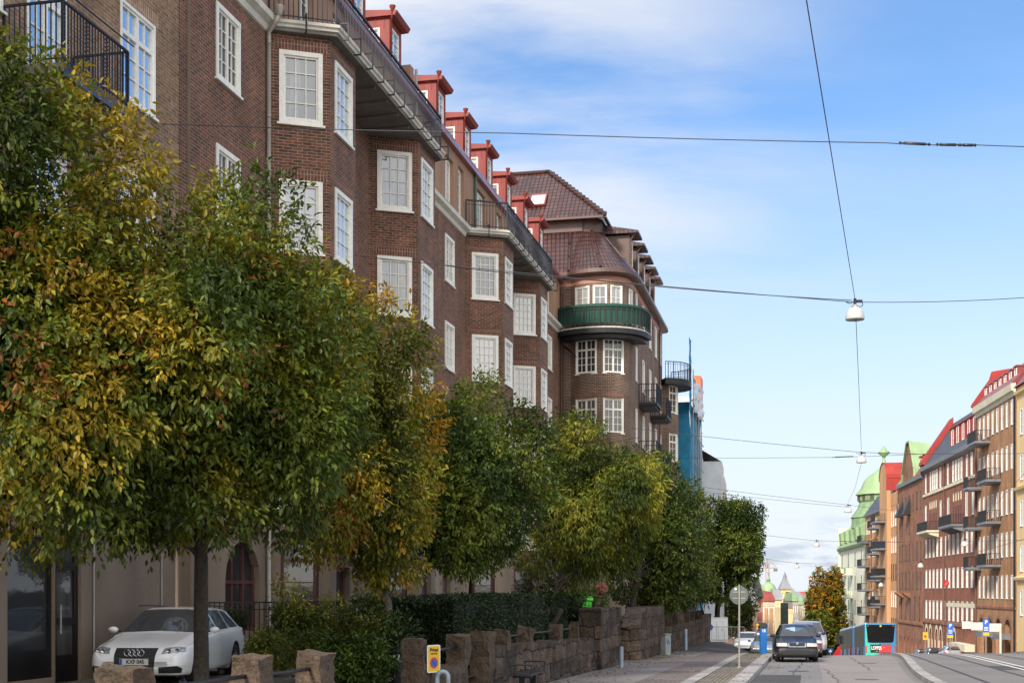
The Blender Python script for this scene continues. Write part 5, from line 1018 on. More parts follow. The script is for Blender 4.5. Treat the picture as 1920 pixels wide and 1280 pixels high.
# ---------------------------------------------------------------- vehicles
TYRE = M('tyre_rubber', (.014, .014, .015), .85, var=.2); RIM = M('alloy_rim', (.42, .42, .43), .3, .85, var=.1); CHR = M('chrome', (.65, .66, .68), .12, 1, var=.05)
CGL = glass('car_glass', (.008, .010, .012), (.03, .035, .04), .3, 1.2, .07); CGS = glass('car_side_glass', (.006, .008, .01), (.02, .03, .04), .2, 1.2, .30, tint=(.55, .8, 1.1)); HLG = M('headlamp_glass', (.40, .41, .42), .08, .35, var=.45, scale=12, coat=.8); HLW = M('headlamp_warm', (.62, .56, .48), .12, .2, var=.25, scale=14, coat=.8)
PLASTIC = M('black_plastic', (.014, .014, .015), .5, var=.2); TAILR = M('tail_light_red', (.45, .02, .02), .2, var=.2, coat=.5); PLT = M('number_plate_white', (.70, .70, .68), .5, var=.05)
def paint(name, col, metal=.0, coat=.9, spec=.5): return M(name, col, .28, metal, var=.05, scale=1.2, coat=coat, spec=spec)
def car(name, label, loc, rotz, Lc, Wc, Hc, st, paintm, wb, xf, wr=.33, group=None, n=60, rim=RIM, track=None):
    """st: stations (x, halfwidth, zbottom, zshoulder, ztop, half top width); x measured back from the nose"""
    t = thing(name, label, 'car', loc, rotz, group); xs = [s[0] for s in st]; prof = catmull([s[1:] for s in st], 8); xx = catmull([[s[0]] for s in st], 8)
    rows = []
    for q, x in zip(prof, xx):
        w, zb, zs, zt, wt = q; x = Lc / 2 - x[0]; wt = min(wt, w); h = max(zt - zs, .01); m = min(1, h / .3)
        sec = [(0, zb), (w * .55, zb), (w * .86, zb + .005), (w * .95, zb + .05), (w * .985, zb + .16), (w, zb + (zs - zb) * .45), (w * .995, zb + (zs - zb) * .66), (w * .975, zb + (zs - zb) * .86), (w * .945, zs - .02), (w * .915, zs + .005), (w * .905 + (wt - w * .905) * .08, zs + h * .08), (w * .905 + (wt - w * .905) * .5, zs + h * .46), (wt + (w - wt) * .03, zs + h * .84), (wt * .93, zs + h * .945), (wt * .70, zs + h * .985), (wt * .38, zt), (0, zt + .008)]
        sm = catmull(sec, 3); rows.append([(x, float(a[0]), float(a[1])) for a in sm])
    k = len(rows[0]); V = []; Fc = []
    for r in rows:
        V += [(x, y, z) for x, y, z in r] + [(x, -y, z) for x, y, z in r[1:-1]]
    per = k + k - 2
    def ix(i, j, s): return i * per + (j if s > 0 or j in (0, k - 1) else k + j - 1)
    for i in range(len(rows) - 1):
        for j in range(k - 1):
            for s in (1, -1):
                q = [ix(i, j, s), ix(i, j + 1, s), ix(i + 1, j + 1, s), ix(i + 1, j, s)]; Fc.append(q if s < 0 else q[::-1])
    for i in (0, len(rows) - 1):
        for j in range(k - 1): Fc.append([ix(i, j, 1), ix(i, j + 1, 1), ix(i, j + 1, -1), ix(i, j, -1)] if j not in (0, k - 2) else ([ix(i, 0, 1), ix(i, 1, 1), ix(i, 1, -1)] if j == 0 else [ix(i, k - 2, 1), ix(i, k - 1, 1), ix(i, k - 2, -1)]))
    axles = [Lc / 2 - xf, Lc / 2 - xf - wb]; R_ = wr + .055
    def inside(v): return abs(v[1]) > Wc * .30 and any((v[0] - a) ** 2 + (v[2] - wr) ** 2 < R_ ** 2 for a in axles)
    Fc = [f for f in Fc if not all(inside(V[q]) for q in f)]
    V2 = list(V)
    for f in Fc:
        for q in f:
            v = V[q]
            if inside(v):
                for a in axles:
                    dx, dz = v[0] - a, v[2] - wr; d = math.hypot(dx, dz)
                    if d < R_: V2[q] = (a + dx / max(d, .01) * R_, v[1], wr + dz / max(d, .01) * R_)
    me = bpy.data.meshes.new('body'); me.from_pydata(V2, [], Fc); me.materials.append(paintm); bm = bmesh.new(); bm.from_mesh(me); loose = [v for v in bm.verts if not v.link_faces]; bmesh.ops.delete(bm, geom=loose, context='VERTS'); bmesh.ops.remove_doubles(bm, verts=bm.verts, dist=1e-4); bmesh.ops.recalc_face_normals(bm, faces=bm.faces); bm.to_mesh(me); bm.free()
    me.polygons.foreach_set('use_smooth', [True] * len(me.polygons)); obj('body', me, t)
    bv = BVHTree.FromPolygons([Vector(v) for v in V], [tuple(f) for f in Fc])
    def patch(pname, poly, axis, mat_, off=.005, parent=t, cut=.05, flip=1):
        """poly in (y,z) for axis 'f'/'b', (x,z) for side 'l'/'r'; projected onto the body skin"""
        if axis in 'fb': P2 = [Vector((0, a, b)) for a, b in poly]; d = Vector((-1, 0, 0)) if axis == 'f' else Vector((1, 0, 0))
        elif axis == 't': P2 = [Vector((a, b, 0)) for a, b in poly]; d = Vector((0, 0, -1))
        else: P2 = [Vector((a, 0, b)) for a, b in poly]; d = Vector((0, -1, 0)) if axis == 'l' else Vector((0, 1, 0))
        b2 = bmesh.new(); b2.faces.new([b2.verts.new(q) for q in P2]); bmesh.ops.triangulate(b2, faces=b2.faces)
        for _ in range(5):
            es = [e for e in b2.edges if e.calc_length() > cut]
            if not es: break
            bmesh.ops.subdivide_edges(b2, edges=es, cuts=1); bmesh.ops.triangulate(b2, faces=b2.faces)
        for v in b2.verts:
            hit = bv.ray_cast(v.co - d * 6, d)
            n_ = hit[1]; n_ = (-n_ if n_ is not None and n_.dot(d) > 0 else n_); v.co = (hit[0] + n_ * off) if hit[0] is not None else v.co
        me = bpy.data.meshes.new(pname); b2.to_mesh(me); b2.free(); me.materials.append(mat_); me.polygons.foreach_set('use_smooth', [True] * len(me.polygons)); return obj(pname, me, parent)
    for a in axles:
        for s in (1, -1):
            y = s * (Wc / 2 - .115); mb = MB(); hw = .105
            mb.lathe([(wr * .68, -hw), (wr * .90, -hw), (wr * .985, -hw * .8), (wr, -hw * .5), (wr, hw * .5), (wr * .985, hw * .8), (wr * .90, hw), (wr * .68, hw)], 28, (a, y, wr), 'y'); w_ = mb.build('wheel', TYRE, t, smooth=True)
            mb = MB(); o = s * hw * .55; mb.lathe([(wr * .60, o), (wr * .685, o + s * .02), (wr * .70, o + s * .035)], 28, (a, y, wr), 'y'); mb.lathe([(.001, o + s * .005), (.055, o + s * .01), (.065, o - s * .01)], 12, (a, y, wr), 'y')
            for q in range(10): th = q * PI / 5; mb.bar((a + .04 * cos(th), y + o, wr + .04 * sin(th)), (a + wr * .68 * cos(th + .12), y + o + s * .01, wr + wr * .68 * sin(th + .12)), .024, .018)
            mb.build('rim', rim, w_, smooth=False); mb = MB(); mb.lathe([(.001, o - s * .045), (wr * .66, o - s * .04)], 20, (a, y, wr), 'y'); mb.build('brake_disc', PLASTIC, w_)
    mb = MB(); mb.box(-Lc / 2 + .3, Lc / 2 - .35, -Wc * .31, Wc * .31, .17, .42)
    for a in axles: mb.box(a - R_ + .01, a + R_ - .01, -Wc * .42, Wc * .42, .42, .74)
    mb.build('underbody', PLASTIC, t)
    return t, patch
def mirror(t, x, y, z, mat_, s, w=.19, h=.13):
    mb = MB(); mb.lathe([(.001, -.5), (.6, -.42), (.95, -.1), (1, .2), (.9, .45), (.001, .5)], 12, axis='x'); me = mb.mesh('wing_mirror', mat_, True); o = obj('wing_mirror', me, t, (x, y + s * .12, z)); o.scale = (.17, w / 2, h / 2)
    mb = MB(); mb.bar((x - .02, y - s * .03, z - .04), (x, y + s * .05, z - .02), .04, .03); mb.build('mirror_arm', PLASTIC, t)
def plate_no(t, x, z, s, txt, y=0, w=.52):
    mb = MB(); mb.box(-.008, .008, -w / 2, w / 2, -.058, .058); o = mb.build('number_plate', PLT, t, loc=(x, y, z)); mb = MB(); mb.box(-.001, .001, -.021, .021, -.054, .054); mb.build('blue_band', BLU, o, loc=(s * .0095, s * -(w / 2 - .026) * -1 * -1, 0))
    text('plate_lettering', txt, .105, TXT, o, (s * .010, s * .025, 0), (PI / 2, 0, s * PI / 2), sx=.86, bold=.003); return o
# white estate car
WH = paint('white_car_paint', (.93, .93, .94))
A6 = [(0, .60, .30, .46, .50, .40), (.05, .74, .22, .54, .585, .50), (.22, .85, .19, .64, .705, .60), (.55, .905, .18, .72, .80, .64), (1.1, .925, .18, .80, .89, .66), (1.45, .928, .18, .87, .955, .68), (1.62, .93, .18, .905, 1.04, .66), (2.05, .93, .18, .93, 1.28, .61), (2.45, .93, .18, .94, 1.405, .59), (2.9, .93, .18, .945, 1.44, .60), (3.6, .928, .18, .955, 1.425, .60), (4.25, .915, .19, .965, 1.375, .585), (4.55, .90, .21, .965, 1.27, .58), (4.78, .87, .25, .95, 1.06, .60), (4.90, .80, .30, .80, .88, .58), (4.93, .72, .36, .62, .66, .5)]
fy = Vector((-6.80, 24.0)); hd = Vector((sin(math.radians(2.0)), cos(math.radians(2.0)))); cc = fy + hd * 2.465; RZ = math.atan2(-hd.y, -hd.x)
c, patch = car('parked_car', 'white estate car with black grille parked in front of the shop', (cc.x, cc.y, .035), RZ, 4.93, 1.86, 1.46, A6, WH, 2.84, .95)
patch('windscreen', [(-.74, .955), (0, .985), (.74, .955), (.60, 1.37), (.3, 1.395), (-.3, 1.395), (-.60, 1.37)], 'f', CGL, .006)
for s, sd in ((1, 'l'), (-1, 'r')):
    for poly in ([(.72, .955), (-.12, .97), (-.12, 1.375), (.10, 1.375), (.42, 1.23)], [(-.20, .97), (-1.02, .985), (-1.02, 1.365), (-.20, 1.375)], [(-1.09, .99), (-1.92, 1.0), (-1.66, 1.25), (-1.52, 1.33), (-1.09, 1.36)]): patch('side_window', poly, sd, CGS, .006, cut=.12)
    patch('headlight', [(s * .47, .595), (s * .84, .635), (s * .82, .70), (s * .70, .725), (s * .50, .705)], 'f', HLG, .006)
    patch('fog_lamp_intake', [(s * .44, .25), (s * .80, .25), (s * .82, .33), (s * .76, .385), (s * .44, .36)], 'f', PLASTIC, .006)
    patch('door_seam', [(-.155, .32), (-.145, .32), (-.145, .955), (-.155, .955)], sd, PLASTIC, .003); patch('door_seam', [(.86, .35), (.87, .35), (.80, .90), (.79, .90)], sd, PLASTIC, .003)
    patch('door_handle', [(-.02, .80), (.17, .80), (.17, .83), (-.02, .83)], sd, WH, .022); patch('door_handle', [(-1.0, .82), (-.81, .82), (-.81, .85), (-1.0, .85)], sd, WH, .022)
    mirror(c, .63, s * .87, 1.0, WH, s)
    patch('tail_light', [(-2.3, .80), (-2.10, .80), (-2.1, .93), (-2.3, .93)], sd, TAILR, .006)
    mb = MB(); mb.tube([(.25, s * .60, 1.47), (-.3, s * .60, 1.475), (-1.6, s * .58, 1.43)], .014, 6); mb.build('roof_rail', PLASTIC, c)
    for q in (.60, .72): g = MB(); g.lathe([(.001, .0), (.04, .012), (.045, 0)], 12, (0, s * q, .655), 'x'); o = g.build('headlight_lens', CHR, c); o.location = (2.36 - (q - .6) * .9 + .0, 0, 0)
gr = patch('grille', [(-.385, .70), (.385, .70), (.36, .36), (.27, .255), (-.27, .255), (-.36, .36)], 'f', PLASTIC, .010)
for k in range(7): z = .30 + k * .055; patch('grille_bar', [(-.33, z), (.33, z), (.33, z + .008), (-.33, z + .008)], 'f', M('grille_grey', (.08, .08, .08), .3, .5), .016, gr)
gx = 2.465 - .045
for k in range(4):
    mb = MB(); R1 = .058
    mb.tube([(0, R1 * cos(a), R1 * sin(a)) for a in np.linspace(0, 2 * PI, 25)], .0075, 6, cap=False); mb.build('ring_badge', CHR, c, smooth=True, loc=(gx + .055, (k - 1.5) * .082, .625))
plate_no(c, gx + .065, .46, 1, 'KXF 045')
c.scale = (1, 1, .975)
# small dark hatchback facing the camera
HB = [(0, .60, .28, .42, .48, .40), (.05, .73, .22, .54, .58, .48), (.25, .80, .18, .66, .715, .54), (.7, .825, .17, .76, .83, .58), (1.05, .83, .17, .84, .91, .60), (1.22, .83, .17, .885, .985, .60), (1.65, .83, .17, .92, 1.25, .55), (2.1, .83, .18, .93, 1.41, .52), (2.6, .83, .18, .95, 1.45, .56), (3.3, .82, .18, .96, 1.42, .55), (3.7, .80, .20, .95, 1.28, .55), (3.9, .77, .25, .90, 1.05, .58), (3.98, .70, .32, .70, .75, .5)]
def place_front(px, Y, hd_deg, Lc, z=None, side=0):
    b = P(px, HY, Y); h = Vector((sin(math.radians(hd_deg)), cos(math.radians(hd_deg)))); q = Vector((b.x, b.y)) + h * Lc / 2; return (q.x, q.y, G(q.x, q.y) + .02), math.atan2(-h.y, -h.x)
def pitch(t, lc):
    f = Vector((cos(t.rotation_euler.z), sin(t.rotation_euler.z))); q = t.location; a = G(q.x + f.x, q.y + f.y) - G(q.x - f.x, q.y - f.y); t.rotation_euler.y = -math.atan(a / 2)
def small_car(label, px, Y, hdg, st, Lc, Wc, H, pm, group, front=True, lights=HLW, plate_=None, det=True, wb=2.45, xf=.8, roof_rails=None, z=None):
    loc, rz = place_front(px, Y, hdg, Lc)
    if not front: rz += PI
    c, patch = car('parked_car', label, loc, rz, Lc, Wc, H, st, pm, wb, xf, wr=.31, group=group); pitch(c, Lc); hw = Wc / 2; k = H / 1.45
    patch('windscreen', [(-hw * .82, .97 * k), (0, .985 * k), (hw * .82, .97 * k), (hw * .66, 1.36 * k), (-hw * .66, 1.36 * k)], 'f', CGL, .006)
    patch('rear_window', [(-hw * .74, 1.0 * k), (hw * .74, 1.0 * k), (hw * .62, 1.33 * k), (-hw * .62, 1.33 * k)], 'b', CGL, .006)
    for s, sd in ((1, 'l'), (-1, 'r')):
        for x0, x1, x2, x3 in ((.72, .0, .0, .30), (-.07, -.80, -.80, -.07), (-.87, -Lc / 2 + .55, -Lc / 2 + .75, -.87)): patch('side_window', [(x0, .97 * k), (x1, .98 * k), (x2, 1.34 * k), (x3, 1.35 * k)], sd, CGS, .006, cut=.15)
        patch('headlight', [(s * .36, .60 * k), (s * hw * .93, .60 * k), (s * hw * .93, .72 * k), (s * .38, .73 * k)], 'f', lights, .006); patch('tail_light', [(s * hw * .68, .62 * k), (s * hw * .93, .62 * k), (s * hw * .93, .90 * k), (s * hw * .74, .90 * k)], 'b', TAILR, .006)
        mirror(c, .60, s * hw * .93, 1.0 * k, PLASTIC if pm is not WH else pm, s); patch('fog_lamp', [(s * hw * .66, .29), (s * hw * .82, .29), (s * hw * .82, .36), (s * hw * .66, .36)], 'f', HLG, .008)
    patch('rear_number_plate', [(-.26, .60 * k), (.26, .60 * k), (.26, .71 * k), (-.26, .71 * k)], 'b', PLT, .012)
    return c, patch
NAVY = paint('navy_car_paint', (.005, .006, .012), .0, .2, .25); SILV = paint('silver_car_paint', (.42, .44, .47), .5); MARO = paint('maroon_car_paint', (.16, .012, .022), .3); REDC = paint('dark_red_car_paint', (.10, .015, .02), .3)
KG = 'cars parked along the left kerb'
c, patch = small_car('dark navy hatchback with chrome framed grille, foremost in the kerbside row', 1495, 51.2, 9.0, HB, 3.98, 1.66, 1.45, NAVY, KG)
patch('bumper', [(-.70, .20), (.70, .20), (.78, .50), (-.78, .50)], 'f', PLASTIC, .012); g_ = patch('grille_frame', [(-.33, .565), (.33, .565), (.35, .735), (.0, .755), (-.35, .735)], 'f', CHR, .016); patch('grille', [(-.285, .60), (.285, .60), (.30, .715), (-.30, .715)], 'f', PLASTIC, .024, g_); disc(.045, 0, .01, CHR, 'badge', c).parent = c
bd = [o for o in c.children if o.name.startswith('badge')][0]; bd.rotation_euler = (0, 0, PI / 2); bd.location = (1.97, 0, .72)
plate_no(c, 1.985, .43, 1, 'OBE 084')
SUV = [(0, .70, .32, .60, .66, .5), (.06, .82, .27, .75, .82, .6), (.3, .90, .24, .88, .97, .66), (.8, .93, .24, .98, 1.06, .7), (1.15, .93, .24, 1.04, 1.14, .70), (1.6, .93, .24, 1.09, 1.44, .68), (2.0, .93, .24, 1.11, 1.63, .66), (2.6, .93, .24, 1.12, 1.67, .66), (3.6, .93, .24, 1.13, 1.65, .66), (4.2, .91, .25, 1.12, 1.50, .66), (4.5, .88, .32, 1.05, 1.15, .66), (4.58, .80, .42, .85, .9, .6)]
HB2 = [(a, b * 1.03, c_, d * 1.03, e * 1.03, f_) for a, b, c_, d, e, f_ in HB]
small_car('dark red hatchback hidden behind the navy hatchback', 1506, 57.3, 10.5, HB2, 3.98, 1.72, 1.5, REDC, KG)
c, patch = small_car('silver grey tall car with roof rails, third in the kerbside row', 1514, 62.8, 11.5, SUV, 4.58, 1.86, 1.67, SILV, KG, lights=HLG, wb=2.7, xf=.9)
for s in (1, -1): mb = MB(); mb.tube([(.3, s * .64, 1.62), (.1, s * .65, 1.72), (-1.4, s * .65, 1.71), (-1.6, s * .63, 1.62)], .02, 6); mb.build('roof_rail', PIPE, c)
VAN = [(a, b, c_, d * .98, e * 1.08 if e > 1.2 else e, f_) for a, b, c_, d, e, f_ in SUV]
OG = 'cars half hidden behind the crest on the left'
small_car('maroon people carrier seen from behind beyond the blue parking meter', 1417, 96, 18, VAN, 4.58, 1.86, 1.8, MARO, OG, front=False, wb=2.7, xf=.9)
small_car('light silver car in front of the maroon people carrier', 1430, 82, 14, HB, 3.98, 1.70, 1.45, SILV, OG, lights=HLG)
small_car('white low car glimpsed left of the maroon people carrier', 1397, 90, 14, HB, 3.98, 1.70, 1.4, WH, OG)
RG = 'cars parked on the far right side of the street'
small_car('silver white saloon seen from behind, rightmost of the parked trio', 1788, 122, 7, HB2, 3.98, 1.75, 1.5, SILV, RG, front=False)
small_car('dark blue hatchback, middle of the trio below the parking signs', 1754, 132, 7, HB2, 3.98, 1.72, 1.5, NAVY, RG, front=False)
small_car('black car at the left of the far parked trio', 1733, 140, 7, HB2, 3.98, 1.72, 1.5, paint('black_car_paint', (.012, .012, .013)), RG, front=False)
# ---------------------------------------------------------------- articulated bus
def bus():
    Y = 108.5; bl = P(1622, HY, Y); br = P(1681, HY, Y); h = Vector((sin(math.radians(7.5)), cos(math.radians(7.5)))); ctr = Vector(((bl.x + br.x) / 2, Y)); z0 = G(ctr.x, Y)
    t = thing('articulated_bus', 'long green and blue articulated bus driving away downhill with red rear advert', 'bus', (ctr.x, ctr.y, z0 + .02), math.atan2(h.y, h.x)); t.rotation_euler.y = math.atan(.060)
    W_ = 1.275; top = 3.05; BG = M('bus_green', (.03, .48, .33), .35, var=.05, coat=.5); BB = M('bus_blue', (.01, .17, .36), .35, var=.05, coat=.5); BGL = M('bus_glass', (.006, .006, .007), .15, var=.3, spec=.08)
    def rbox(nm, x0, x1, z0, z1, mat_, par=t, y0=-W_, y1=W_, bw=.12):
        mb = MB(); mb.box(x0, x1, y0, y1, z0, z1); return bevel(mb.build(nm, mat_, par, fix=True), bw, 3)
    rbox('rear_section', 0, 7.0, .3, top, BB); rbox('front_section', 7.9, 18.0, .3, top, BB); rbox('bellows', 7.02, 7.88, .45, top - .12, PLASTIC, y0=-W_ + .12, y1=W_ - .12, bw=.03)
    mb = MB(); mb.face([(-.006, W_ - .05, .4), (-.006, .30, .4), (-.006, .30, .75), (-.006, .1, 1.38), (-.006, W_ - .05, 1.38)]); mb.face([(-.006, W_ - .05, 1.38), (-.006, W_ - .24, 1.38), (-.006, W_ - .13, top - .1), (-.006, W_ - .05, top - .1)]); mb.build('rear_green_panel', BG, t)
    mb = MB(); pl = [(W_ - .26, 1.50), (W_ - .13, 2.90), (-W_ + .13, 2.90), (-W_ + .26, 1.50), (-W_ + .5, 1.44), (W_ - .5, 1.44)]; mb.face([(-.012, y, z) for y, z in pl]); mb.build('rear_window', BGL, t)
    mb = MB(); mb.face([(-.012, y, z) for y, z in ((.82, .62), (-.82, .62), (-.82, 1.30), (.82, 1.30))]); ad = mb.build('advert_panel', TXT, t); mb = MB(); mb.face([(-.016, y, z) for y, z in ((.15, .66), (-.79, .66), (-.79, 1.27), (-.05, 1.27))]); mb.build('advert_red_field', SRED, ad)
    text('advert_lettering', 'LOPPES', .40, TXW, ad, (-.022, .34, 1.0), (PI / 2, 0, -PI / 2), sx=.62, bold=.008)
    for y, z, r in ((.30, .74, .05), (.1, .78, .04), (-.25, 1.05, .05)): mb = MB(); mb.lathe([(.001, 0), (r, 0)], 10, (-.024, y, z), 'x'); mb.build('advert_spot', M('advert_orange', (.7, .3, .05), .5), ad)
    for s in (1, -1):
        mb = MB(); mb.box(-.03, -.013, s * (W_ - .12) - .06, s * (W_ - .12) + .06, .62, 1.22); mb.build('tail_light', TAILR, t)
        mb = MB(); mb.lathe([(.001, -.03), (.05, -.03), (.05, -.014)], 10, (0, s * (W_ - .28), 2.80), 'x'); mb.build('marker_light', TAILR, t)
    mb = MB(); mb.box(-.03, -.014, -.07, .07, 2.73, 2.87); mb.build('line_number_display', YS, t); mb = MB(); mb.box(-.024, -.014, -.26, .26, .44, .54); mb.build('number_plate', PLT, t)
    for x0, x1 in ((.3, 6.7), (8.2, 17.7)):
        for s in (1, -1): mb = MB(); y = s * (W_ + .008); mb.face([(x0, y, 1.15), (x1, y, 1.15), (x1, y, 2.85), (x0, y, 2.85)]); mb.build('side_window', BGL, t)
    mb = MB(); mb.box(.2, 17.8, W_ - .25, W_ - .05, top - .03, top + .012); mb.build('roof_edge_stripe', WHITE, t)
    for x in (1.0, 2.6, 5.2, 8.8, 11.5, 14.8): mb = MB(); y = W_ + .012; mb.face([(x, y, .42), (x + 1.1, y, .42), (x + 1.1, y, 2.7), (x, y, 2.7)]); mb.build('door', BGL, t)
    for x in (3.3, 9.3, 15.6):
        for s in (1, -1): mb = MB(); mb.lathe([(.001, -.14), (.42, -.14), (.47, -.1), (.47, .1), (.42, .14), (.001, .14)], 18, (x, s * (W_ - .12), .46), 'y'); mb.build('wheel', TYRE, t)
    mb = MB(); mb.box(17.9, 18.3, W_ + .05, W_ + .3, 1.7, 2.5); mb.build('wing_mirror', PLASTIC, t)
bus()
# ---------------------------------------------------------------- right-hand street front
BRR = brick('brick_right_red', (.30, .100, .052), (.20, .066, .038), (.24, .12, .075), .26, .09, .012, var=.2)
BRO = brick('brick_right_orange', (.46, .225, .10), (.32, .145, .07), (.34, .21, .12), .26, .09, .012, var=.2)
BRD = brick('brick_right_brown', (.34, .135, .068), (.21, .085, .048), (.25, .14, .09), .26, .09, .012, var=.25)
OCH = M('ochre_plaster', (.52, .28, .135), .85, var=.14, scale=.8, fine=.06, bs=9, streak=1); OCY = M('yellow_plaster', (.74, .54, .27), .85, var=.1, scale=.8, streak=1)
CRM = M('cream_plaster', (.66, .60, .44), .85, var=.1, scale=.8, streak=1); WPL = M('pale_plaster', (.72, .70, .58), .85, var=.08, scale=.6, streak=1)
COP = M('green_copper', (.26, .37, .185), .6, .1, var=.18, scale=.7, streak=1); COPD = M('green_copper_dark', (.20, .30, .155), .6, .1, var=.2, scale=.9)  # COPD is a darker tone of the green copper
SLT = brick('slate_roof', (.055, .058, .072), (.040, .042, .055), (.02, .02, .025), 2.2, .35, .03, offset=0, bump=.5, rough=.5, stain=.1)
RPL = M('red_roof_plain', (.32, .028, .020), .7, var=.2, scale=.9, fine=.08); REDT = brick('red_tile_roof', (.36, .075, .05), (.25, .055, .04), (.10, .03, .025), .5, .4, .05, offset=0, bump=.4, rough=.5, stain=.1)
GREY = M('grey_gutter_metal', (.20, .21, .23), .5, .3); WGL = glass('far_pane', (.02, .02, .02), (.42, .39, .35), .15, .95, .2); DGL = glass('far_pane_dark', (.015, .014, .013), (.20, .18, .16), .2, 1.2, .2)
DKW = M('dark_window_frame', (.10, .055, .04), .6); GRW = M('green_window_frame', (.12, .22, .14), .6); CUR = M('pale_blind', (.66, .63, .57), .7, var=.08)
class RB:
    def __init__(s, name, label, xl, xr, w=27.5, cat='building', zg=None):
        s.w = w; s.d0 = d_of(xl, w); s.L = s.d0 - d_of(xr, w); p = R(s.d0, w); s.zg = G(*R(s.d0, w)[:2]) - .5; s.t = thing(name, label, cat, (p.x, p.y, 0), RR); s.ops = []; s.wins = []; s.path = Path([(0, 0), (s.L, 0)])
    def lx(s, px): return s.d0 - d_of(px, s.w)
    def row(s, z, h, w, xs, cols=2, rows=3, mat=WHITE, g=WGL, rise=0, dep=.22, cs=1, sill=.05, fw=.06):
        dep = dep if dep > .3 else .09
        for x in xs: s.ops.append((x - w / 2, x + w / 2, z, z + h, dep) + ((rise,) if rise else ())); s.wins.append((x, z, w, h, cols, rows, mat, g, dep, cs, rise, sill, fw))
    def finish(s, z0, z1, mat_, name='wall'):
        mb = MB(); facade(mb, s.path, z0, z1, s.ops); mb.face([(0, 0, z0), (0, 12, z0), (0, 12, z1), (0, 0, z1)], [(0, z0), (12, z0), (12, z1), (0, z1)]); mb.face([(s.L, 0, z0), (s.L, 12, z0), (s.L, 12, z1), (s.L, 0, z1)], [(0, z0), (12, z0), (12, z1), (0, z1)]); mb.build(name, mat_, s.t)
        for x, z, w, h, c, r, m, g, dep, cs, rise, sill, fw in s.wins: window(s.t, s.path, x, z, w, h, c, r, fw, .04, 0, .08, m, g, casements=cs, off=(-dep + .1 if dep > .3 else .015), sill=sill if not rise else 0)
    def band(s, prof, mat_, name='cornice', x0=0, x1=None): return ribbon([(x0, 0), (s.L if x1 is None else x1, 0)], prof).build(name, mat_, s.t)
    def box(s, name, mat_, x0, x1, y0, y1, z0, z1, parent=None): mb = MB(); mb.box(x0, x1, y0, y1, z0, z1); return mb.build(name, mat_, parent or s.t)
    def slope(s, name, mat_, x0, x1, pts, ends=True):
        mb = MB()
        for (ya, za), (yb, zb) in zip(pts[:-1], pts[1:]): l = math.hypot(yb - ya, zb - za); mb.face([(x0, ya, za), (x1, ya, za), (x1, yb, zb), (x0, yb, zb)], [(x0, 0), (x1, 0), (x1, l), (x0, l)])
        if ends:
            for x in (x0, x1): mb.face([(x, y, z) for y, z in pts] + [(x, pts[-1][0], pts[0][1])])
        return mb.build(name, mat_, s.t)
    def dorm(s, x, z, w, h, dep, mat_, y=.3, n=1):
        mb = MB(); mb.box(x - w / 2, x + w / 2, y, y + dep, z, z + h); mb.box(x - w / 2 - .08, x + w / 2 + .08, y - .12, y + dep, z + h + .002, z + h + .12); d = mb.build('dormer', mat_, s.t); pp = Path([(x - w / 2, y - .003), (x + w / 2, y - .003)])
        for k in range(n): window(d, pp, w * (k + .5) / n, z + .12, min(w / n - .14, .95), h - .24, 2, 2, .05, .04, .04, .03, WHITE, WGL)
def even(L_, n, m=.9): return [m + (L_ - 2 * m) * (i + .5) / n for i in range(n)]
# R1 orange brown brick with cream cornice
r = RB('brick_apartment_house', 'orange brown brick house with cream cornice, red roof and dark balconies on the right', 1831, 1905)
ex = even(r.L, 8, .5)
for z, h, ri in ((15.9, 2.1, 0), (12.15, 2.1, .35), (8.4, 2.1, 0), (4.75, 2.1, 0), (1.15, 2.0, 0)): r.row(z, h, .72, ex, 1, 2, WHITE, WGL if z > 1 else DGL, ri, .2)
r.row(-4.6, 3.9, 1.9, [2.2, 5.6], 1, 2, MAROON, DGL, .9, .5, 2); r.row(-4.6, 4.2, 2.0, [9.0, 12.4], 1, 2, DKW, DGL, 1.0, .5, 2)
r.finish(r.zg - 1, 18.5, BRO)
r.band([(.003, 18.2), (.08, 18.22), (.15, 18.5), (.35, 18.62), (.42, 19.2), (.003, 19.25)], CRM); r.band([(.003, .2), (.08, .22), (.08, .42), (.003, .46)], BRD, 'string_course')
r.slope('roof', REDB, -.2, r.L, [(-.35, 19.25), (1.7, 21.6), (6, 23.2), (12, 20)]); mb = MB(); mb.prismx([(-.5, 19.26), (-.4, 19.6), (1.2, 21.9), (1.4, 22.6), (3.4, 22.9), (3.4, 19.26)], -.3, .3); mb.build('fire_wall', RPL, r.t)
for x in even(r.L, 7, 1): r.dorm(x, 20.0, .9, .85, 1.2, REDB, .45)
for px, z, w_ in ((1848, 15.45, 3.6), (1868, 11.6, 3.6), (1868, 7.9, 3.6), (1868, 4.1, 3.6)): balcony(r.t, r.path, r.lx(px), z, w_, 1.3, 1.0, .16, .2, GREY, BLK, 0, t=.03)
for z in (11.5, 7.75, 4.0): balcony(r.t, r.path, 1.25, z, 2.0, 1.3, 1.0, .16, .2, GREY, BLK, 0, t=.03)
pipe(r.t, .12, -.1, r.zg, 18.2, RST, r=.08); pipe(r.t, r.L - .2, -.1, r.zg, 18.2, BLK, r=.08)
for x in (2.2, 5.6, 9.0, 12.4):
    mb = MB(); N = 12
    for k in range(N):
        a0, a1 = PI * k / N, PI * (k + 1) / N
        for (ra, rb_) in ((1.05, 1.35),): mb.face([(x + ra * cos(a0), -.03, -1.7 + ra * sin(a0)), (x + rb_ * cos(a0), -.03, -1.7 + rb_ * sin(a0)), (x + rb_ * cos(a1), -.03, -1.7 + rb_ * sin(a1)), (x + ra * cos(a1), -.03, -1.7 + ra * sin(a1))])
    mb.build('arch_moulding', CREAM if False else BRD, r.t)
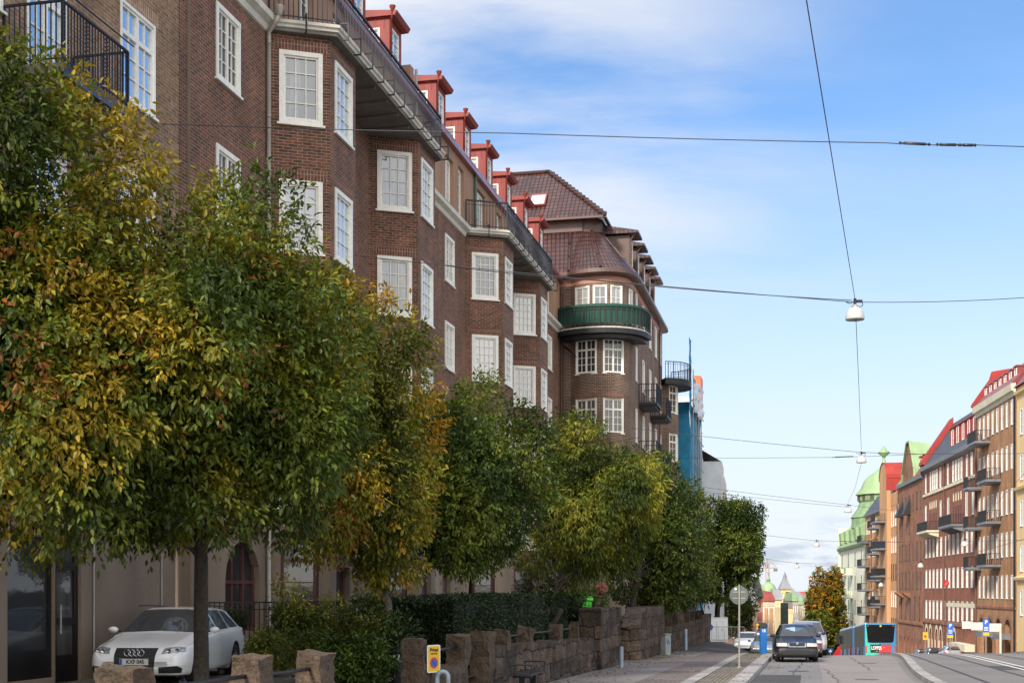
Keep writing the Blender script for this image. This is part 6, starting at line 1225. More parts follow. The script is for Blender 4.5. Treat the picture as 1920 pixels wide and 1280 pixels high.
for x in (5.6, 12.4): r.box('shop_canopy', GREY, x - 1.2, x + 1.2, -1.0, -.02, -2.35, -1.9)
# yellow plaster house at the right edge
r = RB('yellow_plaster_house', 'yellow plastered house with projecting bay at the right edge', 1906.5, 1990, 27.3); ex = even(r.L, 6, .6)
for z in (14.6, 10.9, 7.1, 3.4, -.2): r.row(z, 2.1, .9, ex, 1, 3, WHITE, WGL)
r.finish(r.zg - 1, 18.6, OCY)
for z in (17.9, 10.0, 2.6): r.band([(.003, z), (.25, z + .1), (.3, z + .3), (.003, z + .4)], OCY, 'string_course')
r.slope('roof', REDB, 0, r.L, [(-.3, 18.6), (2, 21.5), (8, 23)])
# R2 red brick with slate roof
r = RB('red_brick_house', 'long red brick house with slate roof, red dormers and arched ground floor', 1731.5, 1830.5); ex = even(r.L, 12, .8)
ex1 = [1.6, 4.6, 6.0, 7.2, 8.4, 10.4, 14.6, 17.4, 18.8, 20.2, 21.6, 24.2, 26.4]
r.row(13.05, 2.15, .82, ex1, 1, 3, WHITE, WGL, dep=.15)
r.row(9.2, 2.4, .95, [1.6, 10.6, 14.8, 24.0, 27], 1, 3, WHITE, WGL, dep=.15)
for a in (4.2, 17.6):
    for k in range(4): r.row(11.0, .85, .5, [a + k * 1.25], 1, 1, CRM, DGL, .25, .2)
    for k in range(4): r.row(8.7, 1.8, .6, [a + k * 1.25], 1, 2, MAROON, DGL, 0, .3)
r.row(5.6, 2.05, .95, ex, 2, 3, WHITE, WGL, dep=.15); r.row(2.15, 2.05, .95, ex, 2, 3, WHITE, WGL, dep=.15); r.row(-1.35, 2.1, .95, ex, 2, 3, WHITE, WGL, .5, .15)
ag = [2.2, 4.6, 8.3, 10.7, 15.2, 18.0]; r.row(-7.6, 5.2, 1.5, ag, 1, 2, CRM, DGL, 1.2, .35); r.row(-7.6, 3.4, 1.9, [21.5, 24.2, 26.9], 1, 1, DKW, DGL, 0, .35)
r.finish(r.zg - 1, 15.5, BRR)
for x in ag:
    mb = MB(); N = 12; 
    for k in range(N):
        a0, a1 = PI * k / N, PI * (k + 1) / N; mb.face([(x + .78 * cos(a0), -.04, -3.6 + 1.25 * sin(a0)), (x + 1.12 * cos(a0), -.04, -3.6 + 1.75 * sin(a0)), (x + 1.12 * cos(a1), -.04, -3.6 + 1.75 * sin(a1)), (x + .78 * cos(a1), -.04, -3.6 + 1.25 * sin(a1))])
    for s in (-1, 1): mb.box(min(x + s * .78, x + s * 1.12), max(x + s * .78, x + s * 1.12), -.05, .02, -8, -3.6)
    mb.build('pale_arch_surround', CRM, r.t)
r.band([(.003, -1.85), (.14, -1.8), (.14, -1.5), (.003, -1.45)], BRD, 'string_course'); r.band([(.003, 12.6), (.12, 12.65), (.12, 12.85), (.003, 12.95)], CRM, 'string_course'); r.band([(.003, 15.4), (.2, 15.5), (.45, 15.6), (.5, 16.05), (.003, 16.1)], GREY, 'gutter')
r.band([(.003, .15), (.02, .16), (.02, .55), (.003, .56)], CRM, 'pale_band', x0=13)
r.slope('roof', SLT, 0, r.L, [(-.35, 16.1), (3.0, 21.0), (8, 22.2), (12, 17)])
mb = MB(); mb.box(-.25, .35, -.3, 6, 16.11, 16.3); mb.prismx([(-.5, 16.3), (-.45, 16.7), (2.95, 21.7), (2.95, 16.3)], -.3, 2.2); mb.build('fire_wall', RPL, r.t)
mb = MB(); mb.prismx([(-.5, 16.3), (2.2, 20.3), (2.2, 16.3)], r.L - 1.0, r.L - .5); mb.build('fire_wall', RPL, r.t)
for x in (15.5, 18.2, 20.9, 23.6, 26.2): r.dorm(x, 16.9, 2.4, 1.9, 2.2, RPL, .3, 1)
balcony(r.t, r.path, 6.3, 8.45, 6.4, 1.3, 1.0, .16, .22, CRM, BLK, 6, t=.03); balcony(r.t, r.path, 19.6, 8.45, 6.6, 1.3, 1.0, .16, .22, GREY, BLK, 6, t=.03)
pipe(r.t, 13.0, -.1, r.zg, 15.4, RST, r=.07); r.box('shop_canopy', CRM, 20.4, 28.0, -1.0, -.02, -4.05, -3.35)
# R3 brown brick with green edged gable
r = RB('gabled_brick_house', 'brown brick house with green copper edged gable and two dark window canopies', 1684.5, 1731); ex = even(r.L, 5, .8)
for z in (11.6, 5.6, 2.1): r.row(z, 2.1, 1.0, [3.2, 8.6, 14.0], 2, 3, DKW, DGL); r.row(z, 2.0, .6, [1.2, 5.6, 6.6, 11.3, 16.6], 1, 2, DKW, DGL)
r.row(8.9, 2.0, .95, [3.2, 8.6], 2, 3, DKW, DGL); r.row(-1.7, 2.9, .8, ex, 1, 3, DKW, DGL); r.row(-8.3, 4.4, 1.3, even(r.L, 6, .6), 1, 2, DKW, DGL, 1.1, .35)
r.finish(r.zg - 1, 15.1, BRD)
mb = MB(); gx0, gx1 = r.lx(1693), r.lx(1717); gm = (gx0 + gx1) / 2; pl = [(gx0, 15.1), (gx1, 15.1), (gx1 - .4, 16.6), (gm + 1.0, 20.0), (gm - 1.0, 20.0), (gx0 + .4, 16.6)]
mb.face([(x, -.02, z) for x, z in pl], [(x, z) for x, z in pl]); gb_ = mb.build('gable', BRD, r.t)
mb = MB(); ed = [(gx1 + .1, 15.1), (gx1 - .3, 16.6), (gm + 1.1, 20.2), (gm - 1.1, 20.2), (gx0 + .3, 16.6), (gx0 - .1, 15.1)]
for a, b in zip(ed[:-1], ed[1:]): mb.face([(a[0], -.25, a[1]), (b[0], -.25, b[1]), (b[0], 2.2, b[1] - .2), (a[0], 2.2, a[1] - .2)]); mb.bar((a[0], -.15, a[1]), (b[0], -.15, b[1]), .22)
mb.build('gable_coping', COP, r.t); r.band([(.003, 14.9), (.3, 15.0), (.35, 15.4), (.003, 15.45)], GREY, 'gutter')
r.slope('roof', REDT, gx1, r.L, [(-.3, 15.45), (2.6, 19.4), (8, 20.6)]); r.slope('roof', COPD, 0, gx0, [(-.3, 15.45), (2.6, 19.4), (8, 20.6)])
for x in (1.6, gx1 + 1.6, gx1 + 4.0): r.dorm(x, 16.0, 1.3, 1.7, 2, RPL, .3)
for x in (3.2, 8.6):
    mb = MB(); mb.face([(x - .95, -.9, 11.2), (x + .95, -.9, 11.2), (x + .7, -.01, 13.3), (x - .7, -.01, 13.3)]); mb.face([(x - .95, -.9, 11.2), (x - .7, -.01, 13.3), (x - .95, -.01, 11.2)]); mb.face([(x + .95, -.9, 11.2), (x + .95, -.01, 11.2), (x + .7, -.01, 13.3)]); mb.face([(x - .95, -.9, 11.2), (x - .95, -.01, 11.2), (x + .95, -.01, 11.2), (x + .95, -.9, 11.2)]); mb.build('window_canopy', BLK, r.t, fix=True)
    mb = MB(); mb.prismx([(-.01, .9), (-.9, 1.5), (-.9, 1.62), (-.01, 1.62)], x - .9, x + .9); mb.build('oriel_console', BRD, r.t)
r.band([(.003, -2.3), (.15, -2.25), (.15, -1.95), (.003, -1.9)], BRD, 'string_course')
# R4 ochre house with red gable and stacked balconies
r = RB('ochre_house', 'ochre plastered house with red curved gable and stacked dark balconies', 1622.5, 1684); ex = even(r.L, 9, .8)
for z in (10.4, 6.9, 3.3, -.3, -3.9, -7.5): r.row(z, 2.1, .8, [2.0, 4.2, 8.4, 10, 11.6, 15.5, 17.3, 22.5, 26.5, 28.2, 30], 1, 2, DKW if int(z) % 2 else WHITE, DGL); r.row(z + 2.35, .35, .3, [6.2, 6.9, 12.6, 13.1, 18.8, 19.6], 1, 1, DKW, DGL, 0, .15)
r.finish(r.zg - 1, 13.2, OCH)
r.band([(.003, 9.3), (.1, 9.35), (.1, 9.6), (.003, 9.65)], OCH, 'string_course', x1=14); r.band([(.003, 1.8), (.1, 1.85), (.1, 2.1), (.003, 2.15)], OCH, 'string_course', x1=14); pipe(r.t, 7.2, -.1, r.zg, 13, RST, r=.07); pipe(r.t, 31.6, -.1, r.zg, 13, RST, r=.07)
xa, xb = r.lx(1656), r.lx(1684) - .1; PT = Path([(xa, -.5), (r.lx(1664), -.5), (r.lx(1664), 0), (xb, 0)]); mb = MB(); facade(mb, Path([(xa, 0), (xa, -.5), (r.lx(1670), -.5), (r.lx(1670), .0)]), r.zg - 1, 15.4); facade(mb, Path([(r.lx(1670), -.03), (xb, -.03)]), 13.2, 14.9); mb.build('projecting_bay', OCH, r.t)
mb = MB(); g0, g1 = xa, r.lx(1670); gm = (g0 + g1) / 2; hw = (g1 - g0) / 2; prof = [(g0, 15.4), (g1, 15.4), (g1, 17.0)] + [(gm + hw * cos(a), 17.2 + 2.2 * sin(a)) for a in np.linspace(.15, PI - .15, 9)] + [(g0, 17.0)]
mb.face([(x, -.5, z) for x, z in prof]); mb.build('gable', OCH, r.t); mb = MB(); q = prof[2:]
for a, b in zip(q[:-1], q[1:]): mb.face([(a[0], -.62, a[1] + .05), (b[0], -.62, b[1] + .05), (b[0], 4, b[1] + .05), (a[0], 4, a[1] + .05)])
mb.face([(g1 + .02, -.6, 15.4), (g1 + .02, 4, 15.4), (g1 + .02, 4, 17.0), (g1 + .02, -.6, 17.0)]); mb.build('gable_roof', RPL, r.t)
r.slope('roof', RPL, g1 + .05, xb, [(.5, 14.9), (1.5, 17.3), (5, 17.8)]); r.slope('roof', SLT, 0, g0, [(-.3, 13.3), (1.8, 16.3), (6, 17.5)]); r.band([(.003, 13.0), (.3, 13.1), (.35, 13.4), (.003, 13.45)], GREY, 'gutter', x1=g0)
for x, zs, c_ in ((2.8, (9.2, 5.6, 2.0, -1.6, -5.2), 0), (13.6, (10.9, 7.2, 3.4, -.4), 1), (22.0, (11.3, 7.6, 3.9, .1), 2)):
    for k, z in enumerate(zs): balcony(r.t, r.path, x, z, 4.6 if c_ != 1 else 3.4, 1.35 if c_ != 2 else 1.9, 1.0, .2, .2, GREY, BLK, 0, (BLK, None, None, M('navy_screen', (.012, .03, .07), .5))[(k + c_) % 4] if c_ else None, t=.045)
# R5 pale plaster with green copper roof and onion dome
r = RB('green_roofed_house', 'pale plaster corner house with green copper roofs and onion dome with finial', 1575, 1622); ex = [3.0, 9.0, 15, 21, 28]
for z in (5.9, 2.0, -1.9, -5.8, -9.7): r.row(z, 2.3, 1.3, [3.5, 12.5, 21.5, 29.5], 1, 2, GRW, DGL, .5 if z == 2.0 else 0)
r.finish(r.zg - 1, 9.0, WPL)
mb = MB(); mb.box(-.5, .5, -.3, 5, r.zg, 13.0); mb.build('corner_turret', WPL, r.t)
r.band([(.003, 8.8), (.5, 8.9), (.6, 9.2), (.003, 9.3)], COPD, 'gutter'); r.slope('roof', COP, 0, r.L, [(-.6, 9.3), (1.2, 12.2), (2.0, 13.6), (5, 15.2), (12, 15.4)])
for x in (4, 11, 18, 25, 31): mb = MB(); mb.prismx([(-.4, 10.0), (-.5, 11.9), (1.8, 13.2), (1.8, 10.0)], x - 1.3, x + 1.3); mb.build('dormer', COP, r.t)
dx, dy = r.lx(1604), 4.5
mb = MB(); mb.lathe([(5.2, 12.0), (5.1, 13.6), (5.3, 13.7), (4.2, 15.2), (3.9, 16.2), (4.1, 16.4), (4.1, 17.4)], 20, (dx, dy, 0)); mb.build('drum', COPD, r.t)
mb = MB(); mb.lathe([(4.5, 17.4), (4.4, 17.6), (3.7, 18.4), (3.2, 19.6), (2.4, 20.5), (1.3, 21.2), (.6, 21.9), (.3, 22.8), (.18, 23.4)], 20, (dx, dy, 0)); dm_ = mb.build('onion_dome', COP, r.t, smooth=True)
mb = MB(); mb.lathe([(.15, 23.4), (.3, 23.5), (.3, 23.7), (.9, 24.1), (.95, 24.4), (.5, 24.6), (.3, 25.0), (.001, 25.5)], 12, (dx, dy, 0)); mb.build('finial', COP, dm_, smooth=True)
for k in range(10): a = k * .4 - 3.4; mb = MB(); mb.box(-.3, .3, -.05, .02, 16.5, 17.3); o = mb.build('dome_window', DKW, r.t, loc=(dx + 4.12 * cos(a), dy + 4.12 * sin(a), 0), rotz=a + PI / 2)
for x in (8.0, 17.0):
    for z in (4.7, .9, -2.9, -6.8): balcony(r.t, r.path, x, z, 2.8, 1.2, 1.0, .3, .25, WPL, COPD, 0, WPL if z > 0 else None, t=.05)
# ---------------------------------------------------------------- scaffolded building and brick house behind the tower
NET = M('blue_scaffold_net', (.012, .20, .36), .7, var=.25, scale=1.3, fine=.15, bs=30); WRAP = M('white_plastic_wrap', (.62, .64, .66), .35, var=.14, scale=.7, bump=.8, bs=1.6)
t = thing('scaffolded_building', 'building wrapped in blue scaffold net and white plastic sheet behind the brick tower', 'building', L(95.2, 8.2, -2.0), RL)
def cloth(name, x0, x1, y, z0, z1, mat_, amp=.12, y2=None):
    mb = MB(); nx, nz = 10, 14; f_ = lambda i, j: (x0 + (x1 - x0) * i / nx, y + ((y2 - y) * i / nx if y2 is not None else 0) + amp * mn.noise(Vector((i * .6, j * .4, x0))), z0 + (z1 - z0) * j / nz + (.3 * amp * mn.noise(Vector((i * .7, 0, j))) if j == nz else 0))
    for i in range(nx):
        for j in range(nz): mb.face([f_(i, j), f_(i + 1, j), f_(i + 1, j + 1), f_(i, j + 1)])
    return mb.build(name, mat_, t, smooth=True, fix=True)
mb = MB(); mb.box(.2, 19, 1.2, 12, -2, 16.2); mb.build('wall', BRK_B, t)
def px_l(px, py, Y, v0=8.2): p = P(px, py, Y); u, v = uv_of(p.x, p.y); return u - 97, v - v0, p.z + 2
for x0, x1, y, z0, z1, m_, n_ in ((.0, 9.5, 0, 9.9, 17.2, NET, 'scaffold_net'), (3.5, 9.6, -.15, -1, 9.85, NET, 'scaffold_net')): cloth(n_, x0, x1, y, z0, z1, m_)
cloth('end_net', 0, .1, 0, 4, 17.2, NET, .1, 5); cloth('plastic_sheet', 0, 8, -.3, 16.6, 19.1, WRAP, .35); cloth('plastic_sheet', 9.6, 9.8, -.1, 13, 19, WRAP, .3, 3)
for X0, X1, Z1 in ((10, 17.5, 13.9),):
    mb = MB(); nx, nz = 14, 12
    def g2(i, j):
        a = i / nx; zz = Z1 - 1.8 * max(0, (a - .55) / .45) ** 2; x = X0 + (X1 - X0) * a; return (x, -1.5 + .2 * mn.noise(Vector((i * .5, j * .3, 3))), -1 + (zz + 1) * j / nz)
    for i in range(nx):
        for j in range(nz): mb.face([g2(i, j), g2(i + 1, j), g2(i + 1, j + 1), g2(i, j + 1)])
    for i in range(nx): a, b = g2(i, nz), g2(i + 1, nz); mb.face([a, b, (b[0], 2, b[2] + 2.2), (a[0], 2, a[2] + 2.2)])
    for j in range(nz): a, b = g2(0, j), g2(0, j + 1); mb.face([a, b, (X0, 4, b[2]), (X0, 4, a[2])])
    mb.build('plastic_sheet', WRAP, t, smooth=True)
mb = MB()
for x in np.arange(0, 9.6, 2.4):
    mb.bar((x, -.25, -1), (x, -.25, 19.5 if x < 1 else 18), .06)
for z in np.arange(1, 18, 2.0): mb.bar((0, -.25, z), (9.6, -.25, z), .05)
mb.build('scaffold_frame', PIPE, t); cloth('narrow_net', -1.6, -.1, -.1, 16.5, 21.5, NET, .1); mb = MB(); mb.box(7.2, 9.4, -.2, .3, 17.3, 20.2); mb.build('orange_hoist_panel', M('orange_panel', (.75, .16, .04), .5, var=.2), t)
# small brick house behind
b = P(1297, 1108, 150); t = thing('brick_house_with_hip_roof', 'small brick house with red hipped roof far behind the plastic wrapping', 'house', (P(1306, 1108, 150).x, 152, -8), 0)
zt = P(0, 815, 150).z + 8; mb = MB(); mb.box(-8, 0, -3, 5, 0, zt); mb.build('wall', BRK_B, t); mb = MB()
for q in (((-8.5, -3.5), (.5, -3.5)), ((.5, -3.5), (.5, 5.5)), ((.5, 5.5), (-8.5, 5.5)), ((-8.5, 5.5), (-8.5, -3.5))): mb.face([(*q[0], zt), (*q[1], zt), (-3.5, 1, zt + 2.6)])
mb.build('roof', REDT, t); pp = Path([(-8, -3), (0, -3)])
for x in (1.5, 4.0, 7.0): window(t, pp, x, zt - 2.3, 1.2, 1.5, 2, 2, .08, .05, .03, .03, WHITE, GLD)
# ---------------------------------------------------------------- distant town
def block(label, px0, px1, ytop, Y, wm, rm, nx, nz, hroof=4, kind='mansard', wmat=DGL, name='town_house', ang=0, dep=14, group='houses lining the street further down the hill', frm=WHITE):
    a = P(px0, ytop, Y); b = P(px1, ytop, Y); w = b.x - a.x; zg = G((a.x + b.x) / 2, Y) - 1; t = thing(name, label, 'building', ((a.x + b.x) / 2, Y, zg), ang); zt = a.z - zg; pp = Path([(-w / 2, 0), (w / 2, 0)])
    sw = w / nx; sh = min(3.6, 3.4); ops = []; zs = [zt - (k + 1) * sh + .5 for k in range(nz)]; ww = min(1.3, sw * .5)
    for k in range(nx):
        for z in zs: ops.append((sw * (k + .5) - ww / 2, sw * (k + .5) + ww / 2, z, z + 1.9, .3))
    mb = MB(); facade(mb, pp, 0, zt, ops)
    for x in (-w / 2, w / 2): mb.face([(x, 0, 0), (x, dep, 0), (x, dep, zt), (x, 0, zt)])
    mb.build('wall', wm, t)
    for k in range(nx):
        for z in zs: window(t, pp, sw * (k + .5), z, ww, 1.9, 1, 2, .1, .05, 0, .06, frm, wmat, off=-.18)
    mb = MB()
    if kind == 'mansard':
        mb.face([(-w / 2 - .2, -.3, zt), (w / 2 + .2, -.3, zt), (w / 2 - .3, 1.8, zt + hroof), (-w / 2 + .3, 1.8, zt + hroof)]); mb.face([(-w / 2 + .3, 1.8, zt + hroof), (w / 2 - .3, 1.8, zt + hroof), (w / 2 - .3, dep, zt + hroof + .5), (-w / 2 + .3, dep, zt + hroof + .5)])
        for s in (-1, 1): mb.face([(s * (w / 2 + .2), -.3, zt), (s * (w / 2 - .3), 1.8, zt + hroof), (s * (w / 2 - .3), dep, zt + hroof), (s * (w / 2 + .2), dep, zt)])
    elif kind == 'pyramid':
        c = [(-w / 2 - .3, -.3), (w / 2 + .3, -.3), (w / 2 + .3, w), (-w / 2 - .3, w)]
        for k in range(4): mb.face([(*c[k], zt), (*c[(k + 1) % 4], zt), (0, w / 2, zt + hroof)])
    else: mb.face([(-w / 2, -.2, zt + .01), (w / 2, -.2, zt + .01), (w / 2, dep, zt + .01), (-w / 2, dep, zt + .01)])
    mb.build('roof', rm, t); return t, w, zt
BEI = M('beige_plaster', (.56, .46, .32), .85, var=.12, scale=.5); YEP = M('yellow_ochre_plaster', (.66, .50, .26), .85, var=.12, scale=.5); ORP = M('orange_plaster', (.50, .26, .14), .85, var=.12, scale=.5); ORD = M('orange_red_plaster', (.60, .13, .06), .85, var=.12, scale=.3); GRP = M('grey_plaster', (.34, .31, .28), .85, var=.15, scale=.5); SLP = M('grey_slate', (.22, .225, .24), .6, var=.15, scale=.5)
block('red brick town house with dark mansard roof directly right of the round sign', 1398, 1415, 1134, 230, BRR, SLP, 3, 7, 4.5)
block('narrow cream town house right of the red brick one', 1413, 1420, 1122, 245, CRM, SLP, 1, 7, 1.5)
block('dark red brick town house with blue grey roof', 1419.5, 1430, 1120, 262, M('dark_red_facade', (.24, .07, .06), .85), SLT, 3, 7, 3.5)
t, w, zt = block('cream yellow town house with orange panels and red mansard roof', 1429, 1453, 1126, 285, BEI, M('town_red_roof', (.24, .045, .035), .6, var=.25, scale=.5), 5, 8, 1.9)
for k in (1, 3): mb = MB(); mb.box(-w / 2 + k * w / 5, -w / 2 + (k + 1) * w / 5, -.25, -.01, zt - 24, zt - 1.5); mb.build('orange_panel', ORP, t)
t, w, zt = block('yellow town house with grey roof and green dome, left of the gabled tower', 1449, 1467, 1124, 320, YEP, SLP, 4, 7, 2.5)
def dome(t, x, y, z, r, h, name='dome', m_=COP, lan=True):
    mb = MB(); mb.lathe([(r * .95, z - r * .5), (r * .95, z), (r * 1.04, z + .05)] + [(r * cos(a), z + .1 + h * sin(a)) for a in np.linspace(0, 1.35, 9)], 20, (x, y, 0)); d = mb.build(name, m_, t, smooth=True)
    if lan: mb = MB(); zz = z + h * .97; mb.lathe([(r * .24, zz), (r * .22, zz + r * .35), (r * .34, zz + r * .38), (r * .12, zz + r * .6), (.001, zz + r * .95)], 12, (x, y, 0)); mb.build('lantern', COPD, d)
    return d
dome(t, -w * .45, 6, zt + 2.0, 1.9, 2.2); dome(t, -w * 1.15, 12, zt + 2.2, 1.6, 2.0)
mb = MB(); mb.lathe([(.35, zt + 4.4), (.3, zt + 6.5), (.5, zt + 6.6), (.15, zt + 7.6), (.001, zt + 9)], 8, (-w * 1.15, 12, 0)); mb.build('spire', COPD, t)
t, w, zt = block('yellow tower with ornate gable and pointed grey roof', 1464, 1483, 1104, 340, YEP, SLP, 3, 8, 3.9, kind='pyramid', dep=8)
mb = MB(); mb.lathe([(.9, zt + 1.6), (.45, zt + 3.4), (.001, zt + 4.6)], 4, (0, w / 2, 0)); mb.build('roof_spike', SLP, t)
block('light yellow plaster house with flat cornice below the tower', 1474, 1487, 1139, 300, YEP, SLP, 3, 6, 1, kind='flat')
block('narrow grey stone house right of the light yellow house', 1486, 1497, 1126, 330, GRP, COPD, 3, 7, 2)
block('beige house with green pyramid roof', 1495, 1507, 1133, 350, BEI, COPD, 3, 7, 2.6, kind='pyramid')
block('pale beige house right of the green pyramid roof', 1505, 1514, 1138, 370, WPL, SLP, 2, 7, 1.2)
block('rusty red house at the foot of the autumn tree', 1512, 1527, 1142, 390, ORP, SLP, 3, 7, 2)
block('cream corner house with small grey gable beside the tower', 1481, 1493, 1118, 360, CRM, SLP, 3, 8, 2.2)
block('rose plaster house with grey roof behind the narrow grey one', 1492, 1504, 1122, 400, M('rose_plaster', (.50, .33, .27), .85), SLP, 3, 8, 2.0)
block('pale house with dark roof left of the rusty red house', 1502, 1516, 1126, 430, WPL, GREY, 3, 7, 1.8)
block('orange red warehouse like block under the wooded hills', 1494, 1522, 1109, 520, ORD, ORD, 5, 6, .3, kind='flat')
t, w, zt = block('orange block with small green dome near the hills', 1508, 1530, 1112, 600, ORD, SLP, 4, 5, .3, kind='flat'); dome(t, -w * .1, 4, zt + .4, 1.3, 1.4, lan=False)
block('blue grey roofed hall in front of the orange block', 1512, 1534, 1130, 450, GRP, M('blue_grey_roof', (.30, .36, .42), .5), 4, 4, 2.2)
for i, (a, b_, y, Y, m_) in enumerate(((1526, 1540, 1122, 560, GRP), (1538, 1552, 1126, 540, ORP), (1380, 1399, 1140, 215, BRD))): block(('grey house half hidden by the autumn tree', 'orange house behind the autumn tree', 'brown brick house behind the round sign pole')[i], a, b_, y, Y, m_, SLP, 3, 6, 2)
t = thing('tower_crane', 'slender orange tower crane rising above the domes', 'crane', P(1439, 1108, 420), .2); t.location.z = -20; zt = P(0, 1064, 420).z + 20
mb = MB()
for s in ((-.5, -.5), (.5, -.5), (.5, .5), (-.5, .5)): mb.bar((*s, 0), (*s, zt + 1.5), .10)
for k in range(int(zt / 1.4)): s = (-1) ** k; mb.bar((-.5 * s, -.5, k * 1.4), (.5 * s, -.5, k * 1.4 + 1.4), .12); mb.bar((.5, -.5 * s, k * 1.4), (.5, .5 * s, k * 1.4 + 1.4), .12)
CRN = M('crane_orange', (.42, .25, .16), .5); mb.build('mast', CRN, t); mb = MB(); mb.bar((-2.6, 0, zt), (3.2, 0, zt), .26); mb.bar((0, 0, zt + 3), (3, 0, zt + .2), .12); mb.bar((0, 0, zt + 3), (-2.4, 0, zt + .2), .12); mb.bar((0, 0, zt), (0, 0, zt + 3), .3); mb.build('jib', CRN, t); mb = MB(); mb.box(2.2, 3.2, -.4, .4, zt - 1.1, zt - .2); mb.build('counterweight', GREY, t)
# dark green board on a pole
b = P(1470, 1108, 120); t = thing('board_on_pole', 'dark green board hung on a grey pole beyond the parked cars', 'sign', (b.x, 120, G(b.x, 120)), 0); z1 = P(0, 1122, 120).z - t.location.z
mb = MB(); mb.tube([(0, 0, 0), (0, 0, z1)], .07, 8); mb.build('pole', PIPE, t); mb = MB(); mb.box(-.32, .36, -.12, -.07, z1 - 2.3, z1 - .35); mb.build('board', M('dark_green_board', (.025, .05, .045), .6, var=.4, scale=3), t)
# ---------------------------------------------------------------- signs on the right
def psign(px, ytop, Y, label, tall=True, kind='p'):
    b = P(px, 1108, Y); gz = G(b.x, Y) + .1; t = thing('parking_sign', label, 'sign', (b.x, Y, gz), 0, None); z = P(px, ytop, Y).z - gz
    mb = MB(); mb.tube([(0, .04, 0), (0, .04, z)], .035, 8); mb.build('pole', PIPE, t)
    if kind == 'p':
        plate(.46, .42, .04, 0, .02, BLU, 'sign_plate', t, z=z - .22); text('lettering', 'P', .36, TXW, t, (0, -.006, z - .22), (PI / 2, 0, 0), bold=.01); s = plate(.46, .42, .02, 0, .02, BLU, 'lower_plate', t, z=z - .68)
        for k in range(3): mb = MB(); mb.box(-.15, .15, -.006, -.001, z - .58 - k * .1, z - .54 - k * .1); mb.build('lettering_line', TXW, s)
        plate(.42, .2, .02, 0, .02, YS, 'yellow_plate', t, z=z - 1.02)
    else: plate(.40, .62, .02, 0, .02, YS, 'yellow_plate', t, z=z - .33); disc(.11, -.008, -.001, SRED, 'red_dot', t, z=z - .36)
psign(1782, 1167, 100, 'blue P parking sign, left one of the two before the arched houses'); psign(1849, 1160, 92, 'blue P parking sign between the white shop banners'); psign(1735, 1184, 110, 'yellow parking zone sign with a red dot left of the blue P signs', kind='y')
def banner(px, ytop, Y, w, lab, seed):
    p = P(px, ytop, Y); gz = G(p.x, Y); t = thing('shop_banner', lab, 'banner', (p.x, Y, p.z - .9), .03, 'white shop banners over the right pavement'); h = .66; mb = MB(); mb.box(-w / 2, w / 2, 0, .03, .9 - h, .9); mb.build('banner_cloth', M('banner_white', (.74, .70, .67), .7, var=.04), t); r_ = np.random.default_rng(seed)
    mb = MB(); x = -w * .36
    while x < w * .36: a = .06 + r_.random() * .08; mb.bar((x, -.006, .5 + r_.random() * .04), (x + a * .6, -.006, .62 + r_.random() * .08), .025, .004); x += a
    mb.build('lettering', M('faded_lettering', (.35, .28, .34), .7), t); mb = MB(); mb.bar((-w / 2 - .1, .015, .94), (w / 2 + .1, .015, .94), .04); mb.build('banner_rod', BLK, t)
banner(1814, 1164, 117, .95, 'left white shop banner with faded script beside the red brick house', 1); banner(1832, 1166, 113, 1.0, 'middle white shop banner with small grey capitals', 2); banner(1866, 1168, 108, .95, 'right white shop banner with reddish script, right of the blue P sign', 3)
b = P(1876, 1108, 106); t = thing('banner_pole', 'pale grey pole rising beside the right white banner', 'pole', (b.x, 106, G(b.x, 106)), 0); mb = MB(); mb.tube([(0, 0, 0), (0, 0, P(0, 1168, 106).z - t.location.z)], .09, 8); mb.build('shaft', CREAM, t)
p = P(1774, 1093, 128); t = thing('no_stopping_sign', 'round red sign with white diagonal lines on the drainpipe of the red brick house', 'sign', p, .2); disc(.32, 0, .02, SRED, 'sign_disc', t); mb = MB(); mb.bar((-.2, -.006, -.16), (.12, -.006, .2), .035, .004); mb.bar((-.1, -.006, -.2), (.2, -.006, .12), .035, .004); mb.build('white_stripes', TXW, t)
mb = MB(); mb.tube([(0, .05, .3), (0, .05, -9.0)], .05, 8); mb.build('pole', RST, t)
p = P(1557, 1221, 118); gz = G(p.x, 118); t = thing('crossing_sign', 'small blue pedestrian crossing sign with white triangle near the bus', 'sign', (p.x, 118, gz), 0); z = P(0, 1219, 118).z - gz; mb = MB(); mb.tube([(0, .03, 0), (0, .03, z)], .03, 6); mb.build('pole', PIPE, t); plate(.38, .38, .03, 0, .02, BLU, 'sign_plate', t, z=z); mb = MB(); mb.face([(-.13, -.005, z - .12), (.13, -.005, z - .12), (0, -.005, z + .13)]); mb.build('triangle', TXW, t)
p = P(1569, 1218, 122); gz = G(p.x, 122); t = thing('warning_sign', 'red triangular road works board at the roadside left of the bus', 'sign', (p.x, 122, gz), 0); z = P(0, 1212, 122).z - gz; mb = MB(); mb.face([(-.4, 0, z - .75), (.35, 0, z - .75), (.35, 0, z + .05), (.2, 0, z + .1)]); mb.build('red_board', SRED, t); mb = MB(); mb.tube([(.1, .03, 0), (.1, .03, z)], .03, 6); mb.build('pole', PIPE, t)
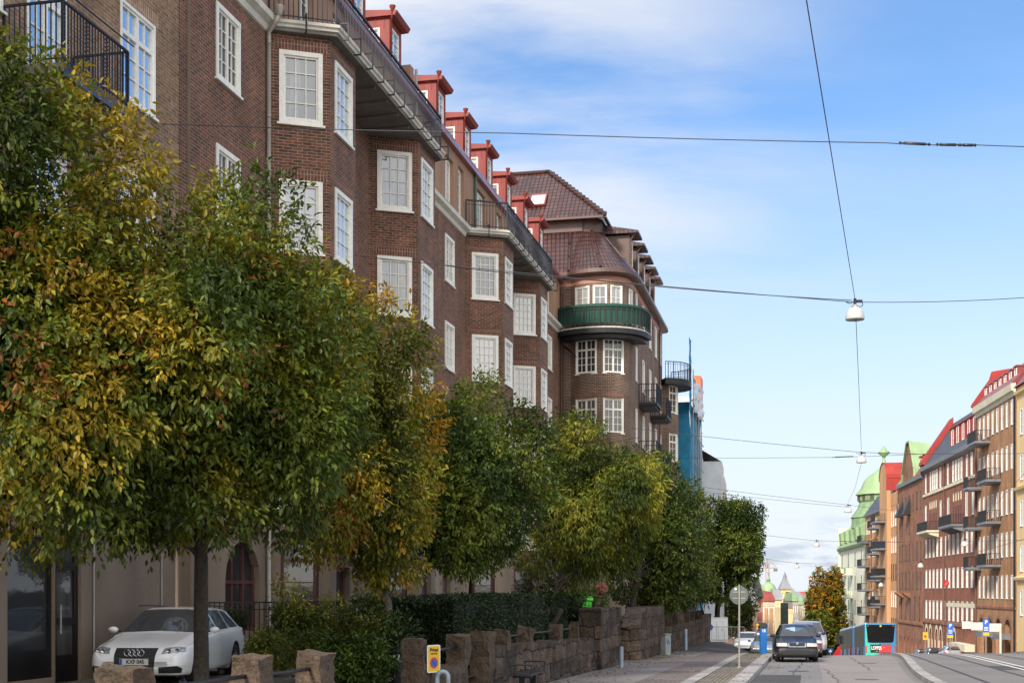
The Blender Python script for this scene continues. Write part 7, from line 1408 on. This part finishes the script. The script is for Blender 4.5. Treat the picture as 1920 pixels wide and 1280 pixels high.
# ---------------------------------------------------------------- hanging lamps and wires
LSH = M('lamp_enamel', (.52, .51, .49), .4, var=.06, coat=.3); CAB = M('dark_cable', (.045, .05, .055), .6); INS = M('insulator_black', (.015, .015, .017), .4)
def lamp(px, py, Y, label, dia=.52):
    s = dia / .52; t = thing('hanging_street_lamp', label, 'street lamp', P(px, py, Y), 0, 'bell shaped street lamps hung over the street')
    mb = MB(); mb.lathe([(.255 * s, -.42 * s), (.262 * s, -.40 * s), (.262 * s, -.36 * s), (.25 * s, -.28 * s), (.21 * s, -.17 * s), (.15 * s, -.10 * s), (.09 * s, -.075 * s), (.001, -.07 * s)], 24); mb.build('lamp_shade', LSH, t, smooth=True)
    mb = MB(); mb.lathe([(.001, -.405 * s), (.25 * s, -.405 * s)], 20); mb.build('lamp_glass', M('lamp_underside', (.30, .30, .29), .4), t)
    mb = MB(); mb.lathe([(.001, -.075 * s), (.10 * s, -.075 * s), (.10 * s, -.03 * s), (.06 * s, -.02 * s), (.06 * s, .0), (.001, .0)], 12); mb.build('lamp_neck', PIPE, t); mb = MB(); mb.box(-.035, .035, -.03, .03, .0, .17 * s); mb.box(.05, .2 * s, -.04, .04, .06, .13); mb.tube([(.0, 0, .1), (-.12, 0, .03), (-.25, 0, .07)], .012, 6); mb.tube([(.2 * s, 0, .09), (.22 * s, 0, -.02), (.12 * s, 0, -.07)], .012, 6); mb.build('hanger', INS, t)
l1 = (1603, 571, 37); l2 = (1615, 852, 69); l3 = (1590, 949, 104); l4 = (1531, 1015, 125); l5 = (1494, 1057, 156)
for (a, b_, c_), s in zip((l1, l2, l3, l4, l5), ('large grey bell lamp, the nearest and highest over the street', 'second nearest bell lamp above the green dome', 'bell lamp just left of the green copper dome', 'small bell lamp against the sky left of the green roofed house', 'tiny farthest bell lamp above the distant town')): lamp(a, b_, c_, s, .52 if c_ < 80 else .58)
for px, py, Y, s in ((1726, 1054, 112, 'white bell lamp in front of the brown gabled house'), (1808, 1013, 100, 'white bell lamp in front of the red brick house'), (1652, 1091, 130, 'small white lamp in front of the ochre house balconies')): lamp(px, py, Y, s, .5)
def wire(label, pts, r=.009, sag=.0, name='overhead_wire', group='wires strung over the street', fit=None):
    q = [Vector(P(*p)) for p in pts]; out = []
    for a, b_ in zip(q[:-1], q[1:]):
        for k in range(8): t_ = k / 8; c_ = a.lerp(b_, t_); c_.z -= sag * 4 * t_ * (1 - t_); out.append(c_)
    out.append(q[-1]); o0 = q[0].copy(); mb = MB(); mb.tube([v - o0 for v in out], r, 6); t = thing(name, label, 'wire', o0, 0, group); mb.build('cable', CAB, t, smooth=True)
    if fit:
        for (a, b_) in fit:
            a = Vector(P(*a)) - o0; b_ = Vector(P(*b_)) - o0; mb = MB(); mb.tube([a, a.lerp(b_, .15), a.lerp(b_, .16), a.lerp(b_, .84), a.lerp(b_, .85), b_], [.012, .016, .03, .03, .016, .012], 8); mb.build('turnbuckle', INS, t, smooth=True)
            for k in (.05, .95): mb = MB(); c_ = a.lerp(b_, k); mb.lathe([(.001, -.04), (.035, 0), (.001, .04)], 8, tuple(c_)); mb.build('shackle', INS, t)
    return t
wire('topmost wire crossing from the brick facade with a row of dark turnbuckles', [(285, 232, 29.2), (960, 250, 28), (1660, 268, 27), (1830, 272, 26.8), (2350, 284, 26.2)], .010, .02, fit=[((1685, 268, 27), (1745, 271, 26.9)), ((1755, 271, 26.9), (1800, 272, 26.85)), ((1800, 272, 26.85), (1830, 272.5, 26.8))])
wire('wire carrying the nearest bell lamp from the second bay to the right', [(652, 478, 37.2), (1595, 566, 37), (1920, 558, 37), (2500, 540, 37)], .010, .05); wire('thicker cable joining the nearest lamp from the brown facade', [(835, 498, 51), (1120, 526, 45), (1597, 563, 37.1)], .013, .05)
wire('wire carrying the second bell lamp from the rounded tower', [(1165, 800, 76), (1608, 847, 69), (1800, 850, 69), (2100, 845, 69)], .013, .05); wire('thin wire with a turnbuckle just below the second lamp', [(1250, 858, 93), (1560, 857, 72), (1720, 851, 69), (1832, 846, 127)], .011, .02, fit=[((1560, 857, 72), (1600, 855, 71.2))])
wire('pair wire, upper, running to the lamp beside the green dome', [(1262, 905, 96), (1590, 946, 104), (1690, 958, 170)], .013, .05); wire('pair wire, lower, running to the lamp beside the green dome', [(1290, 918, 104), (1588, 950, 104)], .012, .05); wire('wire of the small lamp left of the green roofed house', [(1400, 998, 118), (1531, 1013, 125), (1690, 1016, 168)], .014, .05); wire('wire of the farthest tiny lamp', [(1420, 1044, 150), (1494, 1055, 156), (1582, 1056, 232)], .016, .05)
wire('pale wire crossing the red brick house at mid height', [(1575, 1014, 100), (1700, 1015, 100), (1920, 1012, 100)], .012, .02); wire('long wire overhead running down the street to the nearest lamp', [(1512, 0, 18.3), (1603, 560, 37)], .009, .0); wire('long wire from the nearest lamp down to the second lamp', [(1605, 600, 37), (1611, 740, 53), (1615, 843, 69)], .009, .0); wire('thin wire from the second lamp towards the green dome', [(1615, 868, 69), (1603, 915, 85), (1590, 942, 104)], .009, .0)
wire('dark diagonal wire in front of the orange brown brick house', [(1990, 810, 58), (1843, 968, 124)], .013, .1); wire('lower diagonal wire towards the ochre house', [(1920, 1010, 70), (1720, 1060, 112), (1652, 1088, 130)], .012, .1)
